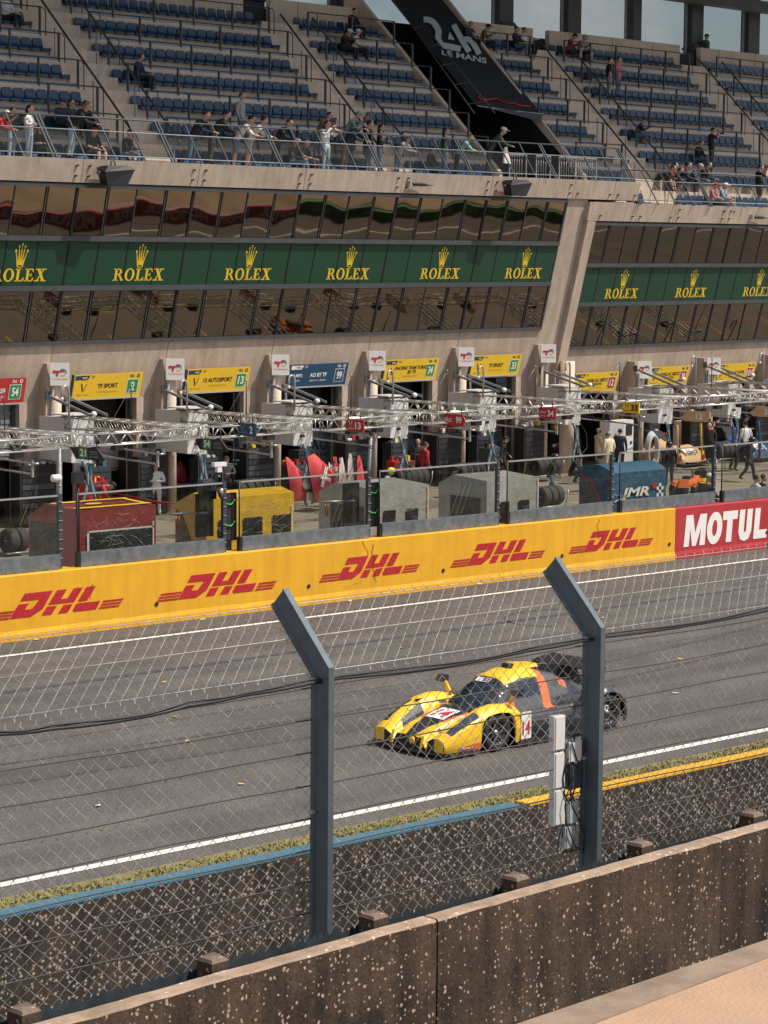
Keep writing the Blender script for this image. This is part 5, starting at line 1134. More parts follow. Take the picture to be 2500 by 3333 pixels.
numboard(2437, 1328, 2530, 1352, 53.0, m_beige, 'beige wing-shaped number board reading 38, cut by the picture edge', [('38', .55, .22, .6, Wp, .26)], 'kite')
# ================================================================== things in and before the garages
def panel(x0, y0, x1, y1, v, m, lbl, items=(), name='partition_panel', zb=0.0):
    A, B_ = onv(x0, y0, v), onv(x1, y1, v); u0, u1 = A.x, B_.x; zt = A.z; t = thing(name, lbl, 'panel', W(u0, v, 0), TH, group='partition panels in the garages'); wd = u1 - u0
    b = MB(); b.box((wd / 2, .04, zt / 2), (wd, .08, zt), m); b.build('board', t); b = MB(); f = lambda x, y, e=0: (x, -.006 - e, y)
    for (s_, x, y, h, mm, w_) in items:
        if s_ == '#': rect(b, f, x * wd, y * zt, (x + w_) * wd, (y + h) * zt, mm)
        elif s_ == 'O': b.flat([[(x * wd + a, y * zt + c) for a, c in ring(0, 0, h, h, 18)], [(x * wd + a, y * zt + c) for a, c in ring(0, 0, h * .72, h * .72, 18)]], f, mm)
        else: text(b, s_, lambda a, c: f(a, c, .004), x * wd, y * zt, h * zt, mm, w=w_ * wd, bold=.02)
    if items: b.build('lettering', t, fix=False)
    return t
m_pb = mat('panel_blue_grey', (.20, .225, .25), .5, var=.04)
panel(328, 1405, 432, 1566, 62.2, m_lgrey, 'tall pale partition with a red line, behind the board 21', [('#', 0, .52, .012, m_red, 1), ('#', 0, .0, .50, m_black, 1)])
panel(240, 1390, 312, 1480, 62.4, m_lgrey, 'white panel with a red ring sign, behind the lattice gantry', [('O', .5, .86, .36, m_red, 0), ('#', .0, .62, .05, m_red, 1)])
panel(681, 1420, 764, 1594, 62.6, m_grey, 'grey partition with a small dark label, behind the anemometer', [('.COM', .68, .86, .05, m_blkprint, .3), ('#', .35, .80, .04, m_blkprint, .35)])
panel(1002, 1395, 1084, 1530, 61.9, m_pb, 'blue-grey partition with a big black letter logo, behind the red bodywork', [('A', .1, .66, .17, m_blkprint, .34), ('O', .62, .74, .21, m_blkprint, 0), ('BY TF SPORT', .12, .55, .05, m_blkprint, .7), ('MOBIL 1', .25, .34, .08, m_blkprint, .7)])
panel(1296, 1365, 1404, 1525, 61.9, m_pb, 'blue-grey partition with a team name, behind the man in black overalls', [('#', .5, .86, .06, m_blkprint, .35), ('TEAM', .45, .80, .03, m_blkprint, .25), ('TURKEY', .18, .68, .08, m_blkprint, .72), ('BY', .5, .6, .02, m_blkprint, .08), ('Sunreef', .28, .46, .04, m_blkprint, .5), ('ESMOTO', .22, .32, .05, m_blkprint, .6)])
panel(1568, 1345, 1654, 1525, 61.9, m_pb, 'blue-grey partition carrying a column of sponsor names beside a red extinguisher', [('racing', .35, .80, .06, m_blkprint, .45), ('#', .28, .68, .05, m_red, .5), ('WYNNS', .34, .69, .03, Wp, .38), ('#', .32, .60, .04, m_blkprint, .36), ('FIBRE', .36, .61, .02, m_yel2, .28), ('#', .3, .53, .02, m_gprint, .4), ('M', .3, .44, .05, m_red, .15), ('MOTOREX', .48, .45, .02, m_red, .3), ('VELO', .4, .35, .04, m_gprint, .2), ('TF', .30, .22, .04, m_blkprint, .12), ('SPORT', .46, .22, .04, m_blkprint, .38)])
def cabinet(x0, y0, x1, y1, v, lbl, name='tool_cabinet', m=None, dp=.7, group='black tool cabinets'):
    A, B_ = onv(x0, y0, v), onv(x1, y1, v); t = thing(name, lbl, 'cabinet', W(A.x, v, 0), TH, group=group); wd = B_.x - A.x; zt = A.z; m = m or m_black
    b = MB(); b.box((wd / 2, dp / 2, zt / 2 + .04), (wd, dp, zt - .08), m); b.build('body', t)
    b = MB()
    for k in range(6):
        zz = .25 + k * (zt - .4) / 6; b.box((wd / 2, -.012, zz), (wd * .9, .02, (zt - .5) / 6.6), m_dark); b.box((wd / 2, -.03, zz + .05), (wd * .6, .02, .02), m_steelb)
    b.build('drawer', t)
    b = MB(); rg = random.Random(int(x0))
    for k in range(10): b.box((wd * rg.random(), .1 + .4 * rg.random(), zt + .04 + .05 * rg.random()), (.1, .1, .14), [m_steelb, m_red, m_dsteel, m_lblue][rg.randrange(4)])
    b.build('tool', t)
    return t
cabinet(430, 1464, 540, 1600, 61.2, 'tall black cabinet behind the mechanic in white overalls')
cabinet(10, 1470, 135, 1600, 62.5, 'low black cabinet with a round white number, behind the tyre row')
cabinet(764, 1445, 805, 1590, 62.0, 'dark tool rack beside the grey partition')
cabinet(826, 1460, 885, 1590, 62.2, 'dark rack crowded with silver tools near the red bodywork')
cabinet(1404, 1385, 1446, 1530, 61.6, 'black locker beside the man in black overalls')
cabinet(1448, 1400, 1490, 1530, 62.0, 'rack of silver parts beyond the black locker')
cabinet(1655, 1375, 1715, 1520, 61.6, 'black locker beyond the sponsor-name partition')
cabinet(1716, 1390, 1750, 1500, 62.0, 'silver tool rack behind the man in a black helmet')
def fuelcab(x0, y0, x1, y1, v, lbl):
    A, B_ = onv(x0, y0, v), onv(x1, y1, v); t = thing('fuel_cabinet', lbl, 'cabinet', W(A.x, v, 0), TH, group='white refuelling cabinets'); wd = B_.x - A.x; zt = A.z
    b = MB(); b.box((wd / 2, .25, zt / 2), (wd, .5, zt), m_lgrey); b.box((wd * .3, -.004, zt * .5), (wd * .58, .01, zt * .98), m_grey); b.build('body', t)
    b = MB(); b.box((wd * .80, -.012, zt * .80), (wd * .26, .02, .42), m_black); b.build('screen', t)
    for k in (.68, .90): b = MB(); b.lathe([(.07, 0), (.07, .02)], m_navy, (wd * k, -.005, zt * .55), (0, -1, 0), 12); b.build('gauge', t)
fuelcab(1985, 1372, 2060, 1500, 59.2, 'white refuelling cabinet with a screen and two gauges beside the cream-overalled men')
fuelcab(2224, 1372, 2280, 1470, 60.5, 'white refuelling cabinet behind the beige car nose')
# tyres
m_tread = mat('tyre_tread', (.040, .038, .037), .8, var=.15, scale=15)
def tyre_mesh():
    b = MB(); b.lathe([(.23, -.15), (.29, -.165), (.335, -.15), (.352, -.10), (.355, 0), (.352, .10), (.335, .15), (.29, .165), (.23, .15)], m_tread, (0, 0, 0), (1, 0, 0), 24, caps=False); tm = b.build('tyre', fix=False)
    r = MB(); r.lathe([(.05, -.12), (.09, -.10), (.20, -.07), (.23, -.12), (.23, .12), (.05, .10)], m_dark, (0, 0, 0), (1, 0, 0), 20)
    for k in range(6):
        a = k * math.pi / 3; r.bar((-.115, .05 * math.cos(a), .05 * math.sin(a)), (-.10, .21 * math.cos(a), .21 * math.sin(a)), .045, .02, m_dsteel)
    r.lathe([(.035, -.14), (.03, -.10)], m_orange, (0, 0, 0), (1, 0, 0), 10); rm = r.build('rim', fix=False)
    tm.hide_render = False; return tm, rm
_ty, _ri = tyre_mesh(); ty_me, ri_me = _ty.data, _ri.data; bpy.data.objects.remove(_ty); bpy.data.objects.remove(_ri)
def tyres(px, py, ztop, n, dist, lbl, du=.36, sc=1.0):
    p = uvz(onz(px, py, ztop)); r_ = .355 * sc
    t0 = thing('tyre_rack', 'low steel rack under the ' + lbl, 'rack', W(p.x, p.y, ztop - 2 * r_), TH, group='tyre racks')
    b = MB(); L = du * n
    for y in (-.2, .2): b.tube([(-.25, y, 0), (L, y, 0)], .025, m_steelb, 6)
    for x in (-.2, L - .1):
        b.tube([(x, -.2, 0), (x, -.2, -(ztop - 2 * r_) + .06)], .022, m_steelb, 5); b.tube([(x, .2, 0), (x, .2, -(ztop - 2 * r_) + .06)], .022, m_steelb, 5)
    b.tube([(L - .1, -.25, 0), (L + .05, -.25, .3), (L + .05, -.25, .55)], .022, m_steelb, 5); b.build('frame', t0, fix=False)
    for i in range(n):
        t = thing('racing_tyre', 'wide slick racing tyre, %s in the %s' % (ORD[i], lbl), 'tyre', W(p.x + du * i * sc, p.y, ztop - r_), TH, group='racing tyres on racks'); t.scale = (sc, sc, sc)
        for nm, me in (('tyre', ty_me), ('rim', ri_me)): o = bpy.data.objects.new(nm, me); COL.objects.link(o); o.parent = t
tyres(55, 1588, .98, 4, 0, 'row before the black cabinet')
tyres(30, 1720, .80, 2, 0, 'row behind the first glass screen')
tyres(775, 1562, .95, 4, 0, 'row behind the yellow cart', .38)
tyres(1290, 1527, .95, 5, 0, 'row under the man in black overalls', .33)
tyres(1495, 1508, .95, 4, 0, 'row by the sponsor-name partition', .34)
tyres(1745, 1490, .95, 4, 0, 'row behind the black-helmeted man', .34)
tyres(1765, 1583, .80, 3, 0, 'row beside the walking man', .36)
tyres(2330, 1438, 1.25, 3, 0, 'row on a trolley beside the beige nose', .36)
tyres(2290, 1520, .95, 1, 0, 'spot behind the quad bike', .36)
tyres(660, 1640, .72, 1, 0, 'spot beside the yellow cart', .36, .8)
# red bodywork standing in the pit lane
def shell(px, py, ztop, wd, outline, m, lbl, name, depth=.5, extra=None, group=None):
    """curved bodywork: outline (x, z) in metres, bulging towards the track"""
    p = uvz(onz(px, py, ztop)); t = thing(name, lbl, 'car part', W(p.x, p.y, 0), TH, group=group); b = MB(); n = len(outline); cx = sum(x for x, z in outline) / n; cz = sum(z for x, z in outline) / n
    vs = [(x, 0, z) for x, z in outline]; mid = [(cx + (x - cx) * .6, -depth * .35, cz + (z - cz) * .6) for x, z in outline]; vs += mid + [(cx, -depth * .5, cz)]
    fs = [(i, (i + 1) % n, n + (i + 1) % n, n + i) for i in range(n)] + [(n + i, n + (i + 1) % n, 2 * n) for i in range(n)]
    b.add(vs, fs, m, True); b.add([(x, .04, z) for x, z in outline], [tuple(range(n))], m_dark); b.build('shell', t, fix=True)
    if extra:
        b = MB(); extra(b); b.build('detail', t, fix=False)
    return t
def ex1(b):
    b.lathe([(.20, 0), (.14, .05), (.0, .06)], m_lgrey, (.75, -.22, .95), (0, -1, .2), 14); b.box((.9, -.24, .5), (.22, .03, .3), Wp); text(b, '2', lambda x, y: (.84 + x, -.262, .42 + y), 0, 0, .18, m_navy, w=.12)
shell(930, 1488, 1.9, 1, [(0, 1.9), (.1, 1.9), (.75, 1.35), (1.1, .9), (1.25, .35), (.3, .35), (.2, .9)], m_pink, 'red curved nose bodywork with a round white lamp, standing before the blue-grey partition', 'car_bodywork', .5, ex1, 'red bodywork pieces')
def ex2(b): text(b, 'Mobil 1', lambda x, y: (.75 + x * .8, -.30 - .0 * x, 1.5 - x * .45 + y), 0, 0, .2, Wp, w=.9, bold=.02); b.box((.55, -.28, 1.2), (.14, .02, .7), Wp, M=Matrix.Rotation(.3, 3, 'Y')); b.box((.6, -.30, 1.15), (.5, .02, .12), Wp, M=Matrix.Rotation(.3, 3, 'Y'))
shell(1000, 1478, 2.0, 1, [(0, 1.9), (.35, 2.0), (1.35, 1.3), (1.75, .5), (1.6, .3), (.4, .3), (.15, 1.2)], m_pink, 'red engine cover with white lettering, leaning beside the red nose', 'car_bodywork', .6, ex2, 'red bodywork pieces')
def ex3(b): text(b, 'Mobil', lambda x, y: (.15 - y * .3, -.12, .5 + x), 0, 0, .5, Wp, w=.9, bold=.02)
for k, (px, py, h, mm, l) in enumerate(((1082, 1487, 1.75, m_pink, 'red upright flap with lettering beside the pale blades'), (1102, 1490, 1.85, mat('pale_carbon', (.55, .44, .40), .5, var=.08), 'pale pink blade, shorter of the pair before the dark garage'), (1130, 1478, 1.95, mat('pale_carbon', (.55, .44, .40), .5), 'tall pale pink blade of bodywork beside the red upright fin'), (1160, 1483, 1.9, m_pink, 'tall red upright fin by the leaning grey pole'), (1190, 1545, 1.0, m_pink, 'short red stub of bodywork at the foot of the fin'))):
    shell(px, py, h, 1, [(0, .2), (.42, .2), (.36, h * .7), (.2, h), (.05, h)], mm, l, 'car_bodywork', .25, ex3 if k == 0 else None, 'red bodywork pieces' if mm is m_pink else 'pale bodywork blades')
shell(552, 1500, 1.3, 1, [(0, .5), (.25, 1.05), (.5, 1.3), (.75, 1.05), (.95, .5), (.5, .35)], m_pink, 'red car nose hung in the dark garage behind the white-overalled mechanic', 'car_bodywork', .4, lambda b: rect(b, lambda x, y: (x, -.22, y), .05, .42, .9, .47, Wp), 'red bodywork pieces')
# leaning grey pole
b = MB(); p = uvz(onz(1200, 1410, 2.6)); b.tube([(0, 0, .0), (.02, 0, 1.4), (.12, 0, 2.6)], .07, m_steel, 8); b.box((.12, 0, 2.66), (.5, .3, .08), m_black); tag(b.build('lamp_pole', loc=W(p.x, p.y, 0), rz=TH), 'grey pole with a flat black head beside the red fin', 'pole')
# beige prototype nose, blue car, quad bike
def loft(b, secs, m):                   # secs: (x, list of (y, z)), equal point counts
    vs = [(x, y, z) for x, s_ in secs for y, z in s_]; k = len(secs[0][1]); b.add(vs, [(i * k + j, i * k + j + 1, (i + 1) * k + j + 1, (i + 1) * k + j) for i in range(len(secs) - 1) for j in range(k - 1)], m, True)
def garage_car(px, py, ztop, m, lbl, word, wcol, dx=0):
    p = uvz(onz(px, py, ztop)); t = thing('race_car', lbl, 'race car', W(p.x, p.y, 0), TH, group='race cars before the garages')
    sec = lambda w_, h, c: [(-w_, .12), (-w_, .12 + (h - .12) * .55), (-w_ * .9, h * .92), (-w_ * .55, h * .80 + c * .2), (-.25, h * .85 + c * .5), (0, h * .85 + c * .6), (.25, h * .85 + c * .5), (w_ * .55, h * .80 + c * .2), (w_ * .9, h * .92), (w_, .12 + (h - .12) * .55), (w_, .12)]
    b = MB(); S_ = [(-.05, .75, .22, 0), (.0, .82, .38, .05), (.25, .95, .58, .1), (.6, 1.0, .80, .05), (1.0, 1.0, .88, .05), (1.4, 1.0, .8, .2), (1.8, .95, .6, .9), (2.3, .95, .6, 1.0), (3.0, .95, .75, .8), (3.6, 1.0, .88, .4), (4.4, .95, .7, .2)]
    vs = []
    for x, w_, h, c in S_: vs.append((w_, h, c, x))
    loft(b, [(0, [])] and [(0, s_) for s_ in []] or [(x, sec(w_, h, c)) for x, w_, h, c in S_], m)
    bo = b; # body runs away from the lane: local x -> depth
    bo.v = [Vector((v.y, v.x, v.z)) for v in bo.v]; bo.build('bodywork', t)
    b = MB(); b.box((0, .30, .60), (.8, .02, .36), Wp, M=Matrix.Rotation(-.9, 3, 'X')); text(b, word, lambda x, y: (-.37 + x, .05 + y * .62 + .02, .50 + y * .78 + .02), 0, .0, .22, wcol, w=.74, bold=.03); b.box((0, .16, .44), (.8, .02, .06), m_yel2, M=Matrix.Rotation(-.9, 3, 'X')); b.build('lettering', t, fix=False)
    for x in (-.88, .88):
        for y in (1.0, 3.6): b = MB(); b.lathe([(.2, -.14), (.33, -.14), (.345, 0), (.33, .14), (.2, .14)], m_rubber, (x, y, .345), (1, 0, 0), 18, caps=False); b.lathe([(.19, -.1), (.05, -.08), (.05, .08), (.19, .1)], m_dsteel, (x, y, .345), (1, 0, 0), 12); b.build('wheel', t)
    b = MB(); b.box((0, -.02, .09), (1.9, .5, .03), m_black); b.build('splitter', t)
    b = MB()
    for s_ in (-1, 1): b.hexa([(s_ * .9 - .02, 3.9, .7), (s_ * .9 + .02, 3.9, .7), (s_ * .9 + .02, 4.6, .7), (s_ * .9 - .02, 4.6, .7)], [(s_ * .9 - .02, 4.2, 1.25), (s_ * .9 + .02, 4.2, 1.25), (s_ * .9 + .02, 4.6, 1.25), (s_ * .9 - .02, 4.6, 1.25)], m)
    b.box((0, 4.4, 1.2), (1.8, .35, .04), m_black); b.build('rear_wing', t)
    b = MB(); b.hexa([(-.5, 1.7, .9), (.5, 1.7, .9), (.5, 2.5, .9), (-.5, 2.5, .9)], [(-.34, 2.0, 1.34), (.34, 2.0, 1.34), (.34, 2.5, 1.36), (-.34, 2.5, 1.36)], m_dark); b.build('windscreen', t)
    return t
c1 = garage_car(2262, 1455, .80, m_beige, 'beige prototype nose with a white sponsor patch, rolled out of its garage', 'Hertz', m_blkprint)
m_cblue = mat('car_blue', (.012, .075, .24), .3, var=.1)
c2 = garage_car(2490, 1440, .80, m_cblue, 'blue prototype with a white name on its nose, cut by the picture edge', 'IDEX', m_navy)
def doorp(px, py, z1, m, lbl, h=1.25):
    p = uvz(onz(px, py, z1)); t = thing('raised_car_door', lbl, 'car door', W(p.x, p.y, 0), TH + .3, group='raised car doors'); b = MB()
    out = [(0, z1), (.10, z1 + .02), (.28, z1 - .35), (.5, z1 - h + .1), (.62, z1 - h - .25), (.3, z1 - h - .3), (.22, z1 - h + .1), (.12, z1 - .5)]
    b.prism(out, lambda x, y, d: (x, d, y), .06, m); b.build('panel', t); b = MB(); b.prism([(.14, z1 - .15), (.34, z1 - .55), (.46, z1 - h + .15), (.30, z1 - h + .12), (.18, z1 - .6)], lambda x, y, d: (x, d, y), -.01, m_dark); b.build('window', t); b = MB(); b.box((.42, -.02, z1 - h - .12), (.3, .02, .2), m_red); b.build('sponsor_strip', t)
for px, py, z1, m, l in ((1878, 1388, 1.9, m_beige, 'beige car door raised beside the crew in dark overalls'), (2205, 1386, 1.9, m_beige, 'beige car door raised behind the beige nose'), (2282, 1380, 1.9, m_yel2, 'yellow-tipped car door raised beside the dark red shirt'), (2385, 1378, 1.9, m_cblue, 'dark blue car door raised in the blue garage'), (2470, 1372, 2.0, m_cblue, 'blue door with a yellow tip at the picture edge'), (1960, 1385, 1.7, m_yel2, 'yellow-tipped door raised behind the cream-overalled men')): doorp(px, py, z1, m, l)
p = uvz(onz(2246, 1545, .85)); t = thing('quad_bike', 'orange and yellow quad bike with fat black tyres behind the glass', 'quad bike', W(p.x, p.y, 0), TH + .35)
b = MB()
for x, m_ in ((-.62, m_orange), (.62, m_yel2)):
    for y in (-.36, .36): pts = [(x + .36 * math.cos(a), y, .33 + .36 * math.sin(a)) for a in [.35 + q * .34 for q in range(8)]]; b.add([(q[0], y - .13, q[2]) for q in pts] + [(q[0], y + .13, q[2]) for q in pts], [(i, i + 1, 9 + i - 1, 8 + i) for i in range(7)], m_, True)
b.hexa([(-.9, -.2, .45), (.9, -.2, .5), (.9, .2, .5), (-.9, .2, .45)], [(-.75, -.16, .72), (.7, -.16, .78), (.7, .16, .78), (-.75, .16, .72)], m_orange); b.build('bodywork', t, fix=False)
b = MB(); b.hexa([(-.6, -.16, .70), (.15, -.16, .70), (.15, .16, .70), (-.6, .16, .70)], [(-.55, -.13, .84), (.1, -.13, .80), (.1, .13, .80), (-.55, .13, .84)], m_black); b.build('saddle', t)
b = MB(); b.tube([(.35, 0, .75), (.28, 0, 1.0)], .03, m_black, 6); b.tube([(.2, -.38, 1.02), (.3, 0, 1.0), (.2, .38, 1.02)], .02, m_black, 6); b.build('handlebar', t)
for x in (-.62, .62):
    for y in (-.40, .40): b = MB(); b.lathe([(.12, -.12), (.28, -.13), (.31, 0), (.28, .13), (.12, .12)], m_rubber, (x, y, .30), (0, 1, 0), 16); b.build('wheel', t)
# hose coil, extinguishers, folding chair, trolley
p = uvz(onz(2120, 1430, 1.6)); b = MB(); mhc = mat('hose_grey', (.42, .42, .40), .5, var=.08)
for k in range(3): b.tube([(.33 * math.cos(a), -.06 * k, 1.25 + .62 * math.sin(a) - .06 * k) for a in [q * math.pi / 12 for q in range(24)]], .06, mhc, 7, closed=True)
tag(b.build('hose_coil', loc=W(p.x, p.y, 0), rz=TH, fix=False), 'large coil of ribbed grey hose hanging beside the white cabinet', 'hose')
b = MB(); my = mat('hose_yellow', (.70, .55, .03), .5)
for k in range(3): b.tube([(.1 * k + .14 * math.sin(q * .7 + k * 2), .03 * k, 2.0 - q * .17) for q in range(12)], .03, my, 6)
p = uvz(onz(165, 1500, 1.9)); tag(b.build('hose', loc=W(p.x, p.y, 0), rz=TH, fix=False), 'yellow air hoses hanging in tangles below the first gantry box', 'hose')
for px, py, l in ((1640, 1495, 'beside the sponsor-name partition'), (563, 1575, 'on the ground behind the mechanic in white overalls')):
    p = uvz(onz(px, py, .75)); t = thing('fire_extinguisher', 'red fire extinguisher ' + l, 'fire extinguisher', W(p.x, p.y, 0), TH, group='fire extinguishers'); b = MB(); b.lathe([(.09, 0), (.10, .05), (.10, .5), (.05, .6), (.03, .66)], m_red, (0, 0, 0), n=12); b.build('cylinder', t); b = MB(); b.tube([(0, 0, .64), (-.1, -.05, .78), (-.3, -.05, .75), (-.33, -.05, .45), (-.2, -.08, .3)], .02, m_black, 6); b.box((0, 0, .70), (.08, .04, .06), m_black); b.build('valve_hose', t)
for px, py, l in ((2025, 1440, 'facing the cream-overalled men'), (2048, 1437, 'against the white refuelling cabinet')):
    p = uvz(onz(px, py, 1.0)); t = thing('chair', 'dark red folding chair with black frame ' + l, 'chair', W(p.x, p.y, 0), TH, group='red folding chairs'); b = MB(); b.box((0, .2, .75), (.46, .05, .5), m_red, M=Matrix.Rotation(-.2, 3, 'X')); b.build('backrest', t); b = MB(); b.box((0, 0, .45), (.46, .46, .05), m_red); b.build('seat', t)
    for x in (-.2, .2):
        b = MB(); b.bar((x, -.2, 0), (x, .2, .9), .03, .03, m_black); b.build('leg', t); b = MB(); b.bar((x, .22, 0), (x, -.2, .45), .03, .03, m_black); b.build('leg', t)
b = MB(); p0, p1, p2 = W(*uvz(onz(330, 1612, .9))), W(*uvz(onz(460, 1625, .9))), W(*uvz(onz(575, 1640, .9)))
for dz in (0, .12): b.tube([p0 + Vector((0, 0, dz)), p1 + Vector((0, 0, dz * .3)), p2 + Vector((0, 0, -dz))], .022, m_red, 5)
tag(b.build('barrier_tape', fix=False), 'red barrier tape stretched past the mechanic in white overalls', 'tape')
# black-clad stacks of equipment standing before each pier, and trolleys of gear along the garage fronts
def trolley(u, v, wd, hg, m, lbl, seed):
    rg = random.Random(seed); t = thing('equipment_trolley', lbl, 'trolley', W(u, v, 0), TH + rg.uniform(-.15, .15), group='equipment trolleys before the garages')
    b = MB(); b.hexa([(0, 0, .14), (wd, 0, .14), (wd, .5, .14), (0, .5, .14)], [(0, 0, hg), (wd, 0, hg), (wd, .5, hg), (0, .5, hg)], m); b.build('cabinet', t)
    b = MB(); n = max(2, int(hg / .22))
    for k in range(n): b.box((wd / 2, -.012, .2 + (hg - .2) * (k + .5) / n), (wd * .88, .02, (hg - .2) / n * .8), [m_dark, m_dsteel, m][rg.randrange(3)])
    b.build('drawer', t)
    b = MB()
    for x in (.08, wd - .08):
        for y in (.08, .42): b.lathe([(.06, -.02), (.07, 0), (.06, .02)], m_rubber, (x, y, .07), (0, 1, 0), 10)
    b.build('castor', t)
    b = MB()
    for k in range(7): q = rg.uniform(.06, .2); b.box((rg.uniform(.1, wd - .1), rg.uniform(.1, .4), hg + q / 2), (rg.uniform(.06, .22), rg.uniform(.06, .2), q), [m_steelb, m_red, m_dsteel, m_lblue, m_yel2, m_black, m_white][rg.randrange(7)])
    for k in range(2): b.tube([(rg.uniform(.1, wd), .3, hg), (rg.uniform(0, wd), .1, hg * .6), (rg.uniform(-.2, wd + .2), -.1, .1)], .015, [m_black, m_yel2, m_red][rg.randrange(3)], 4)
    b.build('gear', t, fix=False)
TP = ['at the picture edge', 'below the yellow number 2 board', 'below the yellow number 13 board', 'below the dark blue 99 board', 'below the yellow number 34 board', 'below the yellow number 33 board', 'by the bare round column', 'below the number 38 board', 'below the number 101 board', 'past the last board']
for i, u in enumerate(PJ):
    trolley(u - 1.75, 60.05, 1.35, 2.0, m_black, 'tall black equipment stack against the pier ' + TP[i], 31 + i)
    trolley(u + 1.0 + (i % 3) * .5, 60.6, 1.0, 1.0 + .2 * (i % 2), [m_black, m_red, m_dsteel][i % 3], 'low %s tool trolley in the garage mouth ' % ['black', 'red', 'grey'][i % 3] + TP[i], 51 + i)
    trolley(u + 2.4, 61.6, .9, 1.6, m_dsteel, 'grey tool stack just inside the garage ' + TP[i], 71 + i)
# ================================================================== the race car on the track
m_cy = mat('car_yellow', (.90, .53, .012), .38, var=.0); nodes(m_cy)[2].inputs['Coat Weight'].default_value = .25
m_co = mat('car_orange', (.80, .17, .03), .25, var=.03); nodes(m_co)[2].inputs['Coat Weight'].default_value = .6
m_ck = mat('car_carbon', (.030, .030, .032), .30, var=.1); nodes(m_ck)[2].inputs['Coat Weight'].default_value = .8
m_cg = mat('car_graphite', (.12, .115, .11), .28, .3, var=.05); nodes(m_cg)[2].inputs['Coat Weight'].default_value = .6
m_cglass = mat('car_glass', (.012, .02, .024), .04, var=0, spec=.9)
m_clamp = mat('lamp_glass', (.035, .045, .055), .06, var=.1, spec=.8)
car = thing('race_car', 'yellow and black closed prototype race car numbered 14 speeding on the track', 'race car', (31.6, 31.03, -.02), math.pi)
def lerp_tab(tab, x):
    if x <= tab[0][0]: return tab[0][1]
    for (a, b_), (c, d) in zip(tab[:-1], tab[1:]):
        if x <= c:
            q = (x - a) / (c - a); q = q * q * (3 - 2 * q) * .5 + q * .5; return b_ + (d - b_) * q
    return tab[-1][1]
HOOD = [(-1.95, .60), (-1.5, .64), (-.8, .62), (.6, .60), (1.5, .70), (1.9, .62), (2.4, .48), (2.78, .33)]
CAN = [(-1.95, .62), (-1.6, .74), (-1.1, .94), (-.6, 1.12), (-.1, 1.24), (.35, 1.27), (.7, 1.20), (.95, 1.06), (1.2, .88), (1.45, .70), (1.6, .5)]
CW = [(-1.95, .28), (-1.1, .42), (-.3, .57), (.5, .66), (1.2, .68), (1.6, .62)]
FF = [(.72, .42), (.82, .62), (1.0, .76), (1.25, .82), (1.52, .845), (1.8, .81), (2.1, .70), (2.4, .57), (2.62, .45), (2.78, .36)]
RF = [(-1.95, .60), (-1.8, .74), (-1.6, .84), (-1.42, .87), (-1.15, .80), (-.9, .62), (-.72, .48), (-.5, .40)]
def zc(x, a):
    z = lerp_tab(HOOD, x) - .10 * (a / 1.0) ** 2
    if x > 1.6: z -= .24 * max(0, min(1, (a - .36) / .16)) * min(1, (x - 1.6) / .3)            # duct floor beside the nose
    if -.75 < x < .80 and a > .70: z = .46 - .05 * (a - .7)
    t = a / lerp_tab(CW, x)
    if t < 1 and x < 1.6: z = max(z, .58 + (lerp_tab(CAN, x) - .58) * (1 - t ** 3.4))
    d = abs(a - .80)
    if x > .72 and d < .28: z = max(z, lerp_tab(FF, x) * (1 - .30 * (d / .28) ** 2.2))
    if x < -.5 and d < .26: z = max(z, lerp_tab(RF, x) * (1 - .26 * (d / .26) ** 2.6))
    return z
def half_w(x): return 1.0 - .10 * max(0, (x - 2.2) / .58) ** 2 - .04 * max(0, (-1.6 - x) / .35)
NX, NY = 230, 120
xs_ = [2.78 - 4.73 * i / NX for i in range(NX + 1)]; ys_ = [-1 + 2 * j / NY for j in range(NY + 1)]
P_ = [[Vector((x, y * half_w(x), zc(x, abs(y)))) for y in ys_] for x in xs_]
groups = {}
def reg(x, a, z):
    t = a / lerp_tab(CW, x); zt = lerp_tab(CAN, x)
    if .78 < x < 1.44 and t < .86 and z > .70: return 'windscreen', m_cglass
    if -.05 < x < .80 and .62 < t < .93 and .80 < z < 1.10: return 'side_window', m_cglass
    if x > 1.95 and .80 < a < .97 and x < 2.62 and z > .30: return 'headlight', m_clamp
    if 1.92 < x < 2.46 and .46 < a < .66 - (x - 1.92) * .12: return 'bodywork', m_black
    if x > 1.3:
        if a < .13 + .24 * (2.70 - x): return 'bodywork', m_ck
        if a < .20 + .24 * (2.70 - x) and x < 2.2: return 'bodywork', m_co
        if 1.3 < x < 1.5 and a < .6: return 'bodywork', m_ck
        return 'bodywork', m_cy
    if x > .95 and a > .5: return 'bodywork', m_cy
    if x > .72 and a > .56: return 'bodywork', m_co
    if t < .62 and x > -.12 and z > 1.0: return 'bodywork', m_cy
    if -.30 < x < -.08 and a < .70 and z > .5: return 'bodywork', m_co
    if t < 1 and x > -.1: return 'bodywork', m_cg
    if -.95 < x < -.72 and .26 < a < .36: return 'bodywork', m_co
    if a < .6 and x < -.1 and z > .7: return 'bodywork', m_cg
    return 'bodywork', m_ck
for i in range(NX):
    for j in range(NY):
        q = [P_[i][j], P_[i + 1][j], P_[i + 1][j + 1], P_[i][j + 1]]; c = sum(q, Vector()) / 4; a = abs(c.y) / half_w(c.x)
        nm, m = reg(c.x, a, c.z); groups.setdefault((nm, m.name), []).append((i, j))
bodies = {}
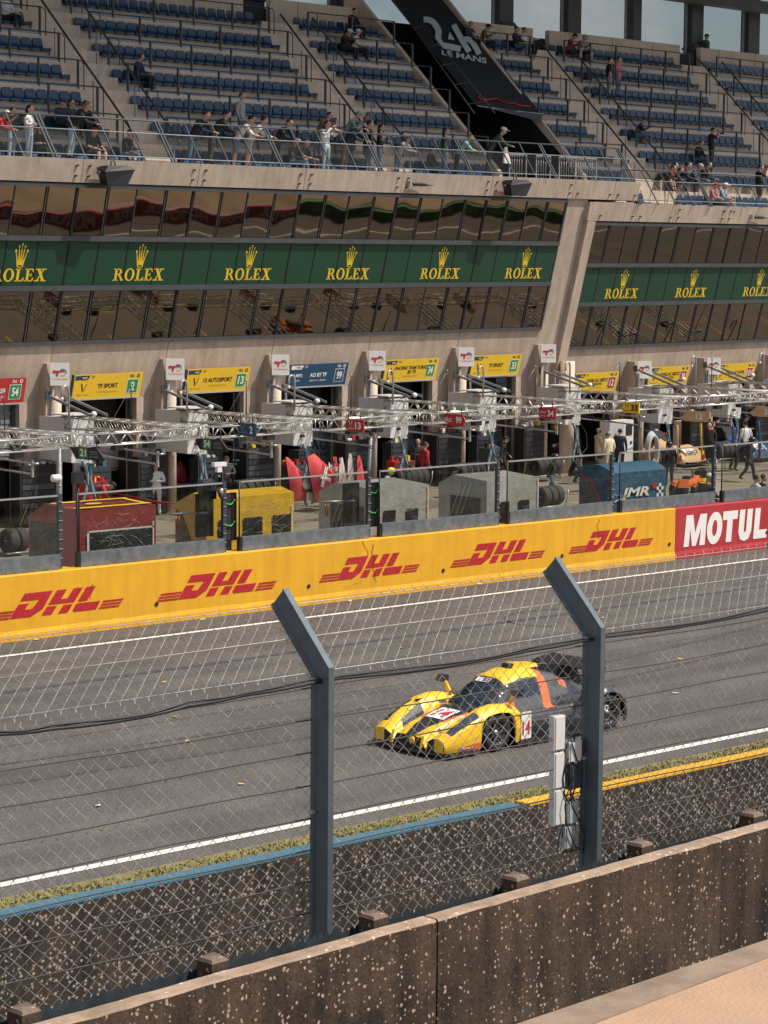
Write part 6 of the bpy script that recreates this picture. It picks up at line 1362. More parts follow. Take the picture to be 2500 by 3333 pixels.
for (nm, mn), cells in groups.items():
    b = bodies.setdefault(nm, MB()); idx = {}; vs = []; fs = []
    for i, j in cells:
        f = []
        for ij in ((i, j), (i, j + 1), (i + 1, j + 1), (i + 1, j)):
            if ij not in idx: idx[ij] = len(vs); vs.append(P_[ij[0]][ij[1]])
            f.append(idx[ij])
        fs.append(f)
    b.add(vs, fs, MATS[mn], True)
body = bodies['bodywork']
FAX, RAX, WR = 1.52, -1.43, .352
def zbot(x):
    z = .12
    for ax in (FAX, RAX):
        d = abs(x - ax)
        if d < .43: z = max(z, .34 + math.sqrt(.43 ** 2 - d * d))
    return z
for s in (-1, 1):                        # flanks with wheel arches
    for i in range(NX):
        r = []
        for x in (xs_[i], xs_[i + 1]):
            y = s * half_w(x); zt = zc(x, 1.0); zb = min(zbot(x), zt - .01); r.append([Vector((x, y, zb + (zt - zb) * k / 4)) + Vector((0, s * .03 * math.sin(math.pi * k / 4), 0)) for k in range(5)])
        x = (xs_[i] + xs_[i + 1]) / 2
        for k in range(4):
            z = (r[0][k].z + r[0][k + 1].z) / 2
            m = m_ck
            if x > FAX: m = m_co if (z < .30 - (x - FAX - .43) * .25 and x < 2.6) else m_cy
            elif x > .95: m = m_cy
            elif x > .70: m = m_co
            elif x > -.5: m = m_black
            body.add([r[0][k], r[1][k], r[1][k + 1], r[0][k + 1]], [(0, 1, 2, 3)], m, True)
for j in range(NY):                      # nose face: yellow corners, black mouth
    y0, y1 = P_[0][j], P_[0][j + 1]; a = abs((y0.y + y1.y) / 2); m = m_cy if a > .66 else m_black
    zl = .12 if a > .66 else .12; body.add([(2.78, y0.y, zl), (2.78, y1.y, zl), y1, y0], [(0, 1, 2, 3)], m)
    q0, q1 = P_[NX][j], P_[NX][j + 1]; body.add([(q0.x, q0.y, .2), (q1.x, q1.y, .2), q1, q0], [(0, 1, 2, 3)], m_ck)
for s in (-1, 1):                        # dark wheel housings
    for ax in (FAX, RAX): body.box((ax, s * .70, .40), (.88, .04, .75), m_black)
for nm, b in bodies.items(): b.build(nm, car, fix=False)
b = MB(); n = 16; pts = [(2.72 + .20 * (1 - (k / n * 2 - 1) ** 2) - .0, (k / n * 2 - 1) * 1.02) for k in range(n + 1)]
poly = [(1.98, -1.02)] + pts + [(1.98, 1.02)]; b.prism([(x, y) for x, y in poly], lambda x, y, d: (x, y, .07 + d), .04, m_ck); b.build('splitter', car)
for s in (-1, 1):
    b = MB(); b.box((0.0, s * .98, .10), (1.9, .10, .06), m_ck); b.build('side_skirt', car)
for y in (-.46, .32): b = MB(); b.bar((2.80, y, .12), (2.76, y + .03, .36), .07, .04, m_cy); b.build('nose_strut', car)
b = MB(); b.lathe([(.05, -.02), (.085, 0), (.05, .02)], m_cy, (2.82, .12, .25), (1, 0, 0), 12); b.build('tow_hook', car)
b = MB(); b.hexa([(-.35, -.16, 1.24), (.32, -.13, 1.24), (.32, .13, 1.24), (-.35, .16, 1.24)], [(-.35, -.12, 1.30), (.22, -.11, 1.36), (.22, .11, 1.36), (-.35, .12, 1.30)], m_cy); b.box((.29, 0, 1.30), (.10, .22, .09), m_black); b.build('roof_scoop', car)
b = MB(); b.hexa([(-.0, -.02, 1.1), (-1.85, -.02, .66), (-1.85, .02, .66), (-.0, .02, 1.1)], [(-.05, -.015, 1.30), (-1.50, -.015, 1.14), (-1.50, .015, 1.14), (-.05, .015, 1.30)], m_black); b.build('tail_fin', car)
b = MB(); b.hexa([(-1.15, -.74, 1.14), (-1.15, .60, 1.14), (-1.65, .60, 1.18), (-1.65, -.74, 1.18)], [(-1.08, -.74, 1.175), (-1.08, .60, 1.175), (-1.70, .60, 1.245), (-1.70, -.74, 1.245)], m_ck); b.build('rear_wing', car)
for s in (-1, 1):
    b = MB(); b.prism([(-1.05, 1.10), (-1.20, 1.19), (-1.72, 1.25), (-1.72, 1.06)], lambda x, y, d: (x, (-.745 if s < 0 else .605) + d, y), .02, m_ck); b.build('wing_endplate', car)
    b = MB(); b.bar((1.02, s * .80, .80), (1.04, s * .93, 1.0), .05, .07, m_cy); b.build('mirror_stalk', car)
    b = MB(); b.hexa([(.98, s * .98 - .11, .97), (1.12, s * .98 - .09, .97), (1.12, s * .98 + .09, .97), (.98, s * .98 + .11, .97)], [(.96, s * .98 - .11, 1.09), (1.10, s * .98 - .08, 1.08), (1.10, s * .98 + .08, 1.08), (.96, s * .98 + .11, 1.09)], m_ck); b.build('mirror', car)
m_rimk = mat('rim_dark', (.16, .16, .165), .3, .7, var=.1)
for ax in (FAX, RAX):
    for s in (-1, 1):
        w_ = thing('wheel', None, None, (ax, s * .84, WR)); w_.parent = car
        b = MB(); b.lathe([(.24, -.15), (.30, -.165), (.340, -.14), (.352, -.08), (.352, .08), (.340, .14), (.30, .165), (.24, .15)], m_rubber, (0, 0, 0), (0, 1, 0), 28, caps=False); b.build('tyre', w_, fix=False)
        b = MB(); b.lathe([(.235, -.13), (.245, .0), (.245, .145 * s), (.225, .15 * s), (.22, .06 * s), (.05, .0 * s)], m_ck, (0, 0, 0), (0, 1, 0), 24, caps=False)
        for k in range(10):
            a = k * math.pi / 5; b.bar((.04 * math.cos(a), s * .09, .04 * math.sin(a)), (.225 * math.cos(a), s * .12, .225 * math.sin(a)), .028, .02, m_rimk, (0, 1, 0))
        b.lathe([(.05, 0), (.04, .12 * s)], m_steelb, (0, 0, 0), (0, 1, 0), 10); b.build('rim', w_, fix=False)
def hoodf(x, y): # plate lying on the nose, text read from the front
    return Vector((x, y, zc(x, abs(y)) + .012))
b = MB(); N2 = 5
for i in range(N2):
    for j in range(N2):
        x0, x1 = 1.72 + .44 * i / N2, 1.72 + .44 * (i + 1) / N2; y0, y1 = -.24 + .48 * j / N2, -.24 + .48 * (j + 1) / N2; b.add([hoodf(x0, y0), hoodf(x1, y0), hoodf(x1, y1), hoodf(x0, y1)], [(0, 1, 2, 3)], m_wprint)
m_num = mat('number_red', (.55, .02, .03), .4, var=0)
text(b, '14', lambda x, y: hoodf(2.10 - y, -.18 + x) + Vector((0, 0, .008)), 0, .0, .30, m_num, w=.36, bold=.02, shear=.1); b.build('number_plate', car, fix=False)
b = MB(); f = lambda x, y, e=0: Vector((.96 - x, 1.035 + e, .16 + y)); rect(b, f, 0, 0, .26, .50, m_wprint); text(b, '14', lambda x, y: f(x, y, .008), .03, .08, .26, m_num, w=.20, bold=.02); b.build('number_plate', car, fix=False)
b = MB(); f = lambda x, y, e=0: Vector((2.46 - x, 1.01 - .03 * max(0, .3 - x) + e, .14 + y)); rect(b, f, 0, 0, .34, .09, m_navy); text(b, 'MICHELIN', lambda x, y: f(x, y, .006), .03, .02, .05, m_wprint, w=.27); b.build('sponsor_patch', car, fix=False)
b = MB(); f = lambda x, y: Vector((-.62 - x, 1.04, .42 + y)); text(b, 'GERHARD', f, 0, 0, .10, m_wprint, w=.75, bold=.02); text(b, 'RACING', f, .1, -.12, .07, m_gprint, w=.4); b.build('lettering', car, fix=False)
b = MB(); fc = lambda r_, e: [Vector((-1.02 - (.62 + r_ * math.sin(q * .45) - .62) * .9, .99 + e, .62 + r_ * math.cos(q * .45))) for q in range(14)]
b.add(fc(.15, .055), [tuple(range(14))], m_wprint); b.add([Vector((-1.0 - .06 * math.cos(q) * (1 + .3 * math.sin(3 * q)), 1.052, .62 + .09 * math.sin(q))) for q in [k * .52 for k in range(12)]], [tuple(range(12))], mat('emblem_brown', (.18, .06, .03), .5)); b.build('round_emblem', car, fix=False)
b = MB(); f = lambda x, y: Vector((.78 - y, -.05 + x, zc(.78 - y, abs(-.05 + x)) + .012)); rect(b, f, -.18, -.14, .18, -.04, m_wprint); rect(b, f, .10, -.13, .17, -.05, m_num); rect(b, f, .0, -.13, .08, -.05, m_lblue); b.build('roof_sticker', car, fix=False)
for s in (-1, 1):
    b = MB()
    for k in range(2): 
        for q in range(3): f = lambda x, y: Vector((2.45 - y, s * (.42 + .13 * k) + x, zc(2.45 - y, abs(.42 + .13 * k + x * s)) + .01)); rect(b, f, -.045, .02 + .022 * q, .045, .03 + .022 * q, m_ck)
    b.build('louvre', car, fix=False)
# ================================================================== people
def sk(name, c): return mat('skin_' + name, c, .55, var=.06)
SKIN = [sk('fair', (.50, .29, .21)), sk('tan', (.38, .21, .14)), sk('brown', (.20, .11, .075))]
def cl(name, c): return mat('cloth_' + name, c, .85, var=.12, scale=14, bump=.25, bscale=22)
CLO = {'black': cl('black', (.016, .017, .02)), 'navy': cl('navy', (.02, .03, .06)), 'grey': cl('grey', (.30, .30, .31)), 'white': cl('white', (.66, .65, .63)), 'jeans': cl('jeans', (.10, .16, .23)), 'ljeans': cl('light_jeans', (.27, .35, .41)),
       'camo': cl('camo', (.36, .32, .27)), 'green': cl('green', (.16, .30, .22)), 'dgreen': cl('dark_green', (.035, .06, .055)), 'brown': cl('brown', (.16, .11, .08)), 'red': cl('red', (.42, .03, .03)), 'pink': cl('pink', (.50, .17, .22)), 'teal': cl('teal', (.22, .42, .44)),
       'sky': cl('pale_blue', (.30, .42, .52)), 'cream': cl('cream', (.62, .53, .36)), 'olive': cl('olive', (.14, .11, .03)), 'orange': cl('orange', (.6, .13, .04)), 'beige': cl('beige', (.35, .30, .24)), 'maroon': cl('maroon', (.16, .02, .03)), 'char': cl('charcoal', (.05, .052, .058))}
HAIR = {'dark': mat('hair_dark', (.014, .010, .009), .6, var=.2), 'brown': mat('hair_brown', (.06, .035, .02), .6, var=.2), 'fair': mat('hair_fair', (.20, .12, .06), .6, var=.2), 'grey': mat('hair_grey', (.25, .24, .23), .6, var=.2)}
m_eye = mat('eye_dark', (.02, .015, .012), .3, var=0)
V3 = Vector
def pose(kind):
    J = {}
    def put(pel, spi, che, nk, hd, sh, el, wr, kn, an, toe=(0, -.15, -.04), hipz=None):
        J['pel'], J['spi'], J['che'], J['nk'], J['hd'] = map(V3, (pel, spi, che, nk, hd))
        for s, n in ((-1, 'R'), (1, 'L')):
            g = lambda p: V3((p[0] * s, p[1], p[2])); pick = lambda q: q if not isinstance(q[0], tuple) else q[0 if s < 0 else 1]
            J['sh' + n], J['el' + n], J['wr' + n] = g(pick(sh)), g(pick(el)), g(pick(wr)); J['hip' + n] = V3((.095 * s, pel[1], pel[2] - .06)); J['kn' + n], J['an' + n] = g(pick(kn)), g(pick(an)); J['toe' + n] = J['an' + n] + V3((.02 * s, toe[1], toe[2]))
    if kind == 'stand': put((0, 0, .95), (0, .0, 1.12), (0, .01, 1.32), (0, 0, 1.46), (0, -.02, 1.60), (.18, .01, 1.40), (.24, .04, 1.12), (.23, -.04, .88), (.10, -.01, .50), (.11, .02, .09))
    elif kind == 'arms_fold': put((0, 0, .95), (0, .0, 1.12), (0, .01, 1.32), (0, 0, 1.46), (0, -.03, 1.60), (.18, .01, 1.40), (.26, -.04, 1.14), (.05, -.24, 1.17), (.10, -.01, .50), (.11, .02, .09))
    elif kind == 'lean': put((0, .22, .93), (0, .13, 1.09), (0, -.02, 1.26), (0, -.11, 1.38), (0, -.18, 1.50), (.18, -.04, 1.33), (.25, -.22, 1.06), (.09, -.42, 1.02), (.11, .24, .49), (.12, .30, .09))
    elif kind == 'hang': put((0, .30, .90), (0, .15, 1.05), (0, -.08, 1.18), (0, -.22, 1.28), (0, -.32, 1.38), (.19, -.12, 1.22), (.20, -.30, .98), (.17, -.38, .72), (.11, .28, .48), (.12, .33, .09))
    elif kind == 'photo': put((0, 0, .95), (0, .02, 1.12), (0, .04, 1.32), (0, .0, 1.45), (0, -.04, 1.58), (.18, .02, 1.40), (.30, -.14, 1.24), (.09, -.26, 1.50), (.11, -.01, .50), (.13, .02, .09))
    elif kind == 'sit': put((0, 0, .50), (0, .03, .66), (0, .0, .86), (0, -.04, 1.00), (0, -.09, 1.13), (.18, -.01, .94), (.25, -.10, .68), (.12, -.36, .60), (.12, -.44, .50), (.12, -.40, .09))
    elif kind == 'sitback': put((0, 0, .50), (0, .06, .66), (0, .10, .87), (0, .08, 1.02), (0, .05, 1.15), (.18, .09, .95), (.26, .0, .70), (.10, -.18, .70), (.14, -.44, .52), (.14, -.38, .09))
    elif kind == 'phone': put((0, 0, .50), (0, .03, .66), (0, -.02, .85), (0, -.09, .98), (0, -.17, 1.09), (.18, -.03, .93), (.25, -.14, .70), (.07, -.36, .82), (.12, -.44, .50), (.12, -.40, .09))
    elif kind == 'walk': put((0, 0, .95), (0, -.01, 1.12), (0, -.03, 1.32), (0, -.05, 1.46), (0, -.09, 1.60), (.18, -.02, 1.40), ((.24, .10, 1.14), (.24, -.08, 1.14)), ((.22, .06, .90), (.20, -.24, 1.0)), ((.10, -.12, .52), (.10, .04, .50)), ((.10, -.16, .09), (.10, .30, .16)))
    elif kind == 'bend': put((0, .25, .88), (0, .05, 1.0), (0, -.18, 1.05), (0, -.33, 1.06), (0, -.46, 1.04), (.18, -.22, 1.05), (.24, -.30, .78), (.18, -.42, .58), (.13, .16, .47), (.14, .28, .09))
    elif kind == 'crouch': put((0, .1, .42), (0, .04, .58), (0, -.06, .76), (0, -.12, .89), (0, -.18, 1.02), (.18, -.07, .84), (.26, -.20, .60), (.12, -.40, .56), (.16, -.32, .50), (.14, .0, .10))
    elif kind == 'one_arm': put((0, 0, .50), (0, .05, .66), (0, .08, .87), (0, .07, 1.02), (0, .04, 1.15), (.18, .07, .95), ((.26, -.05, .70), (.38, -.14, .80)), ((.1, -.3, .62), (.62, -.30, .86)), (.15, -.44, .52), ((.14, -.38, .09), (.22, -.30, .09)))
    return J
BON = [('pel', 'spi', 0), ('spi', 'che', 0), ('che', 'nk', 0), ('nk', 'hd', 7)] + [x for n in 'RL' for x in (('che', 'sh' + n, 0), ('sh' + n, 'el' + n, 1), ('el' + n, 'wr' + n, 2), ('pel', 'hip' + n, 4), ('hip' + n, 'kn' + n, 4), ('kn' + n, 'an' + n, 5), ('an' + n, 'toe' + n, 6))]
RAD = {'pel': (.165, .12), 'spi': (.145, .105), 'che': (.165, .12), 'nk': (.06, .06), 'hd': (.055, .06)}
for n in 'RL': RAD.update({'sh' + n: (.075, .075), 'el' + n: (.052, .052), 'wr' + n: (.036, .036), 'hip' + n: (.10, .105), 'kn' + n: (.066, .066), 'an' + n: (.048, .048), 'toe' + n: (.04, .035)})
_pc = {}
def body_of(kind):
    if kind in _pc: return _pc[kind]
    J = pose(kind); names = list(J); me = bpy.data.meshes.new('b'); me.from_pydata([tuple(J[n]) for n in names], [(names.index(a), names.index(c)) for a, c, r in BON], [])
    o = bpy.data.objects.new('b', me); COL.objects.link(o); md = o.modifiers.new('s', 'SKIN'); md.use_smooth_shade = True; sb = o.modifiers.new('u', 'SUBSURF'); sb.levels = 1
    if not me.skin_vertices: 
        pass
    sv = me.skin_vertices[0].data
    for i, n in enumerate(names): sv[i].radius = RAD[n]; sv[i].use_root = (n == 'pel')
    dg = bpy.context.evaluated_depsgraph_get(); dg.update(); ev = bpy.data.meshes.new_from_object(o.evaluated_get(dg))
    vs = [v.co.copy() for v in ev.vertices]; fs = []; rs = []
    for p in ev.polygons:
        c = p.center; best = None
        for a, b_, r in BON:
            A, B_ = J[a], J[b_]; d = B_ - A; t = max(0, min(1, (c - A).dot(d) / d.length_squared)); q = (c - (A + d * t)).length / (RAD[a][0] * (1 - t) + RAD[b_][0] * t)
            if best is None or q < best[0]: best = (q, r)
        fs.append(tuple(p.vertices)); rs.append(best[1])
    bpy.data.objects.remove(o); bpy.data.meshes.remove(ev)
    _pc[kind] = (J, vs, fs, rs); return _pc[kind]
def person(lbl, loc, kind, face=0.0, H=1.0, top='black', legs='jeans', sleeve='long', shorts=False, hair='dark', longhair=False, cap=None, skin=0, helmet=None, phones=False, glasses=False, bag=None, shoes='black', group=None, hold=None, hood=None):
    J, vs, fs, rs = body_of(kind); S_ = SKIN[skin]; T, L = CLO[top], CLO[legs]; t = thing('person', lbl, 'person', loc, TH + face, group); t.scale = (H * 1.15, H * 1.15, H)
    m = {0: T, 1: T, 2: T if sleeve == 'long' else S_, 3: S_, 4: L, 5: S_ if shorts else L, 6: CLO[shoes], 7: S_}
    b = MB(); used = sorted(set(rs))
    for r in used:
        idx = {}; v2 = []; f2 = []
        for f, rr in zip(fs, rs):
            if rr != r: continue
            g = []
            for k in f:
                if k not in idx: idx[k] = len(v2); v2.append(vs[k])
                g.append(idx[k])
            f2.append(g)
        b.add(v2, f2, m[r], True)
    hd = J['hd'] + V3((0, -.012, .02)); ax = (J['hd'] - J['nk']).normalized(); tilt = math.atan2(-(ax.y + .12), max(.2, ax.z)) * .8
    R = Matrix.Rotation(-tilt * -1.0, 3, 'X') if False else Matrix.Rotation(tilt, 3, 'X')
    def hp(x, y, z): return hd + R @ V3((x, y, z))
    def hb(mb, c, r, mm, n=10, k=8):
        tmp = MB(); tmp.ball((0, 0, 0), r, mm, n, k); mb.add([hp(*c) + R @ v for v in tmp.v], tmp.f, mm, True)
    hb(b, (0, 0, .02), (.080, .098, .118), S_, 14, 10); hb(b, (0, -.035, -.05), (.05, .055, .055), S_); hb(b, (0, -.098, .0), (.014, .02, .024), S_, 6, 5)
    for s in (-1, 1): hb(b, (s * .077, .005, .01), (.012, .022, .03), S_, 6, 5); hb(b, (s * .03, -.088, .025), (.011, .01, .008), m_eye, 6, 4)
    hb(b, (0, -.086, -.055), (.022, .010, .006), mat('lip', (.30, .10, .09), .5, var=0), 6, 4)
    for n, s in (('R', -1), ('L', 1)):       # palm, four fingers and a thumb
        w_ = J['wr' + n]; d = (w_ - J['el' + n]).normalized(); x = d.cross(V3((0, 0, 1)) if abs(d.z) < .9 else V3((0, 1, 0))).normalized(); y = x.cross(d)
        p = w_ + d * .045; tm = MB(); tm.ball((0, 0, 0), .036, S_, 8, 6); b.add([p + x * v.x * 1.1 + d * v.y * 1.4 + y * v.z * .55 for v in tm.v], tm.f, S_, True)
        for k in range(4):
            o_ = (k - 1.5) * .018; ln = (.062, .072, .068, .052)[k]; b.tube([p + d * .038 + x * o_, p + d * (.038 + ln * .55) + x * o_ * 1.05 - y * .008, p + d * (.038 + ln * .9) + x * o_ - y * .03], [.0088, .008, .0065], S_, 5)
        b.tube([p + x * -s * .028, p + x * -s * .052 + d * .022 - y * .01, p + x * -s * .054 + d * .05 - y * .02], [.010, .009, .007], S_, 5)
    b.build('body', t, fix=False)
    if hair and not helmet:
        h = MB(); M_ = HAIR[hair]
        hb(h, (0, .018, .045), (.084, .098, .10), M_, 12, 8)
        if longhair: hb(h, (0, .06, -.08), (.085, .055, .17), M_, 10, 8)
        h.build('hair', t, fix=False)
    if cap:
        h = MB(); C_ = CLO[cap]; hb(h, (0, .008, .065), (.092, .108, .085), C_, 12, 8); q = [hp(-.07, -.08, .075), hp(.07, -.08, .075), hp(.055, -.185, .055), hp(-.055, -.185, .055)]; h.add(q + [p + V3((0, 0, .012)) for p in q], [(0, 1, 2, 3), (7, 6, 5, 4), (0, 4, 5, 1), (1, 5, 6, 2), (2, 6, 7, 3), (3, 7, 4, 0)], C_); h.build('cap', t, fix=False)
    if helmet:
        h = MB(); hb(h, (0, .01, .04), (.115, .135, .125), helmet, 14, 10); hb(h, (0, -.06, .02), (.095, .085, .05), m_cglass, 12, 6); h.build('helmet', t, fix=False)
    if phones:
        h = MB()
        for s in (-1, 1): hb(h, (s * .088, .0, .015), (.025, .042, .05), m_black, 8, 6)
        h.tube([hp(.09 * math.cos(a), 0, .02 + .12 * math.sin(a)) for a in [q * math.pi / 8 for q in range(9)]], .012, m_black, 5); h.build('headphones', t, fix=False)
    if glasses:
        h = MB()
        for s in (-1, 1): hb(h, (s * .035, -.094, .025), (.026, .008, .018), m_black, 8, 5)
        h.tube([hp(-.08, 0, .03), hp(-.06, -.09, .03), hp(.06, -.09, .03), hp(.08, 0, .03)], .005, m_black, 4); h.build('glasses', t, fix=False)
    if hold == 'camera':
        c = (J['wrR'] + J['wrL']) / 2 + V3((0, -.06, .0)); h = MB(); h.box(c, (.14, .08, .10), m_black); h.lathe([(.04, 0), (.045, .16)], m_black, c, (0, -1, 0), 10); h.build('held_camera', t)
    if hold == 'phone': c = J['wrR'] + V3((.02, -.09, .04)); h = MB(); h.box(c, (.075, .012, .14), m_black); h.build('held_phone', t)
    return t
def at_rail(lbl, px, hy, kind='lean', v=60.20, **k):
    zd = 11.62 if px < 2050 else 10.78; p = onv(px, hy, v); hh = {'stand': 1.75, 'lean': 1.65, 'photo': 1.73, 'hang': 1.53, 'arms_fold': 1.75}[kind]; s = max(.62, min(1.12, (p.z - zd) / hh))
    o = {'lean': .12, 'hang': .22}.get(kind, .0)
    return person(lbl, W(p.x, v + o, p.z - hh * s), kind, H=s, **k)
def in_row(lbl, px, hy, kind='sit', k=None, **kw):
    best = None
    for r in (range(-1, 7) if k is None else [k]):
        v = VS + RK * r - .26; hh = 1.28 if kind in ('sit', 'sitback', 'phone', 'one_arm') else 1.75; p = onv(px, hy, v); e = p.z - (ZF + HK * r + hh)
        if best is None or abs(e) < abs(best[0]): best = (e, r, v, p, hh)
    e, r, v, p, hh = best; sitting = hh < 1.5; vv = v if sitting else v - .3
    return person(lbl, W(p.x, vv, ZF + HK * r + (e if not sitting else max(-.12, min(.12, e)) * .6)), kind, **kw)
def in_pit(lbl, px, hy, kind='stand', z=1.75, **kw):
    p = uvz(onz(px, hy, z)); return person(lbl, W(p.x, p.y, 0), kind, **kw)
A_ = at_rail
A_('person in a red sweater and white cap leaning on the railing', 8, 358, 'lean', face=.5, top='red', legs='ljeans', cap='white', hair='brown')
A_('person in a brown top raising both hands to the eyes beside the red sweater', 36, 350, 'photo', v=60.5, face=.4, top='brown', legs='ljeans', hair='brown', hold='camera')
A_('woman with long dark hair, white hoodie and pale jeans at the railing', 93, 342, 'arms_fold', face=.5, top='white', legs='ljeans', longhair=True)
in_row('seated woman in a black tee with folded arms behind the railing mesh', 134, 395, 'sitback', k=0, top='black', legs='black', sleeve='short', longhair=True)
in_row('seated man in navy hoodie and dark cap above the railing', 199, 309, 'sit', top='navy', legs='black', cap='char')
in_row('seated woman in sunglasses and a grey top beside the navy hoodie', 236, 322, 'sitback', face=.2, top='char', legs='black', glasses=True, longhair=True)
in_row('seated dark-haired person half hidden behind the leaning black jacket', 272, 314, 'sit', top='black', legs='black')
A_('man in black jacket and pale jeans bent over the top rail', 270, 331, 'lean', face=.6, top='black', legs='ljeans', hair='fair')
in_row('seated man in black tee, shorts and a red-white cap behind the mesh', 300, 408, 'sit', k=0, top='black', legs='char', shorts=True, sleeve='short', cap='red')
in_row('seated man in a black hoodie hunched forward alone behind the mesh', 413, 405, 'sit', k=0, face=.4, top='black', legs='jeans', cap='black')
A_('short-haired man in black jacket leaning on his hand at the railing', 660, 362, 'lean', face=.3, top='black', legs='jeans', hair='brown')
A_('curly-haired young man in an open black jacket turned sideways at the railing', 724, 359, 'lean', face=1.0, top='black', legs='char', hair='dark')
in_row('smiling woman in a light grey sweatshirt standing above the other people at the rail', 766, 304, 'stand', k=1, face=.4, top='grey', legs='jeans', hair='brown')
A_('man in white tee, sunglasses and denim shorts at the railing', 803, 376, 'lean', face=.8, top='white', legs='jeans', sleeve='short', shorts=True, glasses=True)
A_('curly-haired man in white long sleeves and camouflage shorts at the railing', 845, 379, 'lean', face=.7, top='white', legs='camo', shorts=True)
A_('person in glasses and a black hooded coat with a white lanyard', 930, 388, 'lean', face=.3, top='black', legs='black', glasses=True, hair='brown')
in_row('seated grey-haired person partly hidden by the thick railing post', 954, 432, 'sit', k=0, face=.3, top='char', legs='jeans', hair='grey')
in_row('seated bald man in a dark patterned shirt behind the mesh', 990, 436, 'sit', k=0, face=.3, top='char', legs='char', hair=None, sleeve='short')
in_row('man in brown tee and sunglasses leaning over the first row rail', 1037, 357, 'lean', k=0, face=.2, top='brown', legs='jeans', sleeve='short', glasses=True)
A_('woman in white top with a brown waist bag covering her mouth', 1061, 394, 'photo', face=.2, top='white', legs='ljeans', longhair=True)
in_row('young man in pale green sweatshirt and green cap', 1128, 355, 'lean', k=0, face=.4, top='green', legs='jeans', cap='green')
in_row('bald dark-skinned man leaning on his arms beside the green sweatshirt', 1152, 368, 'lean', k=0, face=.7, top='black', legs='char', hair=None, skin=2, sleeve='short')
A_('person in navy and orange team jacket and blue cap at the railing', 1157, 395, 'lean', face=.4, top='navy', legs='brown', cap='jeans')
A_('young man in black jacket looking away beside the long-haired woman', 1201, 391, 'stand', face=1.2, top='black', legs='jeans')
A_('long-haired woman in black jacket with clasped hands', 1237, 405, 'arms_fold', face=.7, top='black', legs='jeans', longhair=True, glasses=True)
A_('small child in grey tee and green cap leaning on the middle rail', 1322, 442, 'lean', face=.3, top='grey', legs='jeans', cap='green')
in_row('seated person in a dark brown coat bent down behind the mesh', 1402, 465, 'sit', k=0, face=.4, top='char', legs='jeans', hair='brown')
A_('woman in dark green jacket standing by the middle rail', 1448, 417, 'stand', face=.9, top='dgreen', legs='jeans', longhair=True)
A_('fair-haired boy in a teal shirt at the railing', 1519, 436, 'lean', face=.8, top='teal', legs='black', hair='fair')
A_('man in dark green jacket and white cap holding a drink over the top rail', 1626, 414, 'lean', face=.8, top='dgreen', legs='char', cap='white')
A_('man in a white sleeveless shirt resting both forearms at the deck step', 2044, 521, 'lean', face=.5, top='white', legs='jeans', sleeve='short')
A_('young man in black tee and sunglasses dangling his arms over the rail', 2172, 537, 'hang', face=.4, top='black', legs='beige', sleeve='short', glasses=True)
A_('dark-haired young man in a red shirt behind the dangling arms', 2186, 529, 'lean', v=60.5, face=.5, top='red', legs='char', sleeve='short')
A_('dark-haired person in black looking down between the red shirt and black jacket', 2206, 544, 'lean', face=.8, top='black', legs='black', longhair=True)
A_('tall young man in black jacket between the dangling arms and the grey-haired man', 2230, 528, 'lean', face=.5, top='black', legs='black')
A_('grey-haired man in glasses and a dark green jacket at the rail', 2269, 532, 'lean', face=.4, top='dgreen', legs='jeans', hair='grey', glasses=True)
A_('man in black jacket and glasses leaning at the end of the group', 2297, 528, 'lean', face=.4, top='black', legs='black', hair='brown', glasses=True)
in_row('seated person in a pink shirt behind the lower deck mesh', 2322, 580, 'sit', k=-1, face=.3, top='pink', legs='char', cap='red', sleeve='short')
in_row('seated person in a pale blue printed tee and white cap', 2354, 582, 'sit', k=-1, face=.3, top='sky', legs='beige', cap='white', sleeve='short')
A_('man in black tee and shorts photographing from the lower deck', 2473, 535, 'photo', face=.9, top='black', legs='black', sleeve='short', shorts=True, hold='camera', hair='dark')
in_row('seated man in black jacket and cap looking at a phone above a paper bag', 2082, 365, 'phone', face=.7, top='black', legs='jeans', cap='char', hold='phone', shoes='white')
in_row('standing photographer in black with a long lens on the terraces', 2299, 415, 'photo', face=.9, top='black', legs='black', sleeve='short', hold='camera')
in_row('seated man in black hoodie with clasped hands before the photographer', 2275, 447, 'sit', face=.2, top='black', legs='jeans', hair='brown')
in_row('grey-haired man in dark clothes peering over the banner edge', 1527, 58, 'sit', k=6, top='navy', legs='black', hair='grey')
in_row('seated person in olive jacket with headphones looking at a phone', 1573, 66, 'phone', k=6, face=.7, top='olive', legs='black', phones=True, cap='black', hold='phone')
in_row('seated man in a navy shirt looking over his shoulder near the back wall', 1686, 77, 'sitback', k=6, face=.3, top='navy', legs='jeans')
in_row('seated man in white tee and sunglasses stretching an arm along the rail', 1710, 80, 'one_arm', k=6, face=.2, top='white', legs='black', sleeve='short', glasses=True, shoes='white')
in_row('seated man in red and black jacket and cap on the top row', 1855, 97, 'phone', k=6, face=.6, top='red', legs='black', shorts=True, cap='black')
in_row('seated man in grey tee and teal bucket hat on the top row', 1890, 102, 'phone', k=6, face=.4, top='grey', legs='black', shorts=True, sleeve='short', cap='teal')
in_row('standing man in black tee and pale trousers beside the pink shirt', 1966, 188, 'stand', face=.9, top='black', legs='grey', sleeve='short')
in_row('standing man in pink shirt and jeans touching his chin', 1995, 186, 'arms_fold', face=.3, top='pink', legs='jeans')
p = onv(2299, 111, 69.0); person('man in cap and dark green tee standing behind the back wall', W(p.x, 69.0, p.z - 1.75), 'stand', top='dgreen', legs='black', cap='char', glasses=True, sleeve='short')
in_row('seated man in black with white cap bowing beside the white tee', 1121, 86, 'phone', face=.4, top='black', legs='black', cap='white')
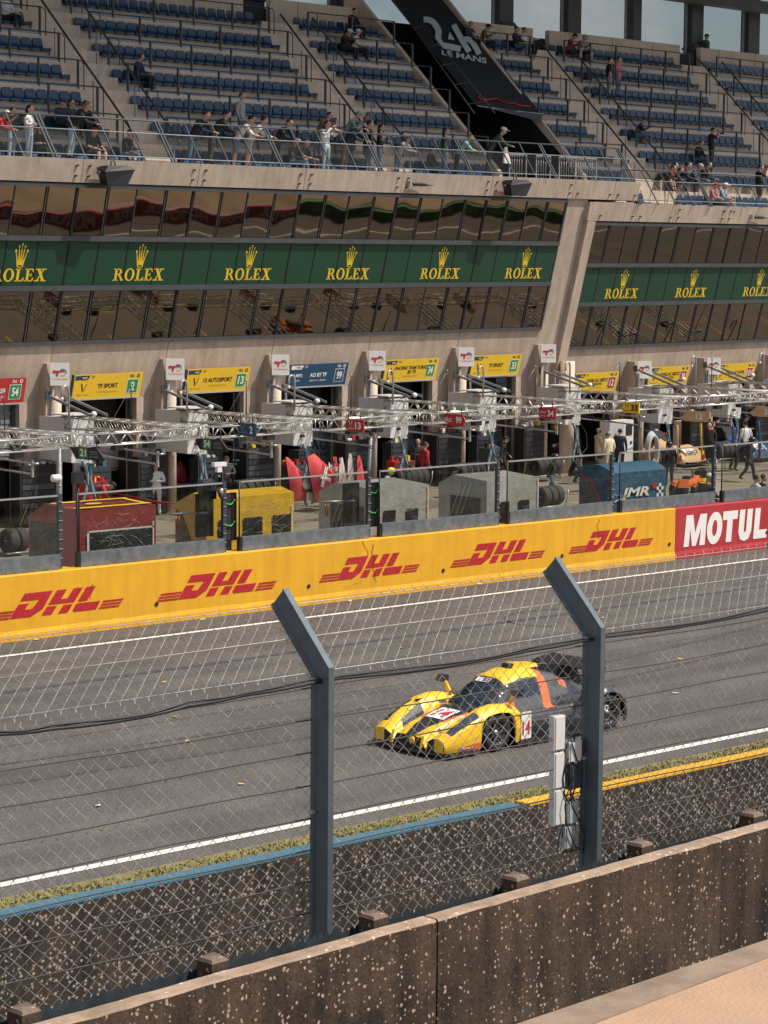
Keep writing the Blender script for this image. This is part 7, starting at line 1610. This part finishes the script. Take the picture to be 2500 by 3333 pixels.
in_row('seated man in white tee and white cap holding a cup', 1156, 73, 'sit', face=.6, top='white', legs='black', sleeve='short', cap='white', glasses=True)
in_row('person in black on the top row, only the legs in the picture', 1148, -45, 'sit', face=.2, top='black', legs='black')
in_row('man in dark jacket and headphones seated alone with a black bag', 449, 157, 'sit', face=.5, top='navy', legs='black', phones=True, hair='brown')
in_row('person in dark trousers and brown shoes seated at the top corner, head cut off', 18, -28, 'sit', face=.3, top='white', legs='black', shoes='brown')
# bags and odds and ends on the terraces
def rowpt(px, hy, k, up=.3): v = VS + RK * k - .4; p = onv(px, hy, v); return W(p.x, v, ZF + HK * k)
for px, hy, k, m, l in ((487, 235, 3, m_black, 'black rucksack on the seat beside the lone man in headphones'), (1906, 165, 6, m_black, 'black rucksack on the top row beside the teal hat'), (1912, 235, 5, mat('bag_brown', (.06, .045, .03), .8), 'dark brown rucksack on the row below the teal hat'), (2098, 430, 2, mat('paper_brown', (.35, .22, .12), .8), 'brown paper bag under the man with a phone')):
    b = MB(); b.hexa([(-.2, -.14, 0), (.2, -.14, 0), (.2, .14, 0), (-.2, .14, 0)], [(-.16, -.10, .48), (.16, -.10, .48), (.14, .10, .5), (-.14, .10, .5)], m); b.hexa([(-.13, -.19, .05), (.13, -.19, .05), (.13, -.14, .05), (-.13, -.14, .05)], [(-.11, -.17, .26), (.11, -.17, .26), (.11, -.12, .26), (-.11, -.12, .26)], m); b.tube([(-.05, 0, .48), (0, 0, .56), (.05, 0, .48)], .012, m, 5)
    tag(b.build('bag', loc=rowpt(px, hy, k), rz=TH), l, 'bag')
p = onv(1650, 505, 60.0); b = MB(); b.hexa([(-.2, -.05, -.3), (.2, -.05, -.32), (.2, .05, -.32), (-.2, .05, -.3)], [(-.15, -.02, .3), (-.02, -.02, .3), (-.02, .02, .3), (-.15, .02, .3)], m_wprint); tag(b.build('bag', loc=W(p.x, p.y, p.z), rz=TH), 'white plastic bag hanging beside the man in the white cap', 'bag')
# ---- people in the pit lane
m_helm = mat('helmet_black', (.018, .02, .022), .25); m_hiv = mat('helmet_hivis', (.65, .80, .03), .35); m_hcream = mat('helmet_cream', (.62, .56, .42), .4)
in_pit('mechanic in white overalls looking down by the black cabinet', 506, 1507, 'arms_fold', face=-.7, top='white', legs='white', hair='dark', phones=True, shoes='white')
in_pit('man in black overalls with gold shoulder stripes before the team-name partition', 1361, 1428, 'arms_fold', face=-.9, top='char', legs='black', hair='brown')
in_pit('firefighter in bright yellow-green helmet crouching beside the grey cart', 1254, 1521, 'crouch', z=1.2, top='sky', legs='navy', helmet=m_hiv, face=.6)
in_pit('crouching mechanic in black helmet with a yellow-green chin strap', 1465, 1512, 'crouch', z=1.2, top='black', legs='black', helmet=m_helm, face=.8)
in_pit('mechanic in black helmet and blue jeans walking behind the glass', 1797, 1478, 'walk', face=.5, top='black', legs='jeans', helmet=m_helm)
in_pit('man in cream overalls and cream cap, talking, nearer the raised beige door', 1948, 1394, 'arms_fold', face=1.1, top='cream', legs='cream', hair=None, cap='cream', phones=True)
in_pit('man in cream overalls seen from behind with a black strap', 1982, 1405, 'stand', face=3.0, top='cream', legs='cream', hair='grey', phones=True)
in_pit('crew member in dark overalls by the raised beige door', 1850, 1385, 'stand', z=1.8, face=.8, top='navy', legs='navy')
in_pit('crouching mechanic in black helmet below the beige door', 1867, 1473, 'crouch', z=1.2, face=.6, top='black', legs='black', helmet=m_helm)
in_pit('cameraman in black with a helmet beside the blue cart', 1936, 1470, 'crouch', z=1.25, face=.9, top='black', legs='black', helmet=m_helm, hold='camera')
in_pit('crew member in black with red piping and helmet behind the glass', 2180, 1434, 'stand', z=1.8, face=2.6, top='black', legs='black', helmet=m_helm)
in_pit('man in white shirt and black trousers seen from behind by the blue car', 2428, 1372, 'stand', face=2.8, top='white', legs='black', sleeve='short')
in_pit('man in a dark red shirt in profile beside the yellow-tipped door', 2317, 1374, 'stand', face=1.2, top='maroon', legs='black', sleeve='short')
in_pit('crew member in black with white lettering, beside the dark red shirt', 2337, 1354, 'stand', face=2.2, top='black', legs='black', helmet=None)
in_pit('crew member in black beside the raised dark blue door', 2368, 1350, 'stand', face=2.2, top='black', legs='black')
in_pit('helmeted crew member in black bending over a wheel', 2405, 1438, 'bend', z=1.2, face=1.3, top='black', legs='black', helmet=m_helm)
in_pit('striding crew member in black with orange trim behind the last screen', 2440, 1440, 'walk', z=1.55, face=1.0, top='char', legs='black', helmet=m_helm)
in_pit('man in white cap and black jacket low behind the glass by the quad bike', 2288, 1549, 'crouch', z=1.45, face=1.2, top='black', legs='black', cap='white', hair='grey', H=1.3)
in_pit('dark-haired man in white shirt at the pit wall', 2462, 1546, 'stand', z=1.75, face=1.1, top='white', legs='black')
in_pit('dark-haired man in black beside the white shirt at the pit wall', 2484, 1541, 'stand', z=1.78, face=1.0, top='black', legs='black')
CT = ['past the first tyre row', 'behind the lattice arm with the number 2', 'by the sponsor-name partition', 'under the board 34', 'beside the coiled hose', 'near the board 54', 'at the beige nose', 'in the blue garage mouth']
for i, (u, v, kd, f, tp, lg) in enumerate(((46.6, 60.2, 'stand', .9, 'black', 'black'), (57.2, 60.4, 'arms_fold', -.6, 'char', 'black'), (67.0, 59.9, 'stand', 1.3, 'red', 'black'), (71.2, 59.6, 'walk', .8, 'black', 'black'), (77.9, 59.0, 'stand', 2.0, 'navy', 'black'), (51.6, 60.8, 'bend', .9, 'red', 'black'), (83.6, 58.6, 'stand', -1.0, 'black', 'black'), (88.6, 60.2, 'arms_fold', .4, 'navy', 'navy'))):
    person('crew member in %s standing %s' % ({'char': 'charcoal'}.get(tp, tp), CT[i]) if kd != 'bend' else 'crew member in red bending ' + CT[i], W(u, v, 0), kd, face=f, top=tp, legs=lg, cap='black' if i % 2 else None)
